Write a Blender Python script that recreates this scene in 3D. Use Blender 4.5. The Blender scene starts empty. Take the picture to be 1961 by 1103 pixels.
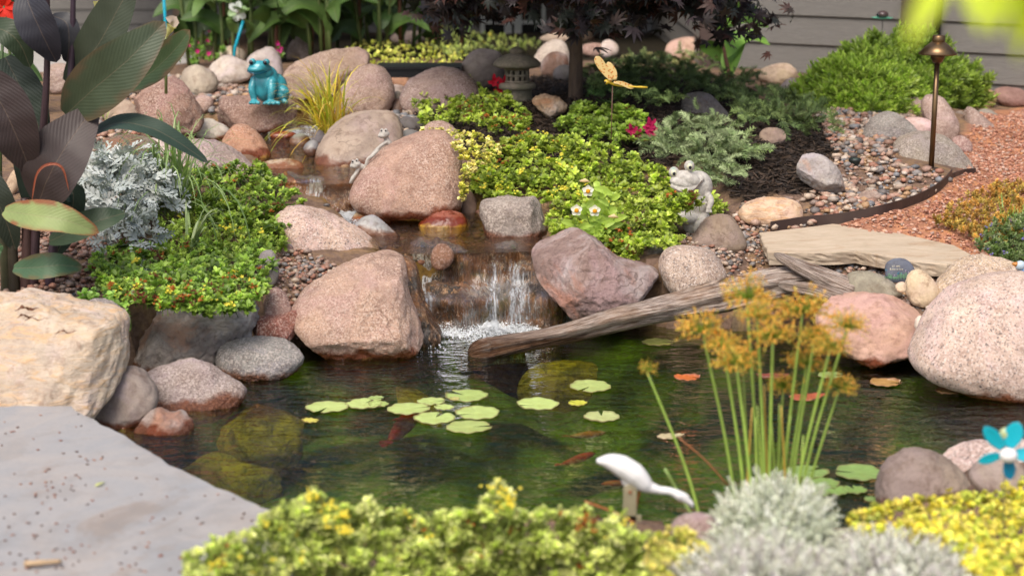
import bpy, bmesh, math, random
import numpy as np
from mathutils import Vector, Matrix
SC = bpy.context.scene
R = math.radians
rng = np.random.default_rng(7)
random.seed(7)

# ------------------------------------------------------------------ camera, sky, sun, exposure
PITCH = R(13.2); FPX = 3200.0; CX, CY = 980.5, 551.5; CH = 1.4
cam_d = bpy.data.cameras.new('camera'); cam = bpy.data.objects.new('camera', cam_d); SC.collection.objects.link(cam)
cam.location = (0, 0, CH); cam.rotation_euler = (R(90) - PITCH, 0, 0)
cam_d.sensor_width = 36; cam_d.lens = FPX / 1961 * 36; cam_d.clip_end = 500; cam_d.clip_start = .05
cam_d.dof.use_dof = True; cam_d.dof.focus_distance = 5.7; cam_d.dof.aperture_fstop = 2.9
SC.camera = cam
W = bpy.data.worlds.new('World'); SC.world = W; W.use_nodes = True
wn = W.node_tree; bg = wn.nodes['Background']
sky = wn.nodes.new('ShaderNodeTexSky'); sky.sky_type = 'NISHITA'; sky.sun_disc = False
SUN_EL, SUN_AZ = 58, 205          # azimuth clockwise from +Y
sky.sun_elevation = R(SUN_EL); sky.sun_rotation = R(SUN_AZ); sky.dust_density = 5; sky.air_density = 1.0
wn.links.new(sky.outputs[0], bg.inputs[0]); bg.inputs[1].default_value = .15
sd = bpy.data.lights.new('sun', 'SUN'); sd.energy = 1.9; sd.angle = R(32); sd.color = (1, .95, .86)
sun = bpy.data.objects.new('sun', sd); SC.collection.objects.link(sun)
dirv = Vector((math.sin(R(SUN_AZ)) * math.cos(R(SUN_EL)), math.cos(R(SUN_AZ)) * math.cos(R(SUN_EL)), math.sin(R(SUN_EL))))
sun.rotation_euler = dirv.to_track_quat('Z', 'Y').to_euler(); sun.location = dirv * 20
vs = SC.view_settings; vs.view_transform = 'Standard'; vs.look = 'None'; vs.gamma = 1; vs.use_curve_mapping = False
vs.exposure = 0.42
SC.cycles.max_bounces = 8; SC.cycles.transparent_max_bounces = 16

# ------------------------------------------------------------------ picture geometry -> world
def ray(px, py):
    x = (np.asarray(px, float) - CX) / FPX; y = -(np.asarray(py, float) - CY) / FPX
    return x, math.cos(PITCH) + y * math.sin(PITCH), -math.sin(PITCH) + y * math.cos(PITCH)
def PY(px, py, Y):
    dx, dy, dz = ray(px, py); t = Y / dy
    return np.stack([dx * t, np.broadcast_to(Y, np.shape(dx * t)) * 1.0, CH + dz * t], -1)
def PZ(px, py, z):
    dx, dy, dz = ray(px, py); t = (z - CH) / dz
    return np.stack([dx * t, dy * t, np.broadcast_to(z, np.shape(dx * t)) * 1.0], -1)

def smooth(a, b, x):
    t = np.clip((x - a) / (b - a), 0, 1); return t * t * (3 - 2 * t)
def vnoise(P, seed=0):
    seed = int(seed * 10); P = np.asarray(P, float); i = np.floor(P).astype(np.int64); f = P - i; f = f * f * (3 - 2 * f)
    def h(a, b, c):
        n = (a * 73856093) ^ (b * 19349663) ^ (c * 83492791) ^ (seed * 2654435761)
        n = (n ^ (n >> 13)) * 1274126177 & 0xffffffff; n = n ^ (n >> 16)
        return (n & 0xffff) / 32767.5 - 1
    r = 0
    for dx in (0, 1):
        for dy in (0, 1):
            for dz in (0, 1):
                w = (f[:, 0] if dx else 1 - f[:, 0]) * (f[:, 1] if dy else 1 - f[:, 1]) * (f[:, 2] if dz else 1 - f[:, 2])
                r = r + w * h(i[:, 0] + dx, i[:, 1] + dy, i[:, 2] + dz)
    return r
def fnoise(P, oct=4, seed=0, gain=.5):
    r = 0; a = 1; P = np.asarray(P, float)
    for k in range(oct): r = r + a * vnoise(P * 2 ** k + 17.3 * k, seed + k); a *= gain
    return r
def inpoly(x, y, poly):
    x = np.asarray(x); y = np.asarray(y); c = np.zeros(x.shape, bool); n = len(poly)
    for i in range(n):
        x1, y1 = poly[i][:2]; x2, y2 = poly[(i + 1) % n][:2]
        k = ((y1 > y) != (y2 > y)) & (x < (x2 - x1) * (y - y1) / (y2 - y1 + 1e-12) + x1); c ^= k
    return c
def sdf(x, y, poly):
    d = np.full(np.shape(x), 1e9); n = len(poly)
    for i in range(n):
        x1, y1 = poly[i][:2]; x2, y2 = poly[(i + 1) % n][:2]
        ex, ey = x2 - x1, y2 - y1; t = np.clip(((x - x1) * ex + (y - y1) * ey) / (ex * ex + ey * ey + 1e-12), 0, 1)
        d = np.minimum(d, np.hypot(x - x1 - t * ex, y - y1 - t * ey))
    return np.where(inpoly(x, y, poly), -d, d)

# ------------------------------------------------------------------ terrain heights
CTL = [(1480,470,.2),(1400,430,.24),(1650,490,.22),(1850,500,.22),(1900,400,.25),(1700,400,.3),(1780,330,.36),(1650,280,.4),
 (1620,230,.42),(1900,300,.3),(1950,220,.3),(1750,215,.4),(1500,170,.45),(1450,135,.42),(1700,150,.4),
 (1450,350,.34),(1400,280,.42),(1300,230,.48),(1100,190,.52),(1250,160,.5),(1000,200,.5),(1040,130,.45),(1200,110,.42),
 (900,330,.36),(1000,390,.27),(1100,300,.42),(1200,400,.32),(1250,480,.22),(1330,440,.26),(960,260,.44),(1140,470,.2),
 (300,560,.2),(400,580,.17),(300,450,.28),(450,400,.3),(450,340,.38),(150,470,.3),(50,540,.27),(50,400,.32),(250,330,.38),
 (350,280,.37),(200,230,.42),(400,230,.36),(100,150,.4),(300,150,.43),(450,190,.43),(600,130,.46),(750,110,.45),(700,190,.43),
 (900,150,.46),(650,230,.38),(800,230,.43),(570,520,.2),(560,640,.05),(500,520,.2),(760,480,.22),(650,450,.24),(600,480,.22),
 (1060,470,.22),(1100,560,.1),(1500,560,.12),(1650,560,.14),(1800,600,.14),(1900,640,.14),(2100,600,.2),(640,400,.28),
 (150,900,.08),(0,1100,.08),(450,1050,.08),(150,700,.08),(250,740,.05),(700,1070,.06),(1000,1100,.08),(1400,1080,.06),(1700,1020,.05),
 (1900,980,.06),(2000,1100,.1),(-200,700,.2),(-200,400,.3),(2200,400,.25),(2200,800,.1),(-300,200,.35),(2300,250,.3),(0,600,.18),(0,772,.07),(100,790,.05),(60,745,.07),(-60,770,.07),(640,690,-.05),(740,670,-.05),(700,640,.0)]
CP = np.array([PZ(a, b, c) for a, b, c in CTL])
CP = np.vstack([CP, [[x, y, z] for x, y, z in [(-6,11,.25),(-3,11,.27),(0,11,.32),(3,11,.3),(6,10,.28),(-8,6,.25),(8,6,.25),(-5,2,.1),(5,2,.12),
 (0,0,.05),(0,16,.2),(-10,16,.2),(10,16,.2),(-3,0,.05),(3,0,.05),(-20,30,.1),(20,30,.1),(-30,0,.1),(30,0,.1),(0,-20,0.)]]])
def wpoly(pts, z): return [tuple(PZ(a, b, z)[:2]) for a, b in pts]
POND = [(560,1060),(380,1030),(200,920),(90,830),(190,720),(290,690),(430,655),(560,664),(700,664),(800,628),(800,590),(860,570),(1010,570),(1130,590),
        (1190,612),(1300,628),(1480,632),(1620,660),(1800,700),(1961,705),(2200,740),(2200,880),(1910,910),(1770,990),(1620,1050),(1400,1055),(1200,1050),(900,1050)]
POOL = [(690,400),(790,395),(900,398),(940,420),(960,440),(1040,462),(1050,478),(900,482),(780,484),(745,476),(700,450),(620,395),(600,380)]
STRM = [(525,346),(620,352),(712,346),(700,322),(620,320),(600,290),(640,240),(620,215),(520,228),(500,238),(380,235),(340,270),(360,290),(470,285),(500,300)]
pondW = wpoly(POND, 0.); poolW = wpoly(POOL, .23); strmW = wpoly(STRM, .34)
def H(x, y):
    x = np.atleast_1d(np.asarray(x, float)); y = np.atleast_1d(np.asarray(y, float)); sh = x.shape; x = x.ravel(); y = y.ravel()
    num = np.zeros(x.size); den = np.zeros(x.size)
    for cx, cy, cz in CP:
        w = 1. / ((x - cx) ** 2 + (y - cy) ** 2 * .8 + .012) ** 1.7; num += w * cz; den += w
    z = num / den
    z += .006 * fnoise(np.stack([x * 6, y * 6, x * 0], -1), 3, 3)
    s = sdf(x, y, pondW); k = smooth(.02, -.3, s); z = z * (1 - k) + k * (-.26 + .09 * fnoise(np.stack([x * 3, y * 3, x * 0], -1), 3, 5))
    z = np.where((s < .0) & (z > -.03), -.03, z)
    for pw, lv in ((poolW, .23), (strmW, .34)):
        s = sdf(x, y, pw); k = smooth(.04, -.05, s); z = z * (1 - k) + k * (lv - .055 + .02 * fnoise(np.stack([x * 14, y * 14, x * 0], -1), 2, 5))
    return z.reshape(sh)
YS = np.arange(2.2, 13.5, .05)
_gx = np.linspace(-4.5, 4.5, 361); _gy = np.linspace(1.8, 13.8, 481)
_HG = H(*np.meshgrid(_gx, _gy))
def Hf(x, y):
    fx = np.clip((np.asarray(x) + 4.5) / 9 * 360, 0, 359.999); fy = np.clip((np.asarray(y) - 1.8) / 12 * 480, 0, 479.999)
    ix = fx.astype(int); iy = fy.astype(int); u = fx - ix; v = fy - iy
    return (_HG[iy, ix] * (1 - u) + _HG[iy, ix + 1] * u) * (1 - v) + (_HG[iy + 1, ix] * (1 - u) + _HG[iy + 1, ix + 1] * u) * v
def G(px, py, off=0.):
    px = np.atleast_1d(np.asarray(px, float)); py = np.atleast_1d(np.asarray(py, float))
    dx, dy, dz = ray(px, py); X = (dx / dy)[:, None] * YS; Z = CH + (dz / dy)[:, None] * YS
    off = np.broadcast_to(off, px.shape)[:, None]
    below = Z < Hf(X, np.broadcast_to(YS, X.shape)) + off
    i = np.argmax(below, 1); i = np.where(below.any(1), i, len(YS) - 1); i0 = np.maximum(i - 1, 0)
    ya, yb = YS[i0].copy(), YS[i].copy()
    for _ in range(8):
        ym = (ya + yb) / 2; b = CH + dz / dy * ym < Hf(dx / dy * ym, ym) + off[:, 0]
        yb = np.where(b, ym, yb); ya = np.where(b, ya, ym)
    return PY(px, py, yb)
def G1(px, py, off=0.): return G([px], [py], off)[0]

# ------------------------------------------------------------------ mesh helpers
def wl(o):
    v = np.zeros(3)
    while o is not None: v = v + np.array(o.location); o = o.parent
    return v
def mk(name, V, Fs, mat, parent=None, org=None, col=None, uv=None, sm=True, color=None, **tags):
    V = np.asarray(V, float).reshape(-1, 3)
    if org is None:
        if parent is not None: org = wl(parent)
        else: org = np.array([(V[:, 0].min() + V[:, 0].max()) / 2, (V[:, 1].min() + V[:, 1].max()) / 2, V[:, 2].min()])
    me = bpy.data.meshes.new(name); Vl = (V - org).astype(np.float32)
    if not isinstance(Fs, list): Fs = [Fs]
    if Fs and isinstance(Fs[0], tuple):
        d = {}
        for f in Fs: d.setdefault(len(f), []).append(f)
        Fs = [np.array(v) for v in d.values()]
    Fs = [np.asarray(f, np.int32) for f in Fs if len(f)]
    me.vertices.add(len(Vl)); me.vertices.foreach_set('co', Vl.ravel())
    li = np.concatenate([f.ravel() for f in Fs]); tot = np.concatenate([np.full(len(f), f.shape[1], np.int32) for f in Fs])
    st = np.concatenate([[0], np.cumsum(tot)[:-1]]).astype(np.int32)
    me.loops.add(len(li)); me.loops.foreach_set('vertex_index', li.astype(np.int32))
    me.polygons.add(len(tot)); me.polygons.foreach_set('loop_start', st); me.polygons.foreach_set('loop_total', tot)
    me.polygons.foreach_set('use_smooth', np.full(len(tot), bool(sm)))
    if col is not None:
        c = np.ones((len(Vl), 4), np.float32); c[:, :3] = np.clip(np.broadcast_to(col, (len(Vl), 3)), 0, 1)
        a = me.color_attributes.new('col', 'FLOAT_COLOR', 'POINT'); a.data.foreach_set('color', c.ravel())
    if uv is not None:
        u = me.uv_layers.new(name='UVMap'); u.data.foreach_set('uv', np.asarray(uv, np.float32)[li].ravel())
    me.update(calc_edges=True); me.validate()
    if mat: me.materials.append(mat)
    o = bpy.data.objects.new(name, me); SC.collection.objects.link(o)
    if parent is not None: o.parent = parent; o.location = org - wl(parent)
    else: o.location = org
    if color is not None: o.color = (*color, 1)
    for k, v in tags.items(): o[{'cat': 'category'}.get(k, k)] = v
    return o
def thing(name, label, cat, org, group=None):
    o = bpy.data.objects.new(name, None); SC.collection.objects.link(o); o.location = tuple(org); o.empty_display_size = .05
    o['label'] = label; o['category'] = cat
    if group: o['group'] = group
    return o
def join(*ms):
    V = []; F = []; n = 0
    for v, f in ms:
        v = np.asarray(v, float); V.append(v); F += [tuple(int(i) + n for i in q) for q in f]; n += len(v)
    return np.vstack(V), F
def tube(pts, rad, n=8, cap=True):
    pts = np.asarray(pts, float); m = len(pts); rad = np.broadcast_to(rad, (m,)); T = np.gradient(pts, axis=0); T /= np.linalg.norm(T, axis=1)[:, None] + 1e-9
    V = []; a = np.arange(n) / n * 2 * math.pi; ref = np.array([0.13, .31, .94]) if abs(T[0][2]) < .9 else np.array([0., 1, .1])
    N = np.cross(T[0], ref); N /= np.linalg.norm(N)
    for i in range(m):
        N = N - T[i] * N.dot(T[i]); N /= np.linalg.norm(N) + 1e-9; B = np.cross(T[i], N)
        V.append(pts[i] + rad[i] * (np.cos(a)[:, None] * N + np.sin(a)[:, None] * B))
    F = [(i * n + j, i * n + (j + 1) % n, (i + 1) * n + (j + 1) % n, (i + 1) * n + j) for i in range(m - 1) for j in range(n)]
    if cap: F += [tuple(range(n))[::-1], tuple((m - 1) * n + j for j in range(n))]
    return np.vstack(V), F
def curve(pts, n=12):
    pts = np.asarray(pts, float); m = len(pts); P = np.vstack([2 * pts[0] - pts[1], pts, 2 * pts[-1] - pts[-2]]); out = []
    for s in np.linspace(0, m - 1, n):
        i = min(int(s), m - 2); t = s - i; a, b, c, d = P[i], P[i + 1], P[i + 2], P[i + 3]
        out.append(.5 * (2 * b + (c - a) * t + (2 * a - 5 * b + 4 * c - d) * t * t + (3 * b - a - 3 * c + d) * t ** 3))
    return np.array(out)
def lathe(prof, c, n=24):
    V = []; a = np.arange(n) / n * 2 * math.pi
    for r, z in prof: V.append(np.stack([c[0] + r * np.cos(a), c[1] + r * np.sin(a), np.full(n, c[2] + z)], -1))
    m = len(prof); F = [(i * n + j, i * n + (j + 1) % n, (i + 1) * n + (j + 1) % n, (i + 1) * n + j) for i in range(m - 1) for j in range(n)]
    F += [tuple(range(n))[::-1], tuple((m - 1) * n + j for j in range(n))]
    return np.vstack(V), F
def box(c, s, rz=0.):
    V = np.array([[x, y, z] for x in (-.5, .5) for y in (-.5, .5) for z in (-.5, .5)]) * s
    M = np.array([[math.cos(rz), -math.sin(rz), 0], [math.sin(rz), math.cos(rz), 0], [0, 0, 1]])
    return V @ M.T + c, [(0, 1, 3, 2), (4, 6, 7, 5), (0, 4, 5, 1), (2, 3, 7, 6), (0, 2, 6, 4), (1, 5, 7, 3)]
_ico = {}
def ico(s):
    if s not in _ico:
        bm = bmesh.new(); bmesh.ops.create_icosphere(bm, subdivisions=s, radius=1)
        _ico[s] = (np.array([v.co[:] for v in bm.verts]), np.array([[v.index for v in f.verts] for f in bm.faces])); bm.free()
    return _ico[s]
def ell(c, r, s=3, rot=None):
    V, F = ico(s); V = V * r
    if rot is not None: V = V @ np.array(Matrix.Rotation(R(rot[0]), 3, 'X') @ Matrix.Rotation(R(rot[1]), 3, 'Y') @ Matrix.Rotation(R(rot[2]), 3, 'Z')).T
    return V + c, [tuple(f) for f in F]
def fig(px, py, Y):
    """frame of a figure: local units are photo pixels at that distance"""
    o = PY(px, py, Y); s = (PY(px + 1, py, Y)[0] - o[0]); return o, s

# ------------------------------------------------------------------ materials
def lin(h):
    h = h.lstrip('#'); c = [int(h[i:i + 2], 16) / 255 for i in (0, 2, 4)]
    return tuple(x / 12.92 if x < .04045 else ((x + .055) / 1.055) ** 2.4 for x in c)
class NT:
    def __init__(s, name):
        s.m = bpy.data.materials.new(name); s.m.use_nodes = True; s.t = s.m.node_tree; s.b = s.t.nodes['Principled BSDF']; s.out = s.t.nodes['Material Output']
    def n(s, typ, **kw):
        x = s.t.nodes.new('ShaderNode' + typ)
        for k, v in kw.items():
            if k.startswith('i_'):
                k = k[2:]; k = int(k) if k.isdigit() else k.replace('_', ' ')
                s.set(x.inputs[k], v)
            else: setattr(x, k, v)
        return x
    def set(s, inp, v):
        if isinstance(v, bpy.types.NodeSocket): s.t.links.new(v, inp)
        elif isinstance(v, tuple) and len(v) == 3 and inp.type == 'RGBA': inp.default_value = (*v, 1)
        else: inp.default_value = v
    def mix(s, f, a, b, mode='MIX'):
        x = s.n('MixRGB', blend_type=mode); s.set(x.inputs[0], f); s.set(x.inputs[1], a); s.set(x.inputs[2], b); return x.outputs[0]
    def noise(s, scale, detail=4, rough=.6, vec=None, dist=0):
        x = s.n('TexNoise'); x.inputs['Scale'].default_value = scale; x.inputs['Detail'].default_value = detail; x.inputs['Roughness'].default_value = rough
        x.inputs['Distortion'].default_value = dist
        if vec is not None: s.t.links.new(vec, x.inputs['Vector'])
        return x.outputs['Fac']
    def vor(s, scale, vec=None, out='Distance', feat='F1'):
        x = s.n('TexVoronoi', feature=feat); x.inputs['Scale'].default_value = scale
        if vec is not None: s.t.links.new(vec, x.inputs['Vector'])
        return x.outputs[out]
    def rng(s, v, a, b, c=0., d=1.):
        x = s.n('MapRange'); s.set(x.inputs[0], v); x.inputs[1].default_value = a; x.inputs[2].default_value = b; x.inputs[3].default_value = c; x.inputs[4].default_value = d; return x.outputs[0]
    def math(s, op, a, b=0.):
        x = s.n('Math', operation=op); s.set(x.inputs[0], a); s.set(x.inputs[1], b); return x.outputs[0]
    def obj(s): return s.n('TexCoord').outputs['Object']
    def map(s, vec, scale): x = s.n('Mapping'); s.t.links.new(vec, x.inputs[0]); x.inputs['Scale'].default_value = scale; return x.outputs[0]
    def bump(s, h, dist, strength=1.):
        x = s.n('Bump'); x.inputs['Distance'].default_value = dist; x.inputs['Strength'].default_value = strength; s.t.links.new(h, x.inputs['Height']); return x.outputs[0]
    def fin(s, col, rough=.6, nrm=None, spec=.5, metal=0.):
        s.set(s.b.inputs['Base Color'], col); s.set(s.b.inputs['Roughness'], rough); s.b.inputs['Specular IOR Level'].default_value = spec
        s.b.inputs['Metallic'].default_value = metal
        if nrm is not None: s.t.links.new(nrm, s.b.inputs['Normal'])
        return s.m
_rm = {}
def rockmat(kind='granite', wl=None):
    """object colour = stone colour; wl = level of the water that stains and wets the stone"""
    k = (kind, wl)
    if k in _rm: return _rm[k]
    s = NT('stone_' + kind + ('' if wl is None else '_wet')); oi = s.n('ObjectInfo'); base = oi.outputs['Color']
    add = s.n('VectorMath', operation='ADD'); s.t.links.new(s.obj(), add.inputs[0])
    cmb = s.n('CombineXYZ'); 
    for i in range(3): s.t.links.new(s.math('MULTIPLY', oi.outputs['Random'], 37. + 11 * i), cmb.inputs[i])
    s.t.links.new(cmb.outputs[0], add.inputs[1]); v = add.outputs[0]
    big = s.noise(5, 6, .65, v, .9)
    c = s.mix(s.rng(big, .35, .7), s.mix(1., base, (.62, .58, .56), 'MULTIPLY'), s.mix(1., base, (1.2, 1.18, 1.1), 'MULTIPLY')); c = s.mix(s.rng(s.noise(3.2, 5, .6, v, 1.4), .53, .66, 0, .6), c, s.mix(1., base, (.84, .78, .66), 'MULTIPLY')); c = s.mix(s.rng(s.noise(4.1, 6, .65, v, 1.), .5, .62, 0, .6), c, s.mix(1., base, (1.0, .93, 1.05), 'MULTIPLY'))
    med = s.noise(28, 6, .7, v, .3)
    c = s.mix(s.rng(med, .5, .68, 0, .75), c, s.mix(1., base, (.48, .38, .33), 'MULTIPLY'))
    base2 = base
    if kind == 'granite':
        f1 = s.noise(210, 3, .7, v); f2 = s.vor(260, v); f3 = s.noise(140, 2, .6, v)
        lo = s.rng(s.noise(6, 4, .6, v, .5), .35, .65, .35, 1.); c = s.mix(s.math('MULTIPLY', s.rng(f1, .5, .58, 0, .85), lo), c, s.mix(1., base, (.36, .29, .26), 'MULTIPLY'))
        c = s.mix(s.math('MULTIPLY', s.rng(f3, .5, .6, 0, .7), lo), c, s.mix(.5, base, (.78, .66, .56)))
        c = s.mix(s.rng(f2, .22, .1, 0, .5), c, (.07, .06, .06)); h = s.mix(.5, med, f1); bd = .010
    elif kind == 'speckle':     # coarse pale granite with black flecks
        f2 = s.noise(130, 3, .75, v); f3 = s.noise(110, 3, .6, v)
        c = s.mix(s.rng(f3, .5, .66, 0, .5), c, s.mix(.5, base, (.80, .70, .62)))
        c = s.mix(s.rng(f2, .55, .62, 0, .9), c, (.10, .08, .075)); c = s.mix(s.rng(s.noise(150, 2, .7, v), .58, .64, 0, .6), c, (.72, .64, .58)); h = s.mix(.5, med, f2); bd = .006
    elif kind == 'layered':
        vm = s.map(v, (1, 1, 5)); l1 = s.noise(12, 6, .65, vm, 1.2)
        c = s.mix(s.rng(l1, .5, .66), c, s.mix(1., base, (.92, .72, .5), 'MULTIPLY'))
        c = s.mix(s.rng(s.noise(45, 4, .7, vm, .5), .58, .7, 0, .7), c, s.mix(1., base, (.4, .27, .17), 'MULTIPLY')); h = s.mix(.5, l1, med); bd = .014
    elif kind == 'rugged':
        f1 = s.noise(60, 5, .75, v, .5)
        c = s.mix(s.rng(f1, .52, .68, 0, .7), c, s.mix(1., base, (.35, .28, .24), 'MULTIPLY'))
        c = s.mix(s.rng(big, .5, .68, 0, .65), c, s.mix(.6, base, (.60, .58, .58))); c = s.mix(s.rng(s.noise(4.5, 5, .65, v, .8), .54, .66, 0, .7), c, s.mix(1., base, (1.15, .72, .5), 'MULTIPLY')); h = s.mix(.45, f1, big); bd = .022
    else:                       # smooth river stone
        f1 = s.noise(170, 3, .6, v); c = s.mix(s.rng(f1, .5, .7, 0, .35), c, s.mix(1., base, (.45, .42, .4), 'MULTIPLY')); h = s.mix(.4, med, f1); bd = .003
    ed = s.vor(2.6, s.map(s.mix(.12, v, s.n('TexNoise', i_Scale=6.).outputs[1]), (1, 1, 1.6)), 'Distance', 'DISTANCE_TO_EDGE'); crk = s.math('MULTIPLY', s.rng(ed, .012, .003), s.rng(s.noise(4, 3, .5, v), .5, .6))
    c = s.mix(s.math('MULTIPLY', crk, .55), c, s.mix(1., base, (.3, .24, .2), 'MULTIPLY'))
    lich = s.rng(s.noise(9, 6, .75, v, .4), .66, .72, 0, .3); c = s.mix(lich, c, (.42, .40, .33))
    rough = .75
    if wl is not None:
        g = s.n('NewGeometry'); sep = s.n('SeparateXYZ'); s.t.links.new(g.outputs['Position'], sep.inputs[0])
        z = s.math('ADD', sep.outputs[2], s.rng(s.noise(9, 4, .6, v), .3, .7, -.022, .022))
        stain = s.rng(z, wl + .032, wl + .014); alg = s.rng(z, wl - .012, wl - .05)
        c = s.mix(s.math('MULTIPLY', stain, .95), c, s.mix(1., c, (.40, .16, .07), 'MULTIPLY'))
        mossc = s.mix(s.rng(s.noise(22, 6, .75, v, .8), .32, .56), (.12, .12, .01), (.80, .54, .045)); c = s.mix(s.math('MULTIPLY', alg, .85), c, mossc)
        rough = s.rng(z, wl + .05, wl + .02, .72, .18)
    _rm[k] = s.fin(c, rough, s.bump(h, bd), .4); return _rm[k]
def leafmat(name, rough=.45, trans=.25, var=.25, spec=.45):
    s = NT(name); a = s.n('Attribute', attribute_name='col').outputs['Color']; nz = s.noise(60, 2, .5, s.obj())
    c = s.mix(s.rng(nz, .3, .7, 0, var), a, s.mix(1., a, (.55, .6, .5), 'MULTIPLY')); s.fin(c, rough, None, spec)
    if trans:
        tr = s.n('BsdfTranslucent'); s.set(tr.inputs[0], s.mix(1., c, (1.3, 1.4, .7), 'MULTIPLY')); mx = s.n('MixShader'); mx.inputs[0].default_value = trans
        s.t.links.new(s.b.outputs[0], mx.inputs[1]); s.t.links.new(tr.outputs[0], mx.inputs[2]); s.t.links.new(mx.outputs[0], s.out.inputs[0])
    return s.m
def attrmat(name, rough=.7, spec=.35, nscale=90, amt=.35, bd=.002):
    s = NT(name); a = s.n('Attribute', attribute_name='col').outputs['Color']; nz = s.noise(nscale, 4, .65, s.obj())
    return s.fin(s.mix(s.rng(nz, .35, .7, 0, amt), a, s.mix(1., a, (.4, .38, .36), 'MULTIPLY')), rough, s.bump(nz, bd), spec)
def plain(name, c, rough=.5, metal=0., spec=.5, ns=40, amt=.3, bd=.001):
    s = NT(name); nz = s.noise(ns, 5, .65, s.obj()); c2 = tuple(x * .55 for x in c)
    return s.fin(s.mix(s.rng(nz, .4, .75, 0, amt), c, c2), s.rng(nz, .3, .7, max(rough - .1, .05), rough + .1), s.bump(nz, bd), spec, metal)
M_leaf = leafmat('leaf'); M_silver = leafmat('silver_leaf', .8, .1, .15, .15); M_petal = leafmat('petal', .6, .3, .08, .2)
M_mass = attrmat('soil_mix'); M_peb = attrmat('pebbles', .55, .4, 120, .4, .001)
M_wood = None
# ------------------------------------------------------------------ ground
def zonew(pts): return [tuple(G1(a, b)[:2]) for a, b in pts]
Z_MULCH = [(770,205),(900,178),(1000,150),(1100,135),(1300,130),(1400,170),(1580,240),(1612,285),(1585,330),(1560,372),(1440,395),(1400,380),(1385,330),(1330,300),(1200,330),(1000,330),(850,300),(800,260)]
Z_RED = [(1470,440),(1600,440),(1740,398),(1815,352),(1840,335),(1840,270),(1860,240),(1870,215),(1961,205),(2300,200),(2300,560),(1961,500),(1850,492),(1700,470)]
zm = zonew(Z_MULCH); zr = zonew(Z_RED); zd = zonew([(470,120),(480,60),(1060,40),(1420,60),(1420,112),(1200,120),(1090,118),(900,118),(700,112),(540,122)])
gx = np.concatenate([[-90, -60, -40, -25, -15, -10, -7, -5.5], np.arange(-4.5, 4.501, .03), [5.5, 7, 10, 15, 25, 40, 60, 90]])
gy = np.concatenate([[-60, -30, -15, -8, -4, -1, .5, 1.3], np.arange(1.8, 11.5, .03), [12, 13, 14, 16, 20, 28, 40, 60, 100]])
X, Yg = np.meshgrid(gx, gy); Zg = H(X.ravel(), Yg.ravel()); xf, yf = X.ravel(), Yg.ravel()
colg = np.tile(np.array([.2, .13, .095]), (xf.size, 1)); nz = fnoise(np.stack([xf * 9, yf * 9, xf * 0], -1), 3, 9)[:, None] * .04
km = smooth(.03, -.03, sdf(xf, yf, zm) + nz[:, 0])[:, None]; colg = colg * (1 - km) + km * np.array([.018, .012, .009])
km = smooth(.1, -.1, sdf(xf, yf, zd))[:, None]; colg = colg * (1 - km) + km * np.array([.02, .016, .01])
kr = smooth(.02, -.02, sdf(xf, yf, zr) + nz[:, 0] * .3)[:, None]; colg = colg * (1 - kr) + kr * np.array([.42, .2, .125])
kp = smooth(-.01, -.1, sdf(xf, yf, pondW))[:, None]; mo = smooth(-.1, .5, fnoise(np.stack([xf * 4, yf * 4, xf * 0], -1), 3, 33) + .5 * smooth(.9, .2, np.hypot(xf - .45, yf - 4.1)))[:, None]; colg = colg * (1 - kp) + kp * (np.array([.018, .038, .005]) * (1 - mo) + mo * np.array([.16, .24, .012]))
for w_, c_ in ((poolW, (.16, .1, .03)), (strmW, (.2, .12, .05))):
    kp = smooth(.05, 0, sdf(xf, yf, w_))[:, None]; colg = colg * (1 - kp) + kp * np.array(c_)
nx, ny = len(gx), len(gy); idx = np.arange(nx * ny).reshape(ny, nx)
Fg = np.stack([idx[:-1, :-1], idx[:-1, 1:], idx[1:, 1:], idx[1:, :-1]], -1).reshape(-1, 4)
sG = NT('ground_soil'); at = sG.n('Attribute', attribute_name='col').outputs['Color']; nn = sG.noise(55, 6, .7, sG.obj()); n2 = sG.noise(9, 5, .7, sG.obj(), 1)
cc = sG.mix(sG.rng(nn, .4, .65, 0, .7), at, sG.mix(1., at, (.35, .32, .3), 'MULTIPLY')); cc = sG.mix(sG.rng(n2, .45, .7, 0, .6), cc, sG.mix(1., at, (1.9, 1.8, 1.1), 'MULTIPLY'))
sG.fin(cc, .85, sG.bump(nn, .01), .2)
mk('ground', np.stack([xf, yf, Zg], -1), Fg, sG.m, col=colg, org=np.zeros(3), kind='structure')
# concrete patio behind the bed on the left
sP = plain('concrete', (.40, .38, .36), .8, ns=12, amt=.35); 
Vp, Fp = box(np.array([-4.6, 12.2, .27]), np.array([6.2, 3.4, .1])); mk('patio', Vp, Fp, sP, sm=False, kind='structure')

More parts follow.
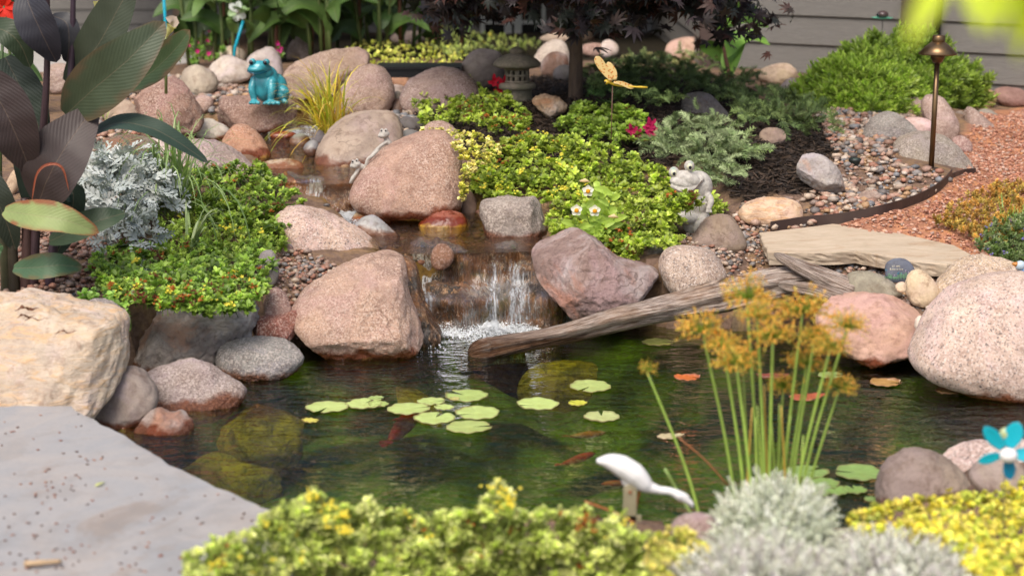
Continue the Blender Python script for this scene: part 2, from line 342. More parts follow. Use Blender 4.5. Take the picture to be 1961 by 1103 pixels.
# ------------------------------------------------------------------ water
sW = NT('pond_water')
def water(name, tint, bscale, bdist, rough=.015):
    s = NT(name); v = s.n('NewGeometry').outputs['Position']; a = s.noise(bscale, 3, .55, s.map(v, (1, 1.7, 1)), .8); b = s.noise(bscale * 3.3, 3, .6, s.map(v, (1, 1.5, 1)), .4)
    h = s.mix(.3, a, b); bn = s.bump(h, bdist)
    fr = s.n('Fresnel'); fr.inputs[0].default_value = 1.46; s.t.links.new(bn, fr.inputs['Normal'])
    tr = s.n('BsdfTransparent'); s.set(tr.inputs[0], tint); gl = s.n('BsdfGlossy'); gl.inputs['Roughness'].default_value = rough; s.t.links.new(bn, gl.inputs['Normal']); gl.inputs[0].default_value = (1, 1, 1, 1)
    mx = s.n('MixShader'); s.t.links.new(fr.outputs[0], mx.inputs[0]); s.t.links.new(tr.outputs[0], mx.inputs[1]); s.t.links.new(gl.outputs[0], mx.inputs[2])
    s.t.links.new(mx.outputs[0], s.out.inputs[0]); s.t.nodes.remove(s.b); return s.m
M_pond = water('pond_water_surface', (.60, .70, .33), 7, .032); M_strm = water('stream_water_surface', (.8, .72, .55), 22, .012)
def sheet(name, poly, z, mat, **t):
    P = np.array(poly); x0, y0 = P.min(0) - .1; x1, y1 = P.max(0) + .1; n = 160; gxx = np.linspace(x0, x1, n); gyy = np.linspace(y0, y1, n); XX, YY = np.meshgrid(gxx, gyy)
    i = np.arange(n * n).reshape(n, n); F = np.stack([i[:-1, :-1], i[:-1, 1:], i[1:, 1:], i[1:, :-1]], -1).reshape(-1, 4)
    s_ = sdf(XX.ravel(), YY.ravel(), poly); keep = (s_[F] < .02).any(1)
    return mk(name, np.stack([XX.ravel(), YY.ravel(), np.full(n * n, z)], -1), F[keep], mat, **t)
sheet('pond_water', pondW, 0., M_pond, kind='structure')
sheet('stream_water', poolW, .23, M_strm, kind='structure'); sheet('stream_water', strmW, .34, M_strm, kind='structure')

# ------------------------------------------------------------------ stones
def outline(pts):
    """ellipse (cx,cy,rx,ry[,rot]) or polygon -> dense pixel outline"""
    if isinstance(pts, tuple):
        cx, cy, rx, ry = pts[:4]; ro = R(pts[4]) if len(pts) > 4 else 0; a = np.arange(24) / 24 * 2 * math.pi
        rs = np.random.default_rng(int(cx * 7 + cy)); 
        q = 1 + .06 * np.sin(2 * a + rs.random() * 6) + .05 * np.sin(3 * a + rs.random() * 6)
        x = rx * np.cos(a) * q; y = ry * np.sin(a) * q; return np.stack([cx + x * math.cos(ro) - y * math.sin(ro), cy + x * math.sin(ro) + y * math.cos(ro)], -1)
    p = np.array(pts, float); n = len(p); out = []
    for i in range(n):
        a, b, c, d = p[i - 1], p[i], p[(i + 1) % n], p[(i + 2) % n]
        for t in np.linspace(0, 1, 6)[:-1]: out.append(.5 * (2 * b + (c - a) * t * .8 + (2 * a - 5 * b + 4 * c - d) * t * t * .8 + (3 * b - a - 3 * c + d) * t ** 3 * .8 + .0))
    # catmull with tension is approximate; fall back to linear blend for stability
    out2 = []
    for i in range(n):
        a, b, c, d = p[i - 1], p[i], p[(i + 1) % n], p[(i + 2) % n]
        for t in np.linspace(0, 1, 6)[:-1]:
            cr = .5 * (2 * b + (c - a) * t + (2 * a - 5 * b + 4 * c - d) * t * t + (3 * b - a - 3 * c + d) * t ** 3); out2.append(cr)
    return np.array(out2)
ROCKN = [0]
def rock(name, label, color, kind, pts, Y=None, dep=.75, p=2.4, rough=.05, shear=.45, wl=None, facets=0, sub=5, up=.0, group=None, push=.4, cat='rock', mat=None, fine=.02, fixY=False):
    ROCKN[0] += 1; seed = ROCKN[0]; rs = np.random.default_rng(seed * 13 + 5)
    o = outline(pts); cpx = (o[:, 0].min() + o[:, 0].max()) / 2; cpy = (o[:, 1].min() + o[:, 1].max()) / 2
    wpx, hpx = np.ptp(o[:, 0]), np.ptp(o[:, 1])
    if Y is None:
        g = G1(cpx, o[:, 1].max()); Y = g[1] + push * dep * .5 * math.sqrt(wpx * hpx) * g[1] / FPX
    if wl is None and mat is None and Y > 5.2 and not fixY:
        zb = PY(cpx, o[:, 1].max(), Y)[2]; gz = float(Hf((cpx - CX) / FPX * Y, Y))
        if zb - gz > .0:
            Yn = G1(cpx, o[:, 1].max() - 2)[1]; Y = min(Yn + .01, Y + 1.6, 10.9) if not (1345 < cpx and Yn > 9.2) else min(Yn, 8.9)
    q = PY(o[:, 0], o[:, 1], Y); c = PY(cpx, cpy, Y); dx = q[:, 0] - c[0]; dz = q[:, 2] - c[2]
    th = np.arctan2(dz, dx); rr = np.hypot(dx, dz); i = np.argsort(th); th, rr = th[i], rr[i]
    th = np.concatenate([th - 2 * math.pi, th, th + 2 * math.pi]); rr = np.tile(rr, 3)
    V, F = ico(sub); t = np.arctan2(V[:, 2], V[:, 0]); rho = np.hypot(V[:, 0], V[:, 2]); Rt = np.interp(t, th, rr)
    mR = math.sqrt(wpx * hpx) / 2 * (Y / FPX); D = dep * mR
    k = 1 / (rho ** p + np.abs(V[:, 1]) ** p) ** (1 / p)
    L = np.stack([Rt * np.cos(t) * rho * k, D * V[:, 1] * k, Rt * np.sin(t) * rho * k], -1)
    # facets: soft plane cuts
    for _ in range(facets):
        n = rs.normal(size=3); n[1] = -abs(n[1]) * 1.2; n /= np.linalg.norm(n); ext = (L @ n).max(); off = ext * rs.uniform(.68, .9)
        d = L @ n - off; L = L - np.outer(np.where(d > 0, d * .9, 0), n)
    frq = 1.6 / mR; nrm = V / np.linalg.norm(V, axis=1)[:, None]
    dsp = fnoise(L * frq + seed * 3.1, 4, seed) * rough * mR + fnoise(L * frq * 6 + seed, 3, seed + 9) * fine * mR
    L = L + nrm * dsp[:, None]
    L[:, 1] += shear * L[:, 2]
    P = L + c + np.array([0, 0, up])
    t_ = dict(label=label, cat=cat)
    if group: t_['group'] = group
    return mk(name, P, F, mat or rockmat(kind, wl), color=color, **t_)
sL = NT('wet_ledge'); v_ = sL.obj(); a_ = sL.noise(9, 6, .7, v_, .8); b_ = sL.noise(60, 6, .75, sL.map(v_, (1, 1, .22)), .4)
c_ = sL.mix(sL.rng(a_, .42, .58), (.20, .08, .025), (.03, .02, .012)); c_ = sL.mix(sL.rng(sL.noise(5, 5, .65, v_, 1), .54, .64, 0, .75), c_, (.10, .085, .012)); c_ = sL.mix(sL.rng(b_, .52, .66, 0, .8), c_, (.55, .30, .13))
c_ = sL.mix(sL.rng(sL.noise(11, 4, .6, v_, 1), .6, .68, 0, .7), c_, (.2, .17, .155))
sL.fin(c_, sL.rng(b_, .3, .7, .06, .35), sL.bump(sL.mix(.5, a_, b_), .025), .9)
C = dict(pink=(.50,.315,.26), pinkl=(.60,.43,.37), tan=(.46,.36,.28), gray=(.33,.30,.28), dark=(.14,.125,.12), cream=(.62,.52,.42), white=(.66,.58,.52),
         orange=(.52,.25,.14), brown=(.27,.17,.125), red=(.40,.17,.12), green=(.30,.27,.2), blue=(.27,.29,.31), purple=(.36,.26,.24), wet=(.2,.09,.045))
RK = [
# --- left pond bank
('boulder','large cream and gold boulder with dry leaves on it beside the bluestone slab',C['cream'],'layered',[(-70,606),(-10,592),(40,588),(120,606),(212,622),(232,672),(232,720),(205,762),(160,785),(60,780),(-60,782)],dict(Y=4.35,dep=.85,p=4.4,rough=.05,fine=.018,shear=.8,facets=3)),
('boulder','grey granite boulder squeezed behind the cream and gold boulder',C['gray'],'granite',[(130,610),(160,585),(200,580),(228,598),(240,640),(244,695),(200,720),(150,650)],dict(Y=4.62,dep=.6)),
('boulder','long dark grey boulder under the left sedum bank at the water',C['gray'],'rugged',[(236,640),(262,612),(330,600),(430,596),(486,588),(492,615),(462,655),(402,692),(335,706),(275,725),(248,700)],dict(Y=4.95,dep=.7,p=3.6,rough=.09,fine=.05,wl=0.,facets=5)),
('boulder','round brown grey boulder between cream boulder and bluestone slab',(.30,.25,.225),'smooth',[(160,790),(195,735),(245,712),(285,733),(301,768),(285,795),(230,830),(190,820)],dict(Y=4.38,dep=.7,wl=0.)),
('boulder','pinkish grey rounded boulder dipping into the water below the dark boulder',(.40,.33,.31),'granite',[(278,720),(320,702),(385,700),(430,722),(470,748),(440,790),(350,800),(300,790),(283,750)],dict(Y=4.55,dep=.7,wl=0.)),
('stone','flat grey stone half in the water below the red stones',(.31,.30,.29),'granite',[(412,680),(440,658),(520,654),(560,666),(582,686),(560,715),(500,728),(430,716)],dict(Y=4.85,dep=1.0,wl=0.)),
('stone','small angular brown and white rock sitting in the pond by the slab',(.36,.28,.25),'rugged',[(256,828),(280,795),(300,786),(325,796),(345,790),(362,805),(365,830),(310,842),(262,840)],dict(Y=4.3,dep=.9,facets=6,rough=.1,wl=0.)),
('stone','orange stone peeping out beside the edge of the bluestone slab',C['orange'],'smooth',(236,828,28,14,20),dict(Y=4.32,wl=0.)),
('boulder','pink stone resting on the red stone under the sedum bank',(.42,.27,.23),'granite',[(498,600),(510,562),(532,555),(552,580),(560,606),(530,625),(500,622)],dict(Y=5.1,facets=4)),
('boulder','dark red stone at the water edge beside the big pink granite boulder',(.30,.12,.085),'granite',[(478,640),(495,610),(540,605),(566,600),(570,640),(540,652),(500,655)],dict(Y=5.02,facets=5,wl=0.)),
('boulder','big blocky pink granite boulder left of the waterfall',(.50,.335,.26),'granite',[(562,588),(600,545),(680,508),(735,500),(768,516),(782,570),(800,612),(806,655),(740,680),(665,692),(610,686),(572,640)],dict(Y=5.15,dep=.85,p=4.2,rough=.05,fine=.02,wl=0.,shear=.6,facets=5)),
('boulder','wet rust coloured slab leaning on the blocky granite boulder at the waterfall',(.27,.1,.055),'rugged',[(765,505),(792,512),(806,560),(826,605),(848,640),(822,665),(770,655),(760,590)],dict(Y=5.27,dep=.9,mat=sL.m,p=2.8,rough=.1,fine=.06)),
('boulder','pale pink coarse granite boulder sloping beside the stream pebbles',(.53,.385,.31),'speckle',[(528,418),(560,403),(620,414),(682,440),(722,468),(722,492),(690,512),(610,522),(562,505),(540,455)],dict(Y=5.75,dep=.9,p=3,facets=3)),
('stone','flat grey stone standing against the left sedum bank',(.30,.28,.26),'smooth',[(492,520),(497,488),(520,484),(534,520),(528,542),(505,542)],dict(Y=5.3,dep=.5)),
('stone','small pink stone above the pebbles beside the sedum bank',C['pink'],'granite',(543,488,20,19),dict(Y=5.6)),
('stone','pale yellow stone in the stream below the upper fall',(.62,.52,.33),'layered',[(674,425),(690,400),(712,394),(740,405),(752,424),(720,434)],dict(Y=6.1,wl=.23)),
('stone','blue grey stone in the stream in front of the pale yellow stone',(.33,.33,.33),'smooth',[(678,440),(690,420),(715,414),(745,435),(768,455),(745,468),(700,468)],dict(Y=5.85,wl=.23)),
('stone','flat wet red stone lying in the stream pool',(.36,.13,.09),'smooth',[(801,432),(825,414),(870,407),(893,418),(892,440),(860,452),(820,450)],dict(Y=6.0,wl=.25,dep=.9)),
('stone','small round stone with a blue tint beside the flat red stone',(.25,.2,.17),'smooth',(890,432,12,12),dict(Y=6.15,wl=.23)),
('boulder','large rounded pink granite boulder above the stream pool',(.48,.305,.235),'granite',[(672,372),(698,322),(742,285),(800,262),(850,262),(878,296),(886,340),(882,390),(850,410),(760,412),(700,402)],dict(Y=6.2,dep=.8,p=2.7,rough=.03,fine=.008,wl=.25,shear=.6)),
('boulder','pink boulder showing behind the large rounded granite boulder',(.50,.355,.29),'granite',(842,262,42,26),dict(Y=6.7)),
('boulder','large smooth tan grey boulder with the climbing frog figurines',(.36,.285,.235),'smooth',[(602,312),(618,262),(656,228),(708,217),(752,222),(770,255),(765,300),(735,335),(660,334),(615,326)],dict(Y=6.85,dep=.8,p=2.6,wl=.34,shear=.6)),
('boulder','pink rounded boulder behind the yellow grass',(.50,.355,.29),'granite',[(648,200),(660,160),(690,130),(725,130),(750,155),(755,190),(730,225),(670,225)],dict(Y=7.6,dep=.7)),
('boulder','long pink brown boulder behind the turquoise frog',(.40,.285,.22),'granite',[(545,140),(580,112),(650,97),(695,100),(705,125),(660,160),(640,195),(585,195),(548,180)],dict(Y=8.1,dep=.7,rough=.07,facets=4,p=3)),
('boulder','arched mauve granite boulder in front of the black planter edge',(.44,.32,.28),'granite',[(765,195),(785,155),(830,134),(880,136),(915,165),(915,200),(850,215),(790,215)],dict(Y=7.5,dep=.6)),
('stone','round pale pink stone at the left end of the arched mauve boulder',(.5,.4,.36),'smooth',(762,182,18,20),dict(Y=7.4)),
('stone','small dark brown rough stone above the tan grey boulder',(.24,.15,.11),'rugged',(762,206,26,16,-20),dict(Y=7.2,facets=3)),
('stone','upright grey wedge stone beside the pink rounded boulder',(.33,.29,.25),'smooth',[(728,215),(745,185),(762,176),(768,190),(750,212),(738,222)],dict(Y=7.35)),
('stone','dark slate stone below the upper sedum clump',(.13,.12,.115),'smooth',(788,238,26,12,10),dict(Y=7.0)),
('stone','blue grey stone wedged behind the large rounded granite boulder',(.2,.2,.2),'smooth',(782,262,22,13,-15),dict(Y=6.8)),
('stone','orange stone under the black planter edge',(.5,.28,.18),'smooth',(765,155,20,13),dict(Y=7.9)),
('boulder','rough red brown boulder left of the stream behind the canna',(.36,.22,.17),'granite',[(250,200),(280,170),(325,153),(365,185),(388,225),(375,250),(320,262),(258,258)],dict(Y=7.3,dep=.7,rough=.08,fine=.03,facets=4)),
('boulder','smooth oval sand coloured stone beside the pink flowers',(.42,.36,.29),'smooth',(380,157,39,28,8),dict(Y=8.1,dep=.9)),
('boulder','white oval stone left of the turquoise frog',(.60,.53,.47),'smooth',[(395,140),(415,115),(440,108),(475,125),(480,150),(440,160),(410,158)],dict(Y=8.6)),
('boulder','cream stone behind the white oval stone',(.56,.47,.38),'smooth',(445,108,27,18),dict(Y=9.0)),
('boulder','mauve grey stone behind the turquoise frog',(.42,.37,.35),'smooth',[(472,120),(490,98),(520,93),(538,118),(540,150),(480,150)],dict(Y=8.6)),
('boulder','upright speckled pink stone below the green cannas',(.45,.34,.28),'granite',[(549,110),(556,82),(572,70),(592,78),(603,100),(600,116),(560,116)],dict(Y=9.2)),
('boulder','rounded grey stone behind the gold groundcover',(.36,.29,.25),'smooth',(782,75,32,16),dict(Y=9.8)),
('boulder','flat red brown boulder carrying the turquoise frog',(.37,.23,.18),'granite',[(402,205),(420,190),(480,185),(540,190),(562,205),(560,235),(520,248),(450,246),(415,235)],dict(Y=7.75,dep=.9,p=3.5,wl=.34,facets=3,rough=.08)),
('stone','white oval stone in the upper stream',(.62,.57,.50),'smooth',(401,250,39,19,3),dict(Y=7.4,wl=.34)),
('stone','orange brown cone shaped stone in the upper stream',(.50,.27,.17),'granite',[(422,290),(435,252),(455,239),(480,245),(505,270),(520,300),(490,312),(445,308)],dict(Y=6.95,wl=.35)),
('boulder','broad grey pink granite boulder behind the left sedum bank',(.42,.33,.31),'granite',[(300,330),(325,290),(370,272),(415,275),(460,300),(490,330),(440,345),(340,345)],dict(Y=6.5,dep=.8,p=3)),
('boulder','brown mottled stone behind the silver leaved plant',(.25,.18,.13),'rugged',(245,284,58,24,3),dict(Y=6.7)),
('stone','white and pink stone beside the brown mottled stone',(.6,.5,.45),'smooth',(296,290,34,24,20),dict(Y=6.9)),
('boulder','pale tan stone behind the long canna leaf',(.45,.35,.28),'smooth',(222,222,44,32),dict(Y=7.5)),
('stone','pinkish stone between the red brown boulders',(.48,.34,.29),'granite',(388,200,20,16),dict(Y=7.7)),
('stone','flat yellowish stone at the lip of the upper fall',(.50,.42,.28),'layered',(541,321,42,16,2),dict(Y=6.65,wl=.34)),
('stone','wet orange stone in the upper stream',(.42,.2,.12),'smooth',(541,259,26,7),dict(Y=7.5,wl=.345)),
('stone','pale green stone under the upper stream water',(.42,.43,.35),'smooth',(575,272,20,15),dict(Y=7.3,wl=.34)),
('stone','small dark stone at the foot of the yellow grass',(.13,.12,.12),'smooth',(610,265,13,14),dict(Y=7.1)),
('stone','grey stone left of the tan grey boulder',(.22,.22,.22),'smooth',(596,285,15,15),dict(Y=6.95,wl=.34)),
('stone','pale stone showing between the canna stems',(.5,.38,.32),'granite',(115,150,30,30),dict(Y=8.0)),
('stone','cream stone left of the canna stems by the silver plant',(.55,.42,.3),'smooth',(26,350,12,26,15),dict(Y=5.9)),
# --- centre and back
('boulder','dark grey smooth boulder left of the stone lantern',(.14,.12,.11),'smooth',[(878,140),(895,108),(925,95),(958,102),(965,135),(955,165),(905,172)],dict(Y=8.0,dep=.8)),
('boulder','small brown stone at the foot of the dark grey boulder',(.2,.14,.11),'smooth',(903,162,14,12),dict(Y=7.6)),
('boulder','white boulder behind the stone lantern',(.62,.54,.48),'granite',[(1025,125),(1032,95),(1055,78),(1080,82),(1090,110),(1085,130)],dict(Y=9.1)),
('boulder','red brown rough boulder in front of the white boulder',(.28,.17,.125),'rugged',[(1035,135),(1045,108),(1065,100),(1086,110),(1086,140),(1050,148)],dict(Y=8.6)),
('boulder','dark grey stone left of the maple trunk',(.15,.14,.13),'smooth',(1078,142,20,16,-20),dict(Y=8.1)),
('boulder','tan boulder behind the white boulder at the patio door',(.5,.4,.32),'smooth',(1062,74,30,9),dict(Y=10.)),
('boulder','pinkish brown boulder right of the maple trunk',(.42,.27,.22),'granite',(1137,97,24,14),dict(Y=9.2)),
('boulder','white stone beside the pinkish brown boulder under the maple',(.6,.52,.48),'smooth',(1166,95,20,16),dict(Y=9.4)),
('boulder','wide pale pink boulder under the right side of the maple',(.62,.43,.34),'smooth',[(1272,100),(1285,80),(1320,72),(1350,80),(1362,100),(1330,115),(1290,112)],dict(Y=9.1)),
('boulder','porous tan rock on the mulch below the maple',(.40,.28,.18),'rugged',[(1020,195),(1035,184),(1060,185),(1084,200),(1080,215),(1062,226),(1035,215)],dict(Y=7.15,rough=.12,fine=.06,facets=3)),
('boulder','dark slate rock rising from the junipers',(.15,.145,.14),'rugged',[(1305,205),(1315,183),(1350,178),(1378,195),(1395,225),(1360,240),(1315,235)],dict(Y=7.3,facets=5,dep=.5)),
('stone','round brown stone on the dark mulch',(.36,.27,.22),'smooth',(1479,262,27,17),dict(Y=6.75,dep=.9,facets=2)),
('boulder','cream boulder by the wall left of the green bush',(.60,.47,.34),'smooth',(1490,143,37,20),dict(Y=8.9)),
('boulder','mauve stone leaning below the cream boulder',(.45,.37,.36),'granite',[(1494,175),(1510,152),(1535,155),(1558,185),(1550,205),(1515,195)],dict(Y=8.2)),
('boulder','pale grey white rock between mulch and pebbles',(.50,.46,.44),'rugged',[(1527,320),(1540,300),(1575,299),(1600,310),(1614,345),(1612,366),(1580,371),(1540,352),(1528,340)],dict(Y=6.2,dep=.8,facets=6,rough=.06,fine=.03)),
('boulder','mottled grey boulder in front of the green bush',(.34,.32,.30),'granite',[(1652,262),(1670,230),(1705,217),(1740,232),(1762,262),(1730,275),(1680,275)],dict(Y=7.15)),
('boulder','broad grey boulder behind the path light',(.38,.335,.285),'granite',[(1708,290),(1730,265),(1775,256),(1820,270),(1850,300),(1860,332),(1780,340),(1720,325)],dict(Y=6.75,dep=.8)),
('boulder','small mottled pink rock left of the path light post',(.50,.37,.33),'granite',[(1712,215),(1730,192),(1758,187),(1775,210),(1765,228),(1735,228)],dict(Y=7.9)),
('boulder','tall rounded pink boulder right of the path light post',(.50,.37,.32),'granite',[(1766,215),(1775,190),(1800,185),(1822,205),(1834,245),(1815,270),(1780,262)],dict(Y=7.5,dep=.7)),
('stone','light pink stone between the mottled grey boulder and the path light',(.60,.44,.41),'smooth',(1758,242,28,18),dict(Y=7.35)),
('boulder','narrow brown grey stone beside the tall pink boulder',(.30,.25,.2),'granite',(1842,238,14,26),dict(Y=7.9)),
('boulder','leaning mottled pink boulder at the red gravel',(.42,.31,.27),'granite',[(1850,225),(1862,207),(1885,225),(1912,255),(1924,275),(1895,287),(1862,282),(1852,255)],dict(Y=7.7)),
('boulder','grey rounded stone behind the leaning mottled boulder',(.34,.31,.27),'smooth',(1893,234,28,22),dict(Y=8.2)),
('stone','small pink stone below the tall rounded pink boulder',(.48,.31,.28),'granite',(1842,277,20,16,30),dict(Y=7.3)),
('stone','ochre stone by the wall right of the green bush',(.46,.32,.17),'smooth',(1888,188,20,18),dict(Y=8.6)),
('boulder','red brown boulder by the wall at the right edge',(.36,.22,.19),'smooth',(1938,186,36,18),dict(Y=8.5)),
('boulder','orange cream layered rock at the edge of the mulch',(.62,.45,.32),'layered',[(1412,410),(1430,390),(1475,380),(1520,384),(1535,400),(1530,425),(1480,431),(1430,428)],dict(Y=5.95,dep=.7,rough=.06)),
('stone','tan pink stone among the pebbles before the edging',(.44,.33,.28),'rugged',(1667,384,28,18),dict(Y=6.1,facets=3)),
('boulder','smooth brown boulder beside the grey frog statue',(.28,.215,.165),'smooth',[(1322,462),(1345,430),(1370,414),(1400,418),(1422,445),(1428,470),(1400,482),(1345,478)],dict(Y=5.65,dep=.8)),
('boulder','round speckled granite boulder at the end of the driftwood',(.44,.34,.28),'speckle',[(1262,515),(1275,482),(1310,475),(1360,484),(1386,510),(1384,545),(1330,556),(1285,560)],dict(Y=5.4,dep=.8)),
('stone','dark grey stone between purple boulder and round granite boulder',(.20,.18,.155),'rugged',[(1214,490),(1235,466),(1262,470),(1276,490),(1262,512),(1230,515)],dict(Y=5.55,facets=3)),
('boulder','blocky grey granite boulder below the middle sedum mat',(.36,.31,.275),'granite',[(920,395),(940,385),(1000,384),(1038,382),(1046,420),(1042,462),(990,470),(940,458),(925,425)],dict(Y=5.85,dep=.75,p=4,wl=.22,facets=5,rough=.07,fine=.04)),
('boulder','big angular purple brown boulder right of the waterfall',(.34,.24,.215),'rugged',[(1017,480),(1045,462),(1090,448),(1140,465),(1190,500),(1255,520),(1272,550),(1240,585),(1170,600),(1110,612),(1075,580),(1040,545),(1022,515)],dict(Y=5.4,dep=.8,p=3.4,rough=.035,fine=.022,facets=9,wl=0.)),
('stone','small reddish stone between the large pink boulder and the stream',(.28,.19,.15),'smooth',(899,395,16,25),dict(Y=6.05)),
# --- right pond bank
('boulder','green grey tapered stone at the root of the driftwood',(.30,.275,.21),'smooth',[(1622,550),(1628,528),(1670,526),(1705,538),(1726,560),(1700,572),(1640,578),(1624,572)],dict(Y=5.15,dep=.8,p=2.8)),
('stone','cream egg shaped stone beside the painted stone',(.66,.53,.37),'smooth',(1765,554,33,31,-20),dict(Y=5.1)),
('stone','tiny cream stone under the painted stone',(.6,.47,.34),'smooth',(1726,550,10,10),dict(Y=5.05)),
('boulder','rounded rose pink boulder at the water right of the driftwood',(.50,.32,.25),'smooth',[(1563,620),(1590,585),(1650,570),(1720,575),(1765,605),(1772,650),(1740,692),(1660,690),(1595,660)],dict(Y=4.98,dep=.8,p=2.8,wl=0.,facets=4)),
('boulder','tan granite boulder behind the largest granite boulder',(.50,.38,.27),'speckle',[(1780,600),(1790,555),(1830,515),(1880,500),(1940,505),(1980,540),(1960,600),(1880,640),(1800,640)],dict(Y=5.1,dep=.8)),
('boulder','largest pink grey speckled granite boulder at the right edge of the pond',(.58,.44,.37),'speckle',[(1740,690),(1760,645),(1792,600),(1850,558),(1930,538),(2020,545),(2060,620),(2060,760),(1960,762),(1860,745),(1780,722)],dict(Y=4.72,dep=.8,p=2.6,wl=0.,rough=.03,fine=.008)),
('stone','small white stone between the rose boulder and the largest granite boulder',(.68,.60,.52),'smooth',(1768,630,14,24),dict(Y=4.85)),
('boulder','brown grey foreground boulder at the right bank behind yellow sedum',(.27,.215,.175),'smooth',[(1675,950),(1690,905),(1740,873),(1790,875),(1840,905),(1865,945),(1850,985),(1700,990)],dict(Y=3.72,dep=.8,wl=0.)),
('boulder','pale pink granite boulder behind the turquoise pinwheel',(.58,.44,.40),'speckle',[(1800,890),(1840,862),(1900,852),(1990,856),(2000,930),(1880,960),(1830,930)],dict(Y=3.85,dep=.7)),
('boulder','brown stone below the turquoise pinwheel',(.34,.28,.24),'smooth',(1915,915,58,36),dict(Y=3.6)),
('boulder','blurred pink granite stone in the foreground between the sedum and silver plant',(.42,.31,.3),'granite',(1338,1020,50,34),dict(Y=3.05)),
]
for r_ in RK:
    big = (r_[4][1] if False else 0); n_, lb, co, kd, pt, kw = r_
    o_ = outline(pt); w_ = np.ptp(o_[:, 0])
    kw = dict(kw); kw.setdefault('sub', 6 if w_ > 170 else 5 if w_ > 60 else 4)
    rock(n_, lb, co, kd, pt, **kw)
# submerged mossy stones under the pond surface
def sunk(label, px, py, w, d, h, top=-.035, col=(.2,.15,.03)):
    c = PZ(px, py, top); V, F = ico(5); L = V * np.array([w, d, h]); sd_ = int(px); L = L * (1 + .12 * fnoise(V * 1.6 + sd_, 3, sd_)[:, None])
    P = L + c; P[:, 2] -= h
    mk('submerged_boulder', P, F, rockmat('rugged', 0.), color=col, label=label, cat='rock')
sunk('mossy yellow green boulder under water below the flat grey stone', 497, 783, .128, .09, .10, -.008, (.6, .44, .05))
sunk('sunken brown boulder under water before the blocky granite boulder', 680, 730, .2, .12, .12, -.11, (.25, .19, .1))
sunk('sunken olive boulder just above the leftmost lily pads', 760, 742, .15, .07, .12, -.11, (.16, .13, .05))
sunk('mossy sunken stone right of the small angular rock', 430, 868, .15, .08, .1, -.12, (.2, .26, .03))
sunk('tan boulder under water in front of the driftwood tip', 1090, 690, .16, .07, .12, -.1, (.45, .33, .13))

# ------------------------------------------------------------------ waterfalls
def fallsurf(x0, x1, prof, nx=90, wob=.02, seed=1, off=0.):
    """prof: list of (Y, z) from the pool lip down; x0,x1: px edges at given lip; returns grid"""
    pr = curve(np.array([(0, a, b) for a, b in prof]), 60)[:, 1:]; s = np.linspace(0, 1, nx)
    V = []
    for Yp, zp in pr:
        xa = (x0 - CX) / FPX * Yp; xb = (x1 - CX) / FPX * Yp
        V.append(np.stack([xa + (xb - xa) * s, np.full(nx, Yp), np.full(nx, zp)], -1))
    V = np.array(V); T = np.gradient(pr, axis=0); N = np.stack([-T[:, 1], T[:, 0]], -1); N /= np.linalg.norm(N, axis=1)[:, None]; N = -N if N[-10, 0] > 0 else N
    q = V.reshape(-1, 3); d = fnoise(q * np.array([14, 14, 9]) + seed, 4, seed) * wob; d = d.reshape(V.shape[:2])
    V[:, :, 1] += N[:, None, 0] * (d + off); V[:, :, 2] += N[:, None, 1] * (d * .6 + off)
    n, m = V.shape[:2]; i = np.arange(n * m).reshape(n, m); F = np.stack([i[:-1, :-1], i[:-1, 1:], i[1:, 1:], i[1:, :-1]], -1).reshape(-1, 4)
    return V.reshape(-1, 3), F
sL2 = NT('rust_ledge'); v2 = sL2.obj(); a2 = sL2.noise(8, 6, .7, v2, .8); b2 = sL2.noise(50, 5, .7, sL2.map(v2, (1, 1, .25)), .4)
c2 = sL2.mix(sL2.rng(a2, .4, .6), (.30, .11, .025), (.10, .035, .012)); c2 = sL2.mix(sL2.rng(b2, .52, .66, 0, .6), c2, (.5, .26, .08)); sL2.fin(c2, sL2.rng(b2, .3, .7, .06, .3), sL2.bump(sL2.mix(.5, a2, b2), .015), .9)
sF = NT('falling_water'); v_ = sF.obj(); dn = sF.n('Attribute', attribute_name='col').outputs['Fac']; st = sF.noise(120, 6, .72, sF.map(v_, (1, .3, .07)), .3); s2_ = sF.noise(260, 3, .7, sF.map(v_, (1, .5, .35)))
f2_ = sF.math('ADD', sF.mix(.3, st, s2_), sF.rng(dn, 0., 1., -.16, .13)); msk = sF.rng(f2_, .56, .74, 0., .75); bn_ = sF.bump(st, .015)
sF.fin((.80, .83, .86), .15, bn_, .9); tr_ = sF.n('BsdfTransparent'); tr_.inputs[0].default_value = (.95, .9, .82, 1); gl_ = sF.n('BsdfGlossy'); gl_.inputs['Roughness'].default_value = .08; sF.t.links.new(bn_, gl_.inputs['Normal'])
fr_ = sF.n('Fresnel'); fr_.inputs[0].default_value = 1.2; sF.t.links.new(bn_, fr_.inputs['Normal'])
m1 = sF.n('MixShader'); sF.t.links.new(fr_.outputs[0], m1.inputs[0]); sF.t.links.new(tr_.outputs[0], m1.inputs[1]); sF.t.links.new(gl_.outputs[0], m1.inputs[2])
m2 = sF.n('MixShader'); sF.t.links.new(msk, m2.inputs[0]); sF.t.links.new(m1.outputs[0], m2.inputs[1]); sF.t.links.new(sF.b.outputs[0], m2.inputs[2]); sF.t.links.new(m2.outputs[0], sF.out.inputs[0])
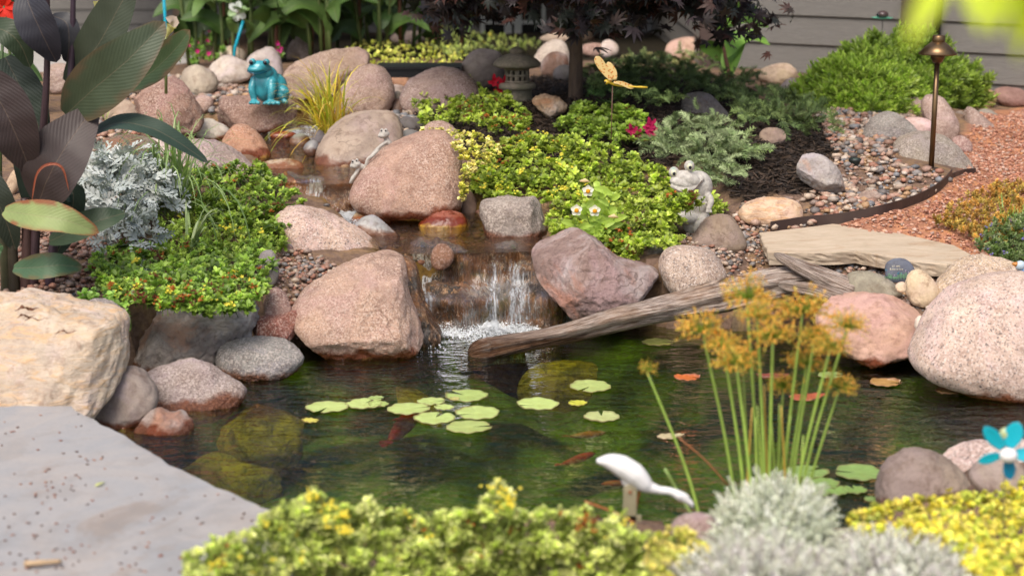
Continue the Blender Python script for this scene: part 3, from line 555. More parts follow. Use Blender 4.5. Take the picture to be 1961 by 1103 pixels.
def cliff(x0, x1, prof, seed, off=0., rough=.034, nx=170, nv=110, v0=0., dens=None, lipshift=.08):
    """a craggy ledge and, with off > 0, the skin of water that follows it"""
    pr = curve(np.array([(0, a, b) for a, b in prof]), nv)[:, 1:]; L = np.concatenate([[0], np.cumsum(np.hypot(*np.diff(pr, axis=0).T))]); L /= L[-1]
    pr = np.stack([np.interp(np.linspace(v0, 1, nv), L, pr[:, 0]), np.interp(np.linspace(v0, 1, nv), L, pr[:, 1])], -1)
    T = np.gradient(pr, axis=0); N = np.stack([T[:, 1], -T[:, 0]], -1); N /= np.linalg.norm(N, axis=1)[:, None]
    if N[:, 1].mean() < 0 and N[:, 0].mean() > 0: N = -N
    px = np.linspace(x0, x1, nx); u = (px - CX) / FPX * prof[0][0] * .94; sh = lipshift * fnoise(np.stack([u * 7, u * 0, u * 0], -1) + seed, 3, seed); e = np.abs(np.linspace(-1, 1, nx)) ** 6 * .12
    V = np.zeros((nv, nx, 3)); V[:, :, 0] = u[None]; V[:, :, 1] = pr[:, 0][:, None] + (sh + e)[None]; V[:, :, 2] = pr[:, 1][:, None]
    V[:, :, 2] += (.024 * fnoise(np.stack([u * 16, u * 0, u * 0], -1) + seed, 3, seed + 4))[None] * smooth(prof[1][1] - .1, prof[2][1] - .01, V[:, :, 2]) * smooth(prof[0][0], prof[1][0] - .05, V[:, :, 1])
    q = V.reshape(-1, 3); d = rough * fnoise(q * np.array([6.5, 7, 8]) + seed, 3, seed) + rough * .35 * np.abs(fnoise(q * np.array([34, 20, 24]) + seed, 3, seed + 2)); d = d.reshape(nv, nx)
    top = smooth(prof[2][1] + .002, prof[2][1] - .03, V[:, :, 2]); d = d * (.3 + .7 * top) + off
    V[:, :, 1] += N[:, None, 0] * d; V[:, :, 2] += N[:, None, 1] * d
    i = np.arange(nv * nx).reshape(nv, nx); F = np.stack([i[:-1, :-1], i[:-1, 1:], i[1:, 1:], i[1:, :-1]], -1).reshape(-1, 4); C_ = None
    if dens is not None:
        D = np.interp(px, *zip(*dens))[None] * (-.35 + 1.4 * smooth(0, .35, np.linspace(0, 1, nv)))[:, None]; C_ = np.repeat(D.reshape(-1, 1), 3, 1)
    return V.reshape(-1, 3), F, C_
PR1 = [(5.95, .165), (5.76, .205), (5.60, .222), (5.55, .19), (5.53, .14), (5.50, .112), (5.43, .10), (5.405, .075), (5.40, .02), (5.39, -.12)]
V, F, _ = cliff(765, 1085, PR1, 3); mk('waterfall_ledge', V, F, sL.m, label='wet brown mossy rock ledge behind the main waterfall', cat='rock ledge')
V, F, c = cliff(765, 1085, PR1, 3, .005, v0=.36, dens=[(775, .3), (790, 1.1), (815, 1.2), (832, .6), (850, .3), (875, .1), (905, .6), (925, .45), (945, .95), (965, .5), (985, 1.1), (1010, .75), (1025, .5), (1045, .2), (1085, -.5)])
mk('waterfall', V, F, sF.m, col=c, label='thin clear sheet of water with white streaks falling into the pond', cat='waterfall', kind='stuff')
PR2 = [(6.75, .28), (6.45, .322), (6.32, .333), (6.27, .30), (6.25, .25), (6.24, .14)]
V, F, _ = cliff(530, 715, PR2, 8, 0, .02, 110, 70, lipshift=.03); mk('waterfall_ledge', V, F, sL2.m, label='rust coloured wet ledge under the small upper fall', cat='rock ledge')
V, F, c = cliff(540, 712, PR2, 8, .004, .02, 110, 70, .55, [(540, -.2), (585, .5), (600, 1.2), (620, .9), (640, .1), (675, .1), (690, 1.3), (712, 1.2)], .03)
mk('waterfall', V, F, sF.m, col=c, label='small upper fall spilling over the rust coloured ledge', cat='waterfall', kind='stuff')
rock('stone', 'round wet brown stone on the lip of the waterfall', (.26, .13, .08), 'granite', (846, 492, 23, 22), Y=5.50, wl=.15, sub=5)
rock('boulder', 'wet grey brown shelf rock at the foot of the waterfall', (.2, .13, .09), 'rugged', [(800, 575), (810, 540), (860, 545), (905, 552), (950, 560), (985, 580), (990, 610), (900, 622), (815, 615)], Y=5.46, dep=.4, mat=sL.m, sub=6, fine=.06, rough=.12, facets=4)
# foam
def foam(px, py, rx, ry, n, seed, lab):
    rs = np.random.default_rng(seed); a = rs.random(n) * 6.283; q = np.sqrt(rs.random(n)) ** 1.2
    P = PZ(px + rx * q * np.cos(a), py + ry * q * np.sin(a), 0.); z0 = (0. if py > 560 else .23 if py > 330 else .34)
    P = PZ(px + rx * q * np.cos(a), py + ry * q * np.sin(a), z0); P[:, 2] += rs.random(n) ** 2.5 * (.04 if n > 2000 else .012) * (1.15 - q); s = .0006 + .0024 * rs.random(n) ** 3
    V, Fi = ico(1); VV = (V[None] * s[:, None, None] * np.array([1, 1, .8]) + P[:, None]).reshape(-1, 3); FF = (Fi[None] + (np.arange(n) * len(V))[:, None, None]).reshape(-1, 3)
    return VV, FF
M_foam = NT('foam_white'); M_foam = M_foam.fin((.88, .9, .92), .2, None, .8)
sQ = NT('froth'); fq = sQ.noise(70, 6, .8, sQ.obj(), .3); fa = sQ.n('Attribute', attribute_name='col').outputs['Fac']; fm = sQ.rng(sQ.math('ADD', fq, sQ.rng(fa, 0., 1., -.28, .16)), .45, .62, 0, .9)
sQ.fin((.8, .83, .85), .35, sQ.bump(fq, .02), .6); tq = sQ.n('BsdfTransparent'); mq = sQ.n('MixShader'); sQ.t.links.new(fm, mq.inputs[0]); sQ.t.links.new(tq.outputs[0], mq.inputs[1]); sQ.t.links.new(sQ.b.outputs[0], mq.inputs[2]); sQ.t.links.new(mq.outputs[0], sQ.out.inputs[0])
def froth(px, py, rx, ry, z, label, seed, h=.01):
    n = 70; a, b = np.meshgrid(np.linspace(-1, 1, n), np.linspace(-1, 1, n)); a = a.ravel(); b = b.ravel(); P = PZ(px + a * rx, py + b * ry, z + .002); r = np.hypot(a, b); D = np.clip(1 - r + .35 * fnoise(np.stack([a * 3, b * 2, a * 0], -1) + seed, 3, seed), 0, 1)
    P[:, 2] += h * D * (.6 + .8 * fnoise(P * 60, 3, seed)); i = np.arange(n * n).reshape(n, n); F = np.stack([i[:-1, :-1], i[:-1, 1:], i[1:, 1:], i[1:, :-1]], -1).reshape(-1, 4)
    mk('froth', P, F[(D[F] > .01).any(1)], sQ.m, col=np.repeat(D[:, None], 3, 1), label=label, cat='foam', kind='stuff')
froth(945, 624, 155, 46, 0., 'soft froth spreading below the main waterfall', 1, .022); froth(665, 412, 75, 22, .23, 'soft froth below the small upper fall', 2); froth(560, 252, 80, 16, .34, 'soft froth of the riffle by the yellow grass', 3)
def foams(lst, label):
    VV = []; FF = []; n = 0
    for a in lst:
        v, f = foam(*a, ''); VV.append(v); FF.append(f + n); n += len(v)
    mk('foam', np.vstack(VV), np.vstack(FF), M_foam, label=label, cat='foam', kind='stuff')
foams([(880, 624, 60, 20, 4200, 1), (985, 615, 70, 22, 6500, 2), (930, 640, 80, 16, 2200, 3), (1050, 612, 50, 10, 1500, 4), (840, 650, 70, 28, 220, 5), (1000, 600, 22, 9, 900, 15)], 'white foam and bubbles churning below the main waterfall')
foams([(640, 408, 50, 12, 800, 6), (700, 400, 25, 14, 400, 7), (690, 425, 40, 8, 250, 9)], 'white foam below the small upper fall')
foams([(560, 250, 55, 10, 800, 8), (600, 245, 20, 5, 120, 12)], 'white water riffle beside the yellow grass')
bl = [(745,540),(605,760),(590,772),(565,780),(552,788),(770,717),(800,716),(748,707),(700,732),(653,766)]
VB = []; FB = []; nb = 0
for i, (a, b) in enumerate([(771,716),(747,708),(700,733),(627,758),(652,764),(588,771),(567,785),(735,708),(803,682),(835,678)]):
    v, f = ell(PZ(a, b, .002), np.array([.004, .004, .0035]) * (1 if i % 3 else 1.4), 2); VB.append(v); FB += [tuple(k + nb for k in q) for q in f]; nb += len(v)
sB = NT('bubble_film'); sB.b.inputs['Transmission Weight'].default_value = 1; sB.b.inputs['IOR'].default_value = 1.1; sB.b.inputs['Roughness'].default_value = 0
mk('bubbles', np.vstack(VB), FB, sB.m, label='clear bubbles floating before the leftmost lily pads', cat='bubbles', kind='stuff')

# ------------------------------------------------------------------ pebbles, mulch, gravel
def polyarea(p): p = np.array(p); return abs(np.sum(p[:, 0] * np.roll(p[:, 1], -1) - np.roll(p[:, 0], -1) * p[:, 1])) / 2
def samp_px(poly, n, seed):
    rs = np.random.default_rng(seed); p = np.array([q[:2] for q in poly], float); out = np.zeros((0, 2))
    while len(out) < n:
        q = rs.random((n * 2, 2)) * (p.max(0) - p.min(0)) + p.min(0); out = np.vstack([out, q[inpoly(q[:, 0], q[:, 1], poly)]])
    return out[:n]
def samp_w(poly, dens, seed):
    w = [tuple(G1(a, b)[:2]) for a, b in poly]; n = int(polyarea(w) * dens); q = samp_px(w, n, seed); return np.stack([q[:, 0], q[:, 1], Hf(q[:, 0], q[:, 1])], -1)
def rotz(a):
    c, s = np.cos(a), np.sin(a); z = np.zeros_like(a); o = np.ones_like(a); return np.stack([np.stack([c, -s, z], -1), np.stack([s, c, z], -1), np.stack([z, z, o], -1)], -2)
def rotx(a):
    c, s = np.cos(a), np.sin(a); z = np.zeros_like(a); o = np.ones_like(a); return np.stack([np.stack([o, z, z], -1), np.stack([z, c, -s], -1), np.stack([z, s, c], -1)], -2)
def roty(a):
    c, s = np.cos(a), np.sin(a); z = np.zeros_like(a); o = np.ones_like(a); return np.stack([np.stack([c, z, s], -1), np.stack([z, o, z], -1), np.stack([-s, z, c], -1)], -2)
PAL = np.array([(.42,.28,.21),(.36,.21,.15),(.46,.36,.27),(.26,.235,.22),(.20,.20,.21),(.50,.38,.29),(.38,.18,.12),(.46,.28,.15),(.30,.22,.18),(.50,.42,.35),(.15,.13,.12),(.40,.25,.19)])
def pebbles(name, label, polys, dens, rmin, rmax, seed, pal=PAL, tri=False, mat=None, lay=.6):
    P = np.vstack([samp_w(p, dens, seed + i) for i, p in enumerate(polys)]); rs = np.random.default_rng(seed); n = len(P)
    V, Fi = ico(1 if not tri else 1); m = len(V); r = rmin + (rmax - rmin) * rs.random(n) ** 2.2
    S = np.stack([r * rs.uniform(.9, 1.4, n), r * rs.uniform(.75, 1.05, n), r * rs.uniform(.5, .75, n)], -1)
    lump = 1 + rs.uniform(-.12 - .12 * tri, .12 + .1 * tri, (n, m, 1))
    Rm = rotz(rs.random(n) * 6.283) @ rotx(rs.normal(0, .35, n)); L = np.einsum('nij,nmj->nmi', Rm, V[None] * lump * S[:, None])
    P[:, 2] += r * rs.uniform(.1, lay + .5, n); VV = (L + P[:, None]).reshape(-1, 3); FF = (Fi[None] + (np.arange(n) * m)[:, None, None]).reshape(-1, 3)
    col = pal[rs.integers(0, len(pal), n)] * rs.uniform(.7, 1.2, (n, 1)); col = np.repeat(col, m, 0)
    mk(name, VV, FF, mat or M_peb, col=col, sm=not tri, label=label, cat='pebbles' if not tri else 'gravel', kind='stuff')
pebbles('river_pebbles', 'mixed river pebbles in the bed around the path light', [[(1560,225),(1640,205),(1760,215),(1720,260),(1720,320),(1800,335),(1818,345),(1790,372),(1700,402),(1560,432),(1430,440),(1390,425),(1420,395),(1540,385),(1590,335),(1600,290)]], 2600, .007, .021, 21)
pebbles('river_pebbles', 'small river pebbles around the flagstone and driftwood', [[(1300,460),(1430,425),(1480,430),(1470,480),(1640,492),(1860,515),(1830,560),(1780,600),(1640,600),(1500,570),(1370,570),(1330,520)]], 5200, .005, .014, 22)
pebbles('river_pebbles', 'reddish pebbles between the two granite boulders left of the stream', [[(520,470),(570,480),(640,515),(740,505),(700,530),(600,560),(590,640),(570,670),(520,600),(490,540)],[(560,505),(640,512),(720,500),(760,500),(750,525),(690,530),(600,560),(570,560)]], 5200, .005, .014, 23, PAL[[0, 1, 2, 6, 8, 3]])
pebbles('river_pebbles', 'brown pebbles under the dark canna', [[(-20,440),(200,440),(220,600),(-20,600)]], 4200, .006, .016, 24, PAL[[1, 8, 6, 0]] * .75)
pebbles('river_pebbles', 'pebbles behind the turquoise frog and along the upper stream', [[(180,150),(350,150),(480,175),(560,195),(720,200),(800,215),(800,290),(740,260),(600,215),(500,225),(380,230),(200,300),(120,260)]], 1500, .009, .024, 25)
pebbles('stream_pebbles', 'wet brown pebbles on the bed of the stream pool', [[(620,395),(900,400),(1030,465),(1020,500),(780,500),(700,450)]], 3000, .006, .016, 26, PAL[[1, 6, 7, 3, 10]] * .6, lay=.2)
pebbles('stream_pebbles', 'wet pebbles on the bed of the upper stream', [[(370,240),(500,240),(640,220),(610,300),(700,330),(600,360),(520,345),(500,300)]], 1500, .008, .02, 27, PAL[[1, 6, 7, 3, 10, 2]] * .6, lay=.2)
pebbles('red_gravel', 'crushed red lava gravel path on the right', [[(1490,440),(1600,440),(1740,402),(1820,357),(1845,338),(1845,270),(1860,240),(1870,218),(1961,208),(2060,208),(2060,520),(1961,500),(1850,492),(1700,470)]], 5200, .004, .009, 28, np.array([(.52,.24,.15),(.42,.18,.11),(.60,.33,.22),(.34,.15,.1),(.55,.38,.3)]), tri=True)
def shreds(name, label, polys, dens, seed):
    P = np.vstack([samp_w(p, dens, seed + i) for i, p in enumerate(polys)]); rs = np.random.default_rng(seed); n = len(P)
    B, FB_ = box(np.zeros(3), np.ones(3)); B = B.copy(); FB_ = np.array(FB_); L = rs.uniform(.012, .05, n); S = np.stack([L, rs.uniform(.003, .009, n), rs.uniform(.0015, .003, n)], -1)
    Rm = rotz(rs.random(n) * 6.283) @ roty(rs.normal(0, .3, n)) @ rotx(rs.normal(0, .6, n)); VV = np.einsum('nij,nmj->nmi', Rm, B[None] * S[:, None])
    P[:, 2] += rs.uniform(.0, .014, n); VV = (VV + P[:, None]).reshape(-1, 3); FF = (FB_[None] + (np.arange(n) * 8)[:, None, None]).reshape(-1, 4)
    pal = np.array([(.03,.02,.014),(.055,.034,.022),(.02,.014,.011),(.09,.06,.04)]); col = np.repeat(pal[rs.choice(4, n, p=[.4, .3, .2, .1])] * rs.uniform(.7, 1.3, (n, 1)), 8, 0)
    mk(name, VV, FF, M_mass, col=col, sm=False, label=label, cat='mulch', kind='stuff')
shreds('bark_mulch', 'dark shredded bark mulch around the maple and junipers', [Z_MULCH], 4200, 31)
# ------------------------------------------------------------------ leaf templates
def leafT(L, Wd, prof, bend=.3, fold=.25, a0=.2, seg=None):
    """leaf along +X; prof: widths at stations; returns V, quads, t"""
    n = len(prof); ts = np.linspace(0, 1, n); ang = a0 - bend * ts; dx = np.cos(ang) * L / (n - 1); dz = np.sin(ang) * L / (n - 1)
    x = np.concatenate([[0], np.cumsum(dx[:-1])]); z = np.concatenate([[0], np.cumsum(dz[:-1])]); w = np.array(prof) * Wd / 2
    V = np.stack([np.stack([x, -w, z + fold * w], -1), np.stack([x, w * 0, z], -1), np.stack([x, w, z + fold * w], -1)], 1).reshape(-1, 3)
    F = []
    for i in range(n - 1):
        for j in (0, 1): F.append((i * 3 + j, (i + 1) * 3 + j, (i + 1) * 3 + j + 1, i * 3 + j + 1))
    return V, F, np.repeat(ts, 3)
def mat3(az, tilt, roll=0.):
    return np.array(Matrix.Rotation(az, 3, 'Z') @ Matrix.Rotation(-tilt, 3, 'Y') @ Matrix.Rotation(roll, 3, 'X'))
class TB:
    def __init__(s): s.V = []; s.F = []; s.c = []; s.n = 0
    def add(s, V, F, c, M=None, o=(0, 0, 0)):
        V = np.asarray(V, float); V = (V @ np.asarray(M).T if M is not None else V) + np.asarray(o); s.V.append(V)
        s.F += [tuple(i + s.n for i in f) for f in F]; s.c.append(np.broadcast_to(np.asarray(c, float), (len(V), 4))); s.n += len(V)
    def get(s):
        d = {}
        for f in s.F: d.setdefault(len(f), []).append(f)
        return np.vstack(s.V), {k: np.array(v) for k, v in d.items()}, np.vstack(s.c)
SPAT = [.25, .45, .9, .95, .1]; LANC = [.3, .9, 1, .6, .04]; OVAL = [.3, .95, 1, .7, .1]; LIN = [.8, 1, .8, .5, .05]
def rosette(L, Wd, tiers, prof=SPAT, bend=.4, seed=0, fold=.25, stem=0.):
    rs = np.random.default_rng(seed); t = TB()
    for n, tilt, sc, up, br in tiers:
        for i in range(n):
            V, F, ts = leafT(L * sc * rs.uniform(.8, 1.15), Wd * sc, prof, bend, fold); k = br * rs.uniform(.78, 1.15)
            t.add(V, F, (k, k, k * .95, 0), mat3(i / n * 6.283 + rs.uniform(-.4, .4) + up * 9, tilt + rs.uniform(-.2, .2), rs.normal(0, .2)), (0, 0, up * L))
    if stem:
        V, F = tube([(0, 0, -stem), (0, 0, 0)], [L * .05, L * .05], 4, False); t.add(V, F, (.6, .7, .5, 0))
    return t.get()
def starflower(r, n=5, col=(.85, .72, .04), seed=0, heads=5, spread=1.6):
    rs = np.random.default_rng(seed); t = TB()
    for h in range(heads):
        o = np.array([rs.normal(0, r * spread * .5), rs.normal(0, r * spread * .5), rs.uniform(0, r)]) if heads > 1 else np.zeros(3)
        for i in range(n):
            V, F, _ = leafT(r, r * .55, [.4, 1, .1], .1, .1); t.add(V, F, (*col, 1), mat3(i / n * 6.283 + h, .5 + rs.uniform(-.2, .2)), o)
    return t.get()
def scatter(name, tmpls, pos, mat, up=None, tilt=.3, scale=1., svar=.25, col=(.1, .2, .03), cols=None, cvar=.2, seed=1, shade=None, parent=None, yaw=None, org=None, **tags):
    rs = np.random.default_rng(seed); pos = np.asarray(pos); n = len(pos); k = rs.integers(0, len(tmpls), n)
    if up is None: up = np.tile([0, 0, 1.], (n, 1))
    up = up + rs.normal(0, tilt, (n, 3)); up /= np.linalg.norm(up, axis=1)[:, None] + 1e-9
    yw = rs.random(n) * 6.283 if yaw is None else yaw; ref = np.stack([np.cos(yw), np.sin(yw), np.zeros(n)], -1)
    xax = ref - up * (ref * up).sum(1)[:, None]; xax /= np.linalg.norm(xax, axis=1)[:, None] + 1e-9; yax = np.cross(up, xax)
    M = np.stack([xax, yax, up], -1); sc = scale * (1 + rs.uniform(-svar, svar, n))
    if cols is None: cols = np.array([col])
    cols = np.array(cols); C0 = cols[rs.integers(0, len(cols), n)] * (1 + rs.uniform(-cvar, cvar, (n, 1)))
    VV = []; FF = []; CC = []; off = 0
    for j, (V, Fd, c) in enumerate(tmpls):
        s = k == j; m = s.sum()
        if not m: continue
        P = np.einsum('nij,vj->nvi', M[s], V) * sc[s][:, None, None] + pos[s][:, None]; VV.append(P.reshape(-1, 3))
        cc = C0[s][:, None] * c[None, :, :3] * (1 - c[None, :, 3:]) + c[None, :, :3] * c[None, :, 3:]; CC.append(cc.reshape(-1, 3))
        for q in Fd.values(): FF.append((q[None] + (np.arange(m) * len(V))[:, None, None]).reshape(-1, q.shape[1]) + off)
        off += m * len(V)
    return mk(name, np.vstack(VV), FF, mat, parent=parent, org=org, col=np.vstack(CC), **tags)
def patchpts(poly, sp, off, lump, seed):
    """points over a planted area drawn on the picture; heights from the ground plus the thickness of the mat"""
    n = int(polyarea(poly) if False else polyarea([q[:2] for q in poly]) / sp ** 2); q = samp_px(poly, n, seed)
    if any(len(p) > 2 for p in poly):
        A = np.array([(p[0], p[1], p[2] if len(p) > 2 else G1(p[0], p[1], off)[1]) for p in poly]); 
        w = 1 / (((q[:, None, 0] - A[:, 0]) ** 2 + (q[:, None, 1] - A[:, 1]) ** 2) + 60) ** 1.3; Y = (w * A[:, 2]).sum(1) / w.sum(1)
        Y = Y + lump * .7 * vnoise(np.stack([q[:, 0] / 34, q[:, 1] / 24, q[:, 0] * 0], -1), seed); return PY(q[:, 0], q[:, 1], Y)
    o = off + lump * vnoise(np.stack([q[:, 0] / 38, q[:, 1] / 26, q[:, 0] * 0], -1), seed) + lump * .3 * np.random.default_rng(seed).normal(size=n)
    return G(q[:, 0], q[:, 1], np.maximum(o, .004))
def polyarea(p): p = np.array(p); return abs(np.sum(p[:, 0] * np.roll(p[:, 1], -1) - np.roll(p[:, 0], -1) * p[:, 1])) / 2
UPV = np.array([0, -.35, 1.])
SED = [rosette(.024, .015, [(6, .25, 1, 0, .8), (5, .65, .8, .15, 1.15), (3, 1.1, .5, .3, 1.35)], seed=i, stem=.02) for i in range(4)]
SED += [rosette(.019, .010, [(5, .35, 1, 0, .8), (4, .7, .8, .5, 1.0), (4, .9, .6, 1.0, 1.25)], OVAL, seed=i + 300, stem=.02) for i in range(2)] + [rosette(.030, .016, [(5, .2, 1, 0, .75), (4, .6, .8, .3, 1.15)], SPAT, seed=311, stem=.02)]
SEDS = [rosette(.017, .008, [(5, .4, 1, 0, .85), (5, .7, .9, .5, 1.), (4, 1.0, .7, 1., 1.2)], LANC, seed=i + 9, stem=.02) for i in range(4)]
FLY = [starflower(.0065, 5, (.85, .72, .1), i, 5, 2.6) for i in range(3)]
FLO = [starflower(.006, 5, (.42, .13, .03), i, 5, 2.0) for i in range(2)] + [starflower(.006, 4, (.14, .035, .02), i, 6, 2.4) for i in range(2)]
def sedum(name, label, poly, sp, off=.05, lump=.025, tm=None, cols=((.38, .48, .06), (.48, .57, .09), (.24, .33, .04)), scale=1., fy=.03, fo=.05, seed=1, cvar=.38, mat=None, tilt=.35, under=.35):
    P = patchpts(poly, sp, off, lump, seed); n = len(P); up = np.tile(UPV, (n, 1))
    P2 = patchpts(poly, sp * 1.5, off * .5, lump * .6, seed + 70); P2[:, 1] += .015
    P = np.vstack([P, P2]); up = np.vstack([up, np.tile(UPV, (len(P2), 1))])
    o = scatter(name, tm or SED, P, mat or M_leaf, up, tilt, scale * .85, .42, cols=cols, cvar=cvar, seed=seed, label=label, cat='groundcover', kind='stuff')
    rs = np.random.default_rng(seed + 5)
    for f, tf, nm in ((fy, FLY, 'yellow_blossoms'), (fo, FLO, 'seed_heads')):
        # blossoms gather in drifts
        if f <= 0: continue
        d = vnoise(P[:n] * 5 + (3 if tf is FLO else 40), seed + 3); s = (rs.random(n) < f * np.clip(1 + 2.2 * d, 0, 3)); Q = P[:n][s] + np.array([0, -.008, .012])
        if len(Q) > 2: scatter(nm, tf, Q, M_petal, np.tile(UPV, (len(Q), 1)), .3, scale * 1.15, .3, cvar=.1, seed=seed, parent=o, kind='stuff')
    return o
# main mats
sedum('sedum_mat', 'large green sedum mat with yellow flowers between stream and grey frog statue', [(895,345),(930,300),(960,270),(1020,258),(1080,262),(1150,275),(1220,300),(1290,335),(1340,365),(1392,398),(1385,412),(1340,418),(1290,430),(1310,455),(1300,470),(1240,475),(1215,505),(1180,500),(1130,468),(1060,455),(1042,420),(1040,385),(1000,382),(920,382),(895,370)], 8.3, .05, .035, seed=101, fy=.05, fo=.06)
sedum('sedum_mat', 'long low sedum curtain with dark red seed heads on the left bank above the dark grey boulder', [(165,490,5.1),(230,470,5.3),(330,470,5.4),(440,465,5.5),(530,470,5.6),(520,530,5.2),(510,560,5.0),(480,595,4.8),(430,605,4.72),(380,600,4.72),(330,595,4.72),(270,598,4.7),(215,575,4.8),(180,545,4.9)], 9, .05, .03, seed=102, fo=.10, fy=.015, scale=.98, cols=((.25,.39,.055),(.34,.48,.075),(.15,.25,.035)))
sedum('sedum_mat', 'dark glossy sedum clump at the upper fall on the left bank', [(350,335),(420,318),(500,312),(540,345),(580,372),(590,392),(550,400),(555,440),(545,475),(500,470),(430,450),(380,420),(345,370)], 9.5, .06, .03, seed=103, fy=.04, fo=.08, cols=((.22,.33,.04),(.32,.43,.06),(.14,.22,.03)))
sedum('fine_groundcover', 'feathery light green groundcover in the middle of the left bank', [(300,400),(360,360),(430,380),(520,440),(545,480),(520,500),(440,500),(360,510),(300,480)], 8.5, .05, .025, SEDS, seed=104, fy=.03, fo=0, cols=((.34,.46,.08),(.43,.54,.11)))
sedum('sedum_mat', 'green sedum clump with orange tips above the pink granite boulder', [(782,205),(800,175),(850,152),(900,150),(930,175),(970,180),(1000,205),(1020,225),(1010,250),(960,255),(920,240),(880,232),(850,245),(810,240)], 8, .07, .025, seed=105, fy=.02, fo=.09, scale=1.0, cols=((.30,.40,.05),(.40,.49,.07)))
sedum('sedum_mat', 'bright green leafy clump below the dragonfly stake', [(1065,245),(1090,210),(1110,198),(1150,205),(1200,205),(1235,225),(1240,250),(1200,275),(1150,270),(1095,262)], 8.5, .06, .025, seed=106, fy=0, fo=.02, scale=1.15, cols=((.26,.38,.05),(.34,.46,.07)))
JEN = [rosette(.010, .010, [(4, .3, 1, 0, .9), (4, .6, .9, .6, 1.1)], OVAL, seed=i + 30) for i in range(3)]
GOLD = ((.62,.56,.10),(.74,.64,.18),(.48,.50,.08),(.78,.68,.30))
sedum('golden_creeper', 'golden creeping jenny trailing down beside the large rounded granite boulder', [(800,252,6.5),(830,248,6.5),(870,250,6.6),(940,262,6.5),(965,290,6.4),(945,310,6.2),(915,320,6.05),(905,350,5.98),(888,395,5.95),(878,380,5.95),(880,330,5.97),(872,290,6.05),(840,268,6.3)], 6.5, .05, .02, JEN, GOLD, 1.1, 0, 0, 107)
sedum('golden_creeper', 'yellow green creeper covering the raised planter behind the arched mauve boulder', [(655,90),(700,78),(780,80),(850,85),(880,90),(900,110),(860,125),(790,124),(710,128),(690,105)], 6, .08, .02, JEN, ((.60,.62,.12),(.70,.66,.2),(.48,.54,.1)), 1.3, 0, 0, 108)
sedum('sedum_mat', 'pale green creeping clump beside the yellow green planter creeper', [(800,75),(840,52),(900,62),(960,70),(1030,78),(1035,95),(985,100),(920,98),(870,110),(830,95)], 6.5, .08, .03, SEDS, ((.44,.52,.16),(.34,.42,.16),(.5,.54,.2)), 1.3, .03, .02, 109)
# foreground mats
FG = ((.52,.60,.15),(.62,.68,.22),(.42,.50,.11),(.68,.70,.28))
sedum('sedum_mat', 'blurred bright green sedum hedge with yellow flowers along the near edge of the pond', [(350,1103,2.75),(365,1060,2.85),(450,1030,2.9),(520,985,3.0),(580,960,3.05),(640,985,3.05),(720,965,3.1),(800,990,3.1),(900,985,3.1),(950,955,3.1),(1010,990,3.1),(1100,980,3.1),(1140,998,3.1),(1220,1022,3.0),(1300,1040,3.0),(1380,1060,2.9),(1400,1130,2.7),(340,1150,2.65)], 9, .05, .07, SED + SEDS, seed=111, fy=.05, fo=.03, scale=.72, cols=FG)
for j, (a, b, w) in enumerate([(600,935,26),(955,925,34),(640,960,30),(1120,965,26),(1180,970,22),(1300,1000,28)]):
    sedum('sedum_stalk', ['leftmost raised sedum stalk with yellow tips at the near edge','tallest yellow tipped sedum stalk in the blurred foreground','low sedum stalk right of the leftmost raised one','sedum stalk with orange tips left of the egret','sedum stalk just below the egret','sedum stalk right of the egret over the pink foreground stone'][j],
          [(a - w, b + 70, 3.02), (a - w * .8, b + 32, 3.05), (a, b + 4, 3.08), (a + w * .8, b + 34, 3.05), (a + w, b + 70, 3.02)], 10, .05, .03, tm=SED + SEDS, seed=120 + j, fy=.22, fo=.04 if j != 3 else .4, scale=.7, cols=FG)
sedum('golden_sedum', 'carpet of bright yellow sedum on the right foreground bank', [(1590,1004,3.1),(1650,982,3.15),(1720,962,3.2),(1800,950,3.25),(1880,945,3.3),(1961,925,3.3),(2020,920,3.3),(2020,1150,2.65),(1900,1150,2.65),(1850,1103,2.75),(1830,1060,2.85),(1760,1040,2.9),(1660,1030,2.95)], 8.5, .04, .035, JEN, ((.74,.62,.07),(.80,.68,.14),(.66,.62,.08),(.52,.56,.08)), 1.0, .0, 0, 112)
sedum('golden_sedum', 'pale yellow sedum fringe before the pink foreground stone', [(1230,1050,2.9),(1290,1010,2.98),(1360,1050,2.9),(1400,1103,2.75),(1250,1120,2.72)], 10, .04, .03, JEN, ((.60,.52,.15),(.5,.5,.1)), 1.1, 0, .03, 113)
sedum('golden_groundcover', 'dry golden orange groundcover patch on the red gravel', [(1790,425),(1830,395),(1870,372),(1920,352),(1990,345),(2010,440),(1961,470),(1900,470),(1850,450)], 7, .03, .012, SEDS, ((.55,.30,.07),(.6,.38,.1),(.45,.33,.08)), 1.0, 0, 0, 114)
sedum('thyme_mat', 'green and mauve thyme clump at the right edge above the tan granite boulder', [(1870,470),(1895,430),(1961,410),(2020,410),(2020,520),(1961,510),(1890,495)], 7, .05, .03, SEDS, ((.18,.25,.09),(.25,.3,.14),(.13,.2,.05)), 1.1, 0, 0, 115)
THY = [starflower(.006, 4, (.25, .2, .55), i, 4, 2) for i in range(2)]
q_ = patchpts([(1870,470),(1895,430),(1961,415),(2000,410),(2000,490),(1890,490)], 18, .07, .03, 44); scatter('thyme_blossoms', THY, q_, M_petal, None, .4, 1., label='tiny violet blossoms over the thyme clump', cat='blossoms', kind='stuff')
CRN = [rosette(.016, .016, [(3, .3, 1, 0, 1), (3, .7, .8, .8, 1.2)], OVAL, seed=i + 60, stem=.02) for i in range(3)]
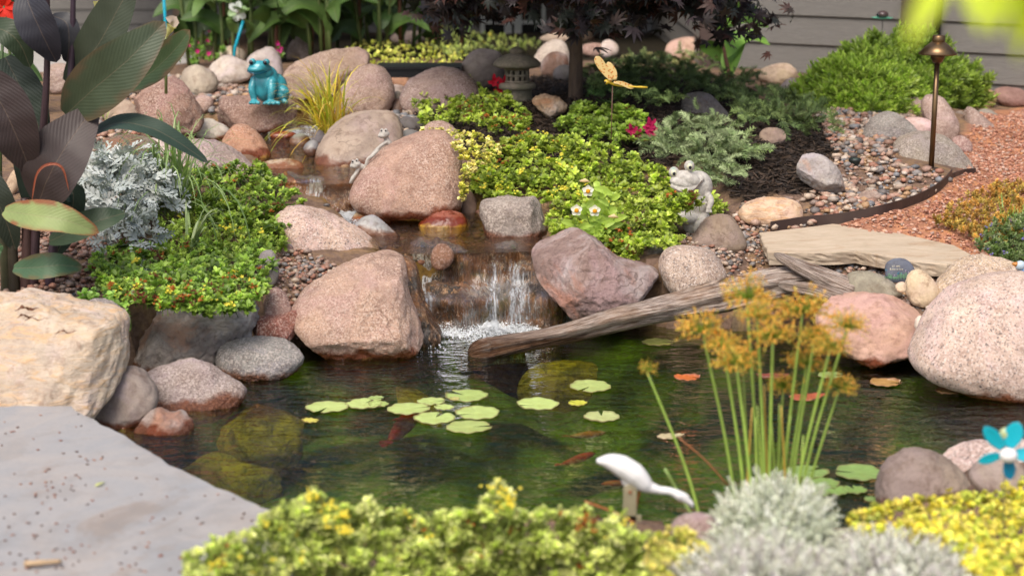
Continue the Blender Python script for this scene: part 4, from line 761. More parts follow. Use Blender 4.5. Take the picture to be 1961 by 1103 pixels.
sedum('columbine_seedlings', 'light green seedlings hanging over the grey boulders behind the cream boulder', [(130,580,4.75),(180,555,4.8),(215,560,4.75),(245,590,4.68),(250,625,4.62),(232,625,4.62),(215,590,4.68),(160,590,4.72)], 11, .03, .03, CRN, ((.2,.36,.06),(.26,.42,.08)), 1.1, .02, 0, 116)
# junipers
def sprig(L, seed, n=9):
    rs = np.random.default_rng(seed); t = TB()
    for i in range(n):
        s = i / (n - 1); p = (L * s * .8, 0, L * .22 * math.sin(s * 2.2))
        for side in (-1, 1):
            for q in range(2):
                V, F, _ = leafT(L * .34 * (1.15 - .6 * s), L * .05, [1, .8, .1], .2, .5); k = rs.uniform(.6, 1.3) * (.75 + .5 * s); t.add(V, F, (k, k, k, 0), mat3(side * rs.uniform(.45, 1.1), rs.uniform(-.2, .8)), p)
    V, F = tube([(0, 0, 0), (L * .4, 0, L * .15), (L * .8, 0, L * .17)], L * .012, 3, False); t.add(V, F, (.5, .4, .3, 0)); return t.get()
JUN = [sprig(.075, i) for i in range(4)]
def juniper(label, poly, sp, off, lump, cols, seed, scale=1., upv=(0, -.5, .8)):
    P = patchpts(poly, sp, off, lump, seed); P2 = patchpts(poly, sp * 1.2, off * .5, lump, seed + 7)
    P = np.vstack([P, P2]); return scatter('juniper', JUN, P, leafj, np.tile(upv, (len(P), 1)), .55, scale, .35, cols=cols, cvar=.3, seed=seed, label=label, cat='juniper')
leafj = leafmat('juniper_needles', .6, .1, .2, .3)
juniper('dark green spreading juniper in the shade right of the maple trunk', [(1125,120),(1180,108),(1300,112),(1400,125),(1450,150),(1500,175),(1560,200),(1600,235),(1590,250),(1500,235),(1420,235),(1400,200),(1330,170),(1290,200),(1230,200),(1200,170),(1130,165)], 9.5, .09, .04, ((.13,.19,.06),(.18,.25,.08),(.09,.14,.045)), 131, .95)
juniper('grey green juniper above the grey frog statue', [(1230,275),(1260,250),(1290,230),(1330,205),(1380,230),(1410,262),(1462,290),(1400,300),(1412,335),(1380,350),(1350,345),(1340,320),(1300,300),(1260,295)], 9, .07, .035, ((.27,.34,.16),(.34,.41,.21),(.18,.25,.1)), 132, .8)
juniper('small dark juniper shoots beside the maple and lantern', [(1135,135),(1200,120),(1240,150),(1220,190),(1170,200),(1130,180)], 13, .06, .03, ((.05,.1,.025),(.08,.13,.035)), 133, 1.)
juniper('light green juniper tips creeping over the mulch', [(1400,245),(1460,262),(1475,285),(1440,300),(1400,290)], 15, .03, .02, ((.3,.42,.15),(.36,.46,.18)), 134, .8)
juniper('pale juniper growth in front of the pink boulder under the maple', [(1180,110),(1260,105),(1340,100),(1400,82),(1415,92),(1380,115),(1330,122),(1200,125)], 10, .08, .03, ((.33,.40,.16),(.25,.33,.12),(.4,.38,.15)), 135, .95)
# mounded shrubs: leaves through the outer shell of a mound
def mound(name, label, px, py, rx, ry, Y, depth, tm, cols, n, seed, scale=1., tilt=.35, squash=1., cat='shrub', cvar=.25, kindstuff=False):
    c = PY(px, py, Y); s = Y / FPX; rs = np.random.default_rng(seed); d = rs.normal(size=(n, 3)); d[:, 2] = np.abs(d[:, 2]) * .95 - .08; d /= np.linalg.norm(d, axis=1)[:, None]
    r = 1 - rs.random(n) ** 2 * .35; lump = 1 + .2 * vnoise(d * 3.0 + seed, seed) + .12 * vnoise(d * 8, seed + 1)
    P = c + d * (r * lump)[:, None] * np.array([rx * s, depth, ry * s]); up = d * np.array([.9, .9, .5]) + np.array([0, 0, .55])
    return scatter(name, tm, P, M_silver if 'silver' in name or 'dusty' in name else M_leaf, up, tilt, scale, .3, cols=cols, cvar=cvar, seed=seed, label=label, cat=cat)
BUSH = [rosette(.045, .011, [(4, .5, 1, 0, .8), (4, .85, 1, .4, 1.), (4, 1.15, .8, .8, 1.25)], LANC, seed=i + 80, bend=.3) for i in range(4)]
mound('green_bush', 'rounded bright green bush against the wall at the right', 1725, 195, 148, 112, 8.55, .42, BUSH, ((.25,.36,.06),(.32,.43,.08),(.18,.27,.045)), 4200, 141, .78)
mound('green_bush', 'lower yellow green lobe of foliage left of the rounded bush', 1640, 212, 112, 92, 8.1, .35, BUSH, ((.34,.48,.07),(.40,.52,.1),(.26,.38,.06)), 2600, 142, .72)
# dusty miller: deeply lobed silver leaves
def lobed(L, seed):
    rs = np.random.default_rng(seed); t = TB(); V, F, _ = leafT(L, L * .1, [.5, 1, 1, .9, .3], .5, .2, .5); t.add(V, F, (1, 1, 1, 0)); mid = V[1::3]
    for i in range(1, 5):
        for sd_ in (-1, 1):
            l = L * (.2, .36, .38, .3, .22)[i]; V2, F2, _ = leafT(l, l * .36, [.5, .8, 1.1, .5], .3, .1); M = mat3(sd_ * rs.uniform(.6, .95), .25); k = rs.uniform(.85, 1.1); t.add(V2, F2, (k, k, k, 0), M, mid[i])
            for q in (-1, 1):
                V3, F3, _ = leafT(l * .45, l * .2, [.7, 1, .3], .2, .1); t.add(V3, F3, (k, k, k, 0), mat3(sd_ * .8 + q * .6, .3), mid[i] + M @ np.array([l * .5, 0, 0]))
    return t.get()
LOB = [lobed(.075, i) for i in range(4)]
mound('dusty_miller', 'silver white lobed foliage plant between the dark canna and the sedum bank', 232, 385, 90, 88, 5.65, .2, LOB, ((.50,.53,.52),(.42,.46,.45),(.58,.6,.58)), 520, 143, .95, .45, cat='silver plant')
mound('dusty_miller', 'second silver lobed tuft reaching down beside the green canna leaf', 255, 470, 52, 62, 5.35, .12, LOB, ((.42,.46,.45),(.5,.53,.5)), 90, 144, .8, .45, cat='silver plant')
FEA = [rosette(.016, .004, [(6, .3, 1, 0, .8), (6, .6, 1, .6, .95), (6, .9, .9, 1.2, 1.1), (5, 1.2, .8, 1.8, 1.2)], LIN, seed=i + 90, bend=.2, stem=.03) for i in range(3)]
SPR = []
for i in range(4):
    t_ = TB(); rs_ = np.random.default_rng(400 + i)
    for k in range(26):
        z_ = .075 * k / 26; l_ = .013 * (1.1 - .5 * k / 26); V_, F_, _ = leafT(l_, l_ * .34, [.5, 1, .5], .3, .2); q_ = rs_.uniform(.8, 1.15) * (.8 + .35 * k / 26); t_.add(V_, F_, (q_, q_, q_, 0), mat3(k * 2.4, rs_.uniform(.3, 1.0)), (0, 0, z_))
    V_, F_ = tube([(0, 0, -.02), (0, 0, .075)], .0012, 4, False); t_.add(V_, F_, (.7, .65, .6, 0)); SPR.append(t_.get())
mound('silver_santolina', 'tall blurred pale grey green foliage plant in front of the papyrus', 1480, 1062, 82, 108, 3.0, .1, SPR, ((.80,.84,.70),(.72,.77,.62),(.86,.88,.78)), 1500, 145, .8, .55, cat='silver plant')
mound('silver_santolina', 'low blurred grey mauve foliage plant at the bottom edge right of the papyrus', 1710, 1140, 135, 58, 2.8, .1, SPR, ((.78,.80,.70),(.74,.70,.70),(.84,.86,.76)), 1200, 146, .8, .55, cat='silver plant')
mound('silver_santolina', 'low grey foliage at the bottom edge below the tall pale grey green plant', 1450, 1155, 120, 66, 2.75, .1, SPR, ((.76,.77,.68),(.70,.66,.66),(.82,.83,.74)), 1000, 147, .8, .55, cat='silver plant')
# grasses
def blades(name, label, base, n, L, w, cols, seed, spread=.7, cat='grass', lean=(0, 0), bend=1.5, mat=None, rb=.012):
    rs = np.random.default_rng(seed); t = TB(); base = np.array(base)
    for i in range(n):
        az = rs.random() * 6.283; tl = abs(rs.normal(0, spread)); l = L * rs.uniform(.55, 1.1); d = np.array([math.cos(az) * math.sin(tl) + lean[0], math.sin(az) * math.sin(tl) + lean[1], math.cos(tl)]); pts = []
        p = base + np.array([rs.normal(0, rb), rs.normal(0, rb), 0])
        for k in range(9): pts.append(p.copy()); p = p + d * l / 8; d = d + np.array([0, 0, -bend * l * .35 * (k + 1) / 8]); d /= np.linalg.norm(d)
        pts = np.array(pts); side = np.cross(d, [0, 0, 1.]); side[2] = 0; side = side / (np.linalg.norm(side) + 1e-6); side = side + np.array([rs.normal(0, .3), rs.normal(0, .3), 0])
        ww = w * np.array([.7, .95, 1, 1, .95, .85, .7, .45, .05])[:, None] / 2; V = np.stack([pts - side * ww, pts + side * ww], 1).reshape(-1, 3)
        F = [(2 * k, 2 * k + 2, 2 * k + 3, 2 * k + 1) for k in range(8)]; c = np.array(cols[rs.integers(len(cols))]) * rs.uniform(.75, 1.2); t.add(V, F, (*c, 1))
    V, Fd, c = t.get(); return mk(name, V, [Fd[4]], mat or M_leaf, col=c[:, :3], org=base, label=label, cat=cat)
blades('yellow_grass', 'tuft of yellow green striped grass in the upper stream', G1(630, 258), 170, .37, .0065, ((.75,.62,.06),(.6,.58,.06),(.42,.5,.05),(.8,.68,.2),(.7,.45,.08)), 151, .6, bend=4.2, lean=(-.12, 0), rb=.025)
blades('arching_grass', 'long thin dark green grass arching over the silver plant', G1(335, 405, .05), 150, .46, .0062, ((.2,.3,.1),(.3,.4,.16)), 152, .6, bend=6, rb=.03)
sedum('sedum_mat', 'sedum sprigs growing in front of the grey frog statue', [(1272,382,5.6),(1300,376,5.6),(1330,378,5.6),(1342,394,5.6),(1330,405,5.58),(1290,406,5.58),(1280,440,5.55),(1268,440,5.55)], 8, .04, .02, seed=118, fy=.08, fo=.05)
blades('spider_plant', 'pale striped grass clump on the left sedum bank', G1(365, 485, .03), 22, .2, .009, ((.45,.52,.3),(.34,.44,.2)), 153, .6, bend=7, lean=(.25, 0), rb=.008)
blades('grass_tuft', 'loose green grass blades behind the main canna leaf', G1(190, 235), 12, .16, .006, ((.25,.38,.05),(.3,.42,.08)), 154, .7, bend=6)
blades('grass_tuft', 'green grass blades at the far right edge by the thyme', G1(1950, 440), 30, .13, .004, ((.25,.38,.06),(.2,.32,.05)), 155, .5, bend=4, rb=.04)

# ------------------------------------------------------------------ large canna leaves
sC = NT('canna_leaf'); u_ = sC.n('UVMap').outputs[0]; sp_ = sC.n('SeparateXYZ'); sC.t.links.new(u_, sp_.inputs[0])
au = sC.math('ABSOLUTE', sp_.outputs[0]); vv = sC.math('ADD', sC.math('ADD', sp_.outputs[1], sC.math('MULTIPLY', au, -.22)), sC.rng(sC.noise(9, 3, .6, sC.obj()), 0, 1, -.025, .025)); wv = sC.math('SINE', sC.math('MULTIPLY', vv, 210.)); wv2 = sC.math('SINE', sC.math('MULTIPLY', vv, 95.))
at_ = sC.n('Attribute', attribute_name='col').outputs['Color']; nz_ = sC.noise(12, 4, .6, sC.obj()); mid_ = sC.rng(au, .0, .05, 1, 0)
c_ = sC.mix(sC.rng(nz_, .35, .7, 0, .5), at_, sC.mix(1., at_, (.55, .6, .6), 'MULTIPLY')); c_ = sC.mix(sC.rng(wv2, .2, 1, 0, .03), c_, sC.mix(1., at_, (.55, .55, .55), 'MULTIPLY'))
c_ = sC.mix(sC.math('MULTIPLY', mid_, .6), c_, sC.mix(.5, at_, (.28, .2, .13)))
hh = sC.math('ADD', sC.math('MULTIPLY', wv, .1), sC.math('ADD', wv2, sC.math('MULTIPLY', mid_, -2.)))
sC.fin(c_, .5, sC.bump(hh, .00016), .35)
tr_ = sC.n('BsdfTranslucent'); sC.set(tr_.inputs[0], c_); mx_ = sC.n('MixShader'); mx_.inputs[0].default_value = .15; sC.t.links.new(sC.b.outputs[0], mx_.inputs[1]); sC.t.links.new(tr_.outputs[0], mx_.inputs[2]); sC.t.links.new(mx_.outputs[0], sC.out.inputs[0])
M_canna = sC.m
def bigleaf(sp3, width, col, roll=0., fold=.35, n=22, edge=None, wave=.03, seed=0, viewn=(0, -1, .25), parent=None, name='leaf', prof=None):
    """sp3: spine points in world; width in metres"""
    S = curve(sp3, n); T = np.gradient(S, axis=0); T /= np.linalg.norm(T, axis=1)[:, None] + 1e-9; vn = np.array(viewn, float); vn /= np.linalg.norm(vn)
    t = np.linspace(0, 1, n); w = width / 2 * (np.sin(np.pi * np.clip(t * .93 + .035, 0, 1) ** .85) ** .75 if prof is None else np.interp(t, np.linspace(0, 1, len(prof)), prof)); w[-1] = 0.0004
    m = 11; us = np.linspace(-1, 1, m); V = []; UV = []; L = np.linalg.norm(np.diff(S, axis=0), axis=1).sum()
    for i in range(n):
        side = np.cross(T[i], vn); side /= np.linalg.norm(side) + 1e-9; nn_ = np.cross(side, T[i]); a = roll if np.isscalar(roll) else np.interp(t[i], [0, 1], roll)
        sd_ = side * math.cos(a) + nn_ * math.sin(a); n2 = -side * math.sin(a) + nn_ * math.cos(a)
        for u in us:
            wob = wave * w[i] * math.sin(t[i] * 14 + seed + 2.1 * u) * abs(u) + wave * .5 * w[i] * math.sin(t[i] * 31 + seed * 2 + u)
            V.append(S[i] + sd_ * u * w[i] * math.cos(fold * abs(u)) + n2 * (abs(u) * w[i] * fold * .6 + wob)); UV.append((u * w[i] * 8 / .3, t[i] * L / .3))
    V = np.array(V); i = np.arange(n * m).reshape(n, m); F = np.stack([i[:-1, :-1], i[:-1, 1:], i[1:, 1:], i[1:, :-1]], -1).reshape(-1, 4)
    C_ = np.tile(np.array(col, float), (len(V), 1)); uu = np.tile(us, n); tt = np.repeat(t, m)
    if edge is not None:
        k = (smooth(.72, .95, np.abs(uu) + .25 * vnoise(np.stack([tt * 14, uu * 3, tt * 0], -1), seed)) + smooth(.9, .99, tt))[:, None]; C_ = C_ * (1 - np.clip(k, 0, 1)) + np.clip(k, 0, 1) * np.array(edge)
    return V, F, C_, np.array(UV)
def addleaf(parent, *a, label=None, **k):
    V, F, c, uv = bigleaf(*a, **k); o = mk('leaf', V, [F], M_canna, parent=parent, col=c, uv=uv)
    if label: o['label'] = label
    return o
YC = 4.95
b_ = PY(75, 562, YC)
cn = thing('canna_plant', 'tall dark purple leaved canna at the left edge with thick stems', 'canna', b_)
CL = [ # spine px (x,y,dY), width px, colour, roll, label
 ([(128,160,.05),(185,90,.0),(225,20,-.02),(262,-50,-.03)], 92, (.058,.072,.045), .15, None, None),
 ([(126,220,.02),(178,172,-.06),(245,115,-.1),(317,42,-.06)], 112, (.065,.088,.048), -.1, (.12,.09,.05), 'broad olive leaf pointing up right'),
 ([(245,172,.2),(298,132,.16),(338,92,.12),(364,58,.1)], 66, (.07,.11,.045), .3, (.16,.1,.05), None),
 ([(165,262,.05),(225,236,-.05),(290,246,-.1),(345,275,-.1),(400,313,-.08)], 52, (.035,.06,.04), .75, None, 'long leaf arching to the right'),
 ([(74,388,-.06),(95,335,-.1),(132,272,-.08),(182,205,.0)], 128, (.060,.043,.040), .1, None, 'broad purple brown leaf in the middle'),
 ([(-45,135,-.1),(0,195,-.12),(32,262,-.12),(60,332,-.08)], 105, (.048,.032,.03), .1, None, None),
 ([(45,-20,.0),(62,25,-.04),(85,75,-.04),(108,120,.0)], 82, (.032,.032,.042), -.2, None, None),
 ([(10,110,.1),(35,160,.08),(62,215,.06),(88,275,.04)], 84, (.035,.05,.035), .1, None, None),
 ([(100,30,.05),(128,46,.02),(132,90,.02),(127,120,.04)], 44, (.04,.04,.045), .5, None, None),
 ([(8,404,-.1),(62,412,-.2),(125,422,-.22),(190,446,-.18)], 66, (.27,.33,.12), .35, (.28,.1,.04), 'pale green leaf with burnt brown edge'),
 ([(95,462,.0),(145,440,-.05),(198,420,-.06),(240,408,-.02)], 62, (.055,.085,.045), .4, None, None),
 ([(26,514,-.1),(70,512,-.16),(115,508,-.16),(158,512,-.1)], 54, (.075,.14,.07), .25, (.14,.12,.05), 'lowest small green leaf'),
 ([(-30,50,.05),(10,60,.0),(38,85,.0),(58,130,.02)], 58, (.04,.06,.03), .3, None, None),
 ([(-60,300,.05),(-20,360,.0),(10,420,.0),(30,480,.02)], 70, (.035,.045,.03), .1, None, None),
 ([(60,400,.1),(70,330,.1),(60,260,.1),(45,200,.12)], 90, (.028,.042,.03), .1, None, None),
 ([(110,390,.12),(140,370,.1),(130,440,.1),(100,500,.1)], 50, (.03,.05,.032), .2, None, None),
 ([(-10,560,0.),(-20,520,-.05),(-10,480,-.05),(5,470,-.03)], 40, (.05,.1,.04), .2, None, None),
]
for i, (sp3, wd, co, ro, ed, lb) in enumerate(CL):
    P3 = np.array([PY(x, y, YC + d) for x, y, d in sp3]); addleaf(cn, P3, wd * YC / FPX, co, roll=ro, fold=.3, edge=ed, seed=i * 1.7, label=lb)
P3 = np.array([PY(x, y, YC - .14) for x, y in [(62,382),(72,335),(92,317),(118,322),(132,366)]]); addleaf(cn, P3, 10 * YC / FPX, (.30,.07,.03), roll=.6, fold=.8, seed=3, label='curled dried red leaf')
M_stem = attrmat('stem', .45, .5, 30, .4, .001)
for pts, r0, r1, co in [([(90,-60),(91,60),(89,160),(82,260),(70,420),(62,570)], 4.5, 10, (.055,.03,.035)), ([(141,-60),(139,60),(136,140),(128,260),(108,420),(92,570)], 4.5, 10, (.05,.03,.045)), ([(-5,330),(6,430),(14,570)], 9, 12, (.06,.06,.03)), ([(48,380),(52,470),(50,572)], 9, 13, (.07,.035,.03)), ([(22,450),(28,575)], 10, 14, (.05,.04,.025))]:
    P3 = curve([PY(x, y, YC + .03) for x, y in pts], 20); V, F = tube(P3, np.linspace(r0, r1, 20) * YC / FPX, 10); mk('stem', V, F, M_stem, parent=cn, col=np.array(co))
# red canna bloom and pale trumpets behind
rb_ = PY(8, 12, 5.4); fl = thing('red_flower', 'scarlet canna bloom at the top left corner', 'flower', rb_ - np.array([0, 0, .02]))
for k in range(7):
    a = k * .9; P3 = [rb_, rb_ + .03 * np.array([math.cos(a), -.4, math.sin(a)]), rb_ + .055 * np.array([math.cos(a), -.3, math.sin(a) - .2])]; V, F, c, uv = bigleaf(P3, .03, (.65,.03,.015), n=8, seed=k); mk('petal', V, [F], M_petal, parent=fl, col=c)
V, F = tube([rb_ - np.array([0, 0, .0]), PY(2, 150, 5.4), PY(0, 600, 5.4)], .005, 6); mk('stem', V, F, M_stem, parent=fl, col=np.array((.06,.1,.03)))
def trumpet(label, x0, y0, x1, y1, r0, r1, Y, yb):
    a, b = PY(x0, y0, Y), PY(x1, y1, Y); t = thing('pitcher_plant', label, 'pitcher plant', PY(x0, yb, Y)); s = Y / FPX
    P = np.array([a + (b - a) * k for k in np.linspace(0, 1, 8)]); V, F = tube(P, np.array([r0, r0 * 1.2, r0 * 1.4, r0 * 1.6, r1 * .9, r1, r1 * 1.05, r1 * 1.5]) * s, 12, False); mk('tube', V, F, M_petal, parent=t, col=np.array((.5,.48,.2)))
    V, F, c, uv = bigleaf(np.array([b, b + s * np.array([6, -4, 9]), b + s * np.array([-8, -10, 16])]), 22 * s, (.62,.5,.42), n=8); mk('hood', V, [F], M_petal, parent=t, col=c)
    V, F = tube([PY(x0, yb, Y), a], r0 * s, 6); mk('stem', V, F, M_stem, parent=t, col=np.array((.2,.25,.08)))
trumpet('yellow trumpet shaped pitcher plant behind the top canna leaves', 184, 62, 190, 5, 3, 8, 6.6, 210)
trumpet('pale pink trumpet shaped pitcher plant between the canna leaf tips', 318, 72, 328, 50, 3, 7, 7.0, 180)

# ------------------------------------------------------------------ green cannas along the back
def cannaclump(label, px, py, Y, n, L, Wd, cols, seed, H_=.9, stems=3):
    rs = np.random.default_rng(seed); b = PY(px, py, Y); b[2] = Hf(b[0], b[1]); t = thing('canna_plant', label, 'canna', b, 'green cannas along the back of the bed'); TV = []; 
    for s_ in range(stems):
        o = b + np.array([rs.normal(0, .09), rs.normal(0, .07), 0]); top = o + np.array([rs.normal(0, .08), rs.normal(0, .06), H_ * rs.uniform(.8, 1.15)]); TV.append((o, top))
        V, F = tube(curve([o, (o + top) / 2 + rs.normal(0, .01, 3), top], 8), np.linspace(.012, .006, 8), 7); mk('stem', V, F, M_stem, parent=t, col=np.array((.1,.14,.04)) if rs.random() < .7 else np.array((.16,.07,.04)))
    for i in range(n):
        o, top = TV[i % stems]; f = .06 + .92 * (i + rs.random()) / n; p = o + (top - o) * f; az = rs.random() * 6.283; l = L * rs.uniform(.65, 1.1); d = np.array([math.cos(az), math.sin(az) * .8 - .15, 0]); up = rs.uniform(.5, 1.6); dr = rs.uniform(0, .5)
        P3 = [p, p + l * .35 * (d * .5 + np.array([0, 0, up * .7])), p + l * .75 * (d * .75 + np.array([0, 0, up * .55 - dr * .2])), p + l * (d * 1. + np.array([0, 0, up * .45 - dr]))]
        co = np.array(cols[rs.integers(len(cols))]) * rs.uniform(.7, 1.3); addleaf(t, np.array(P3), Wd * rs.uniform(.7, 1.1), co, roll=rs.normal(0, .6), fold=.45, n=12, seed=i + seed, viewn=(rs.normal(0, .3), -.8, .6))
    return t
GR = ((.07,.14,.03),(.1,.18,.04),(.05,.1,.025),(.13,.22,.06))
lab = ['green canna clump behind the pink impatiens with bronze tinted leaves','green canna clump behind the turquoise frog','tall green canna clump above the upright speckled pink stone','green canna clump with drooping pale leaf behind the long pink brown boulder','broad leaved canna in the middle of the back row','green canna clump above the rounded grey stone','green canna clump behind the pale creeping clump','green canna clump left of the maple crown','shade-darkened canna clump against the far wall left of the white flower stake','shade-darkened canna clump filling the gap behind the back row','shaded canna clump behind the gold planter creeper','shaded canna clump near the patio door']
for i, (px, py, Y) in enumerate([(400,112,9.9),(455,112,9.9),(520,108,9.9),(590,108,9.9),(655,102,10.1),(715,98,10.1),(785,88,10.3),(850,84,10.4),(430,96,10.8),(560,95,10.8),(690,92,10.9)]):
    cannaclump(lab[i], px, py, Y, 34 if i < 8 else 36, .34, .13, GR if i < 8 else ((.03,.06,.018),(.045,.09,.025)), 160 + i, 1.45, 4)  # gap-filling clumps get darker leaf greens, shade put into the colour
cannaclump('light green canna clump right of the maple with leaves before the house corner', 1385, 90, 9.0, 7, .3, .14, ((.16,.32,.04),(.2,.38,.06)), 180, .45, 2)
cannaclump('green canna clump at the left edge beyond the dark canna', 20, 120, 8.0, 9, .3, .13, ((.1,.2,.06),(.15,.24,.1)), 182, .5, 2)
# pink flowers
BGP = [rosette(.03, .016, [(5, .3, 1, 0, .9), (5, .7, 1, .6, 1.1)], OVAL, seed=i + 200, stem=.03) for i in range(3)]
def flowerbed(label, poly, sp, fl_col, fn, seed, cols=((.2,.34,.06),(.14,.26,.04)), r=.016):
    P = patchpts(poly, sp, .07, .04, seed); o = scatter('flower_bed', BGP, P, M_leaf, np.tile(UPV, (len(P), 1)), .4, 1., .3, cols=cols, seed=seed, label=label, cat='flowers', kind='stuff')
    rs = np.random.default_rng(seed); Q = P[rs.choice(len(P), fn, replace=False)] + np.array([0, -.03, .03]); up = np.tile([0, -1, .4], (fn, 1)).astype(float)
    for q, u in zip(Q, up): scatter('blossom', [starflower(r, 5, fl_col, 1, 1)], q[None], M_petal, u[None], .3, 1.2, .2, cvar=.1, seed=int(abs(q[0]) * 1e4) % 999, parent=o)
flowerbed('light green plant with magenta impatiens blooms left of the cannas', [(325,115),(345,72),(385,58),(420,70),(440,95),(420,115),(380,125)], 9, (.60,.04,.22), 12, 211)
flowerbed('magenta flowers in the dark gap behind the frog', [(520,108),(540,85),(555,90),(548,115)], 9, (.55,.03,.25), 5, 212)
flowerbed('pair of magenta flowers among the green cannas', [(590,50),(608,20),(615,50)], 12, (.62,.05,.28), 2, 213)
# cyclamen-like red flowers
for lb, px, py, colr, seed in (('crimson flower beside the stone lantern', 955, 168, (.50,.01,.03), 221), ('magenta red flower with round leaves on the middle sedum mat', 1238, 252, (.50,.015,.10), 222)):
    b = G1(px, py + 25, .01); t = thing('red_flower', lb, 'flower', b); s = b[1] / FPX
    for k, (dx_, dy_) in enumerate([(-9, -12), (8, -4), (2, 6), (12, -10)] if seed == 221 else [(-28, -2), (4, -8), (10, 2), (-20, 4), (8, -14)]):
        c_ = PY(px + dx_, py + dy_, b[1] - .03); rs = np.random.default_rng(seed + k)
        for q in range(5):
            a = q * 1.256 + rs.random(); P3 = [c_, c_ + s * 7 * np.array([math.cos(a), -.5, math.sin(a)]), c_ + s * 12 * np.array([math.cos(a), -.3, math.sin(a) + .3])]; V, F, c, uv = bigleaf(np.array(P3), s * 8, colr, n=7, seed=q); mk('petal', V, [F], M_petal, parent=t, col=c)
        V, F = tube([b, c_], .0015, 5); mk('stem', V, F, M_stem, parent=t, col=np.array((.2,.1,.04)))
    for k in range(7):
        a = k * .9; c_ = b + np.array([math.cos(a) * .05, math.sin(a) * .03 - .02, .025]); P3 = [c_ - np.array([.02, 0, 0]), c_ + np.array([0, -.004, .006]), c_ + np.array([.022, -.004, 0])]; V, F, c, uv = bigleaf(np.array(P3), .04, (.16,.26,.05), n=7, viewn=(0, -.5, 1), edge=(.2,.06,.03)); mk('leaf', V, [F], M_leaf, parent=t, col=c)
# mandevilla with white flowers
b = G1(1140, 470, .02); t = thing('white_flowered_vine', 'light green plant with white yellow eyed flowers on the middle sedum mat', 'flowers', b); rs = np.random.default_rng(5); YM = b[1] - .05; s = YM / FPX
for k, (x, y) in enumerate([(1100,430),(1120,395),(1150,350),(1175,370),(1190,400),(1150,430),(1130,450)]):
    tip = PY(x, y, YM); V, F = tube(curve([b, (b + tip) / 2 + rs.normal(0, .004, 3), tip], 8), .0018, 5); mk('stem', V, F, M_stem, parent=t, col=np.array((.2,.3,.06)))
    for q in range(7):
        a = q * 2.4 + k; f = rs.uniform(.35, 1); p = b + (tip - b) * f; l = s * rs.uniform(30, 46); d = np.array([math.cos(a) * .9, -.25 + .4 * math.sin(a), .5]); P3 = [p, p + d * l * .5, p + d * l * .95 + np.array([0, 0, -l * .15])]
        V, F, c, uv = bigleaf(np.array(P3), s * 15, np.array((.44,.60,.10)) * rs.uniform(.85, 1.15), n=7, seed=q); mk('leaf', V, [F], M_leaf, parent=t, col=c)
for x, y in [(1126,366),(1104,403),(1139,404)]:
    c_ = PY(x, y, YM - .03); f_ = None
    TBt = TB()
    for q in range(5):
        a = q * 1.2566 + .3; P3 = np.array([[0, 0, 0], [math.cos(a) * 6, 2, math.sin(a) * 6], [math.cos(a) * 12, 1, math.sin(a) * 12]]) * s; V, F, cc_, uv = bigleaf(P3, s * 11, (.82,.8,.72), n=6, prof=[.3, 1, 1, .4]); TBt.add(V, [tuple(f) for f in F], (.82,.8,.72,1))
    V, Fd, c = TBt.get(); fo_ = mk('flower', V + c_, [Fd[4]], M_petal, parent=t, col=c[:, :3])
    V, F = ell(c_ + np.array([0, -.003, 0]), np.array([4.5, 2, 4.5]) * s, 2); mk('eye', V, F, M_petal, parent=t, col=np.array((.8,.4,.02)))
for x, y in [(1110,347),(1165,415)]:
    c_ = PY(x, y, YM - .02); V, F = tube([c_, c_ + s * np.array([10, -4, 2]), c_ + s * np.array([20, -5, -1])], [s * 1.5, s * 4.5, s * .6], 7); mk('bud', V, F, M_petal, parent=t, col=np.array((.75,.6,.35)))
# ------------------------------------------------------------------ house
def wallpt(px, py_ref): pass
WA = np.array([(1345 - CX) / FPX * 9.95, 9.95 * 1.0]); WB = np.array([(1961 - CX) / FPX * 8.95, 8.95]); wd = (WB - WA) / np.linalg.norm(WB - WA); wnm = np.array([wd[1], -wd[0]])  # facing camera
WB2 = WA + wd * 7.5
hs = thing('house', 'house with brown grey lap siding, corner boards and glazed patio door', 'house', (WA[0], WA[1], .25))
sS = NT('lap_siding'); v_ = sS.obj(); g_ = sS.noise(14, 5, .7, sS.map(v_, (1, 1, 12)), .8); 
sS.fin(sS.mix(sS.rng(g_, .35, .7), (.155, .145, .133), (.205, .192, .177)), .6, sS.bump(g_, .003), .35)
def siding(A, d, nrm, L, z0, z1, ex, zoff, parent, name='siding'):
    V = []; F = []; n = 0; k = 0; z = zoff
    while z > z0: z -= ex
    while z < z1:
        for (zz, o) in ((z, .014), (z + .004, .017), (z + ex - .0, .004)):
            for s_ in (0, L): V.append((A[0] + d[0] * s_ + nrm[0] * o, A[1] + d[1] * s_ + nrm[1] * o, zz))
        F += [(n, n + 1, n + 3, n + 2), (n + 2, n + 3, n + 5, n + 4)]
        if V and n: F.append((n - 2, n - 1, n + 1, n))
        n += 6; z += ex
    return mk(name, V, F, sS.m, parent=parent, sm=False)
siding(WA, wd, wnm, 7.5, .1, 3.4, .162, .41, hs)
M_trim = plain('brown_trim', (.085, .055, .047), .6, ns=30, amt=.5)
def wbox(px0, px1, z0, z1, th, parent, name, mat, o=.0):
    def hit(px):
        dx, dy, _ = ray(px, 100); q = dx / dy; t = (WA[0] - q * WA[1]) / (q * wd[1] - wd[0]); return t
    a, b = hit(px0), hit(px1); c = WA + wd * (a + b) / 2 + wnm * (th / 2 + o); V, F = box(np.array([c[0], c[1], (z0 + z1) / 2]), np.array([abs(b - a), th, z1 - z0]), math.atan2(wd[1], wd[0])); return mk(name, V, F, mat, parent=parent, sm=False)
wbox(1345, 1392, .1, 3.4, .05, hs, 'corner_board', M_trim); wbox(1728, 1792, .1, 3.4, .06, hs, 'pilaster', M_trim)
V, F = tube([(WA[0] + wd[0] * 0, 0, 0), (0, 0, 1)], .02); 
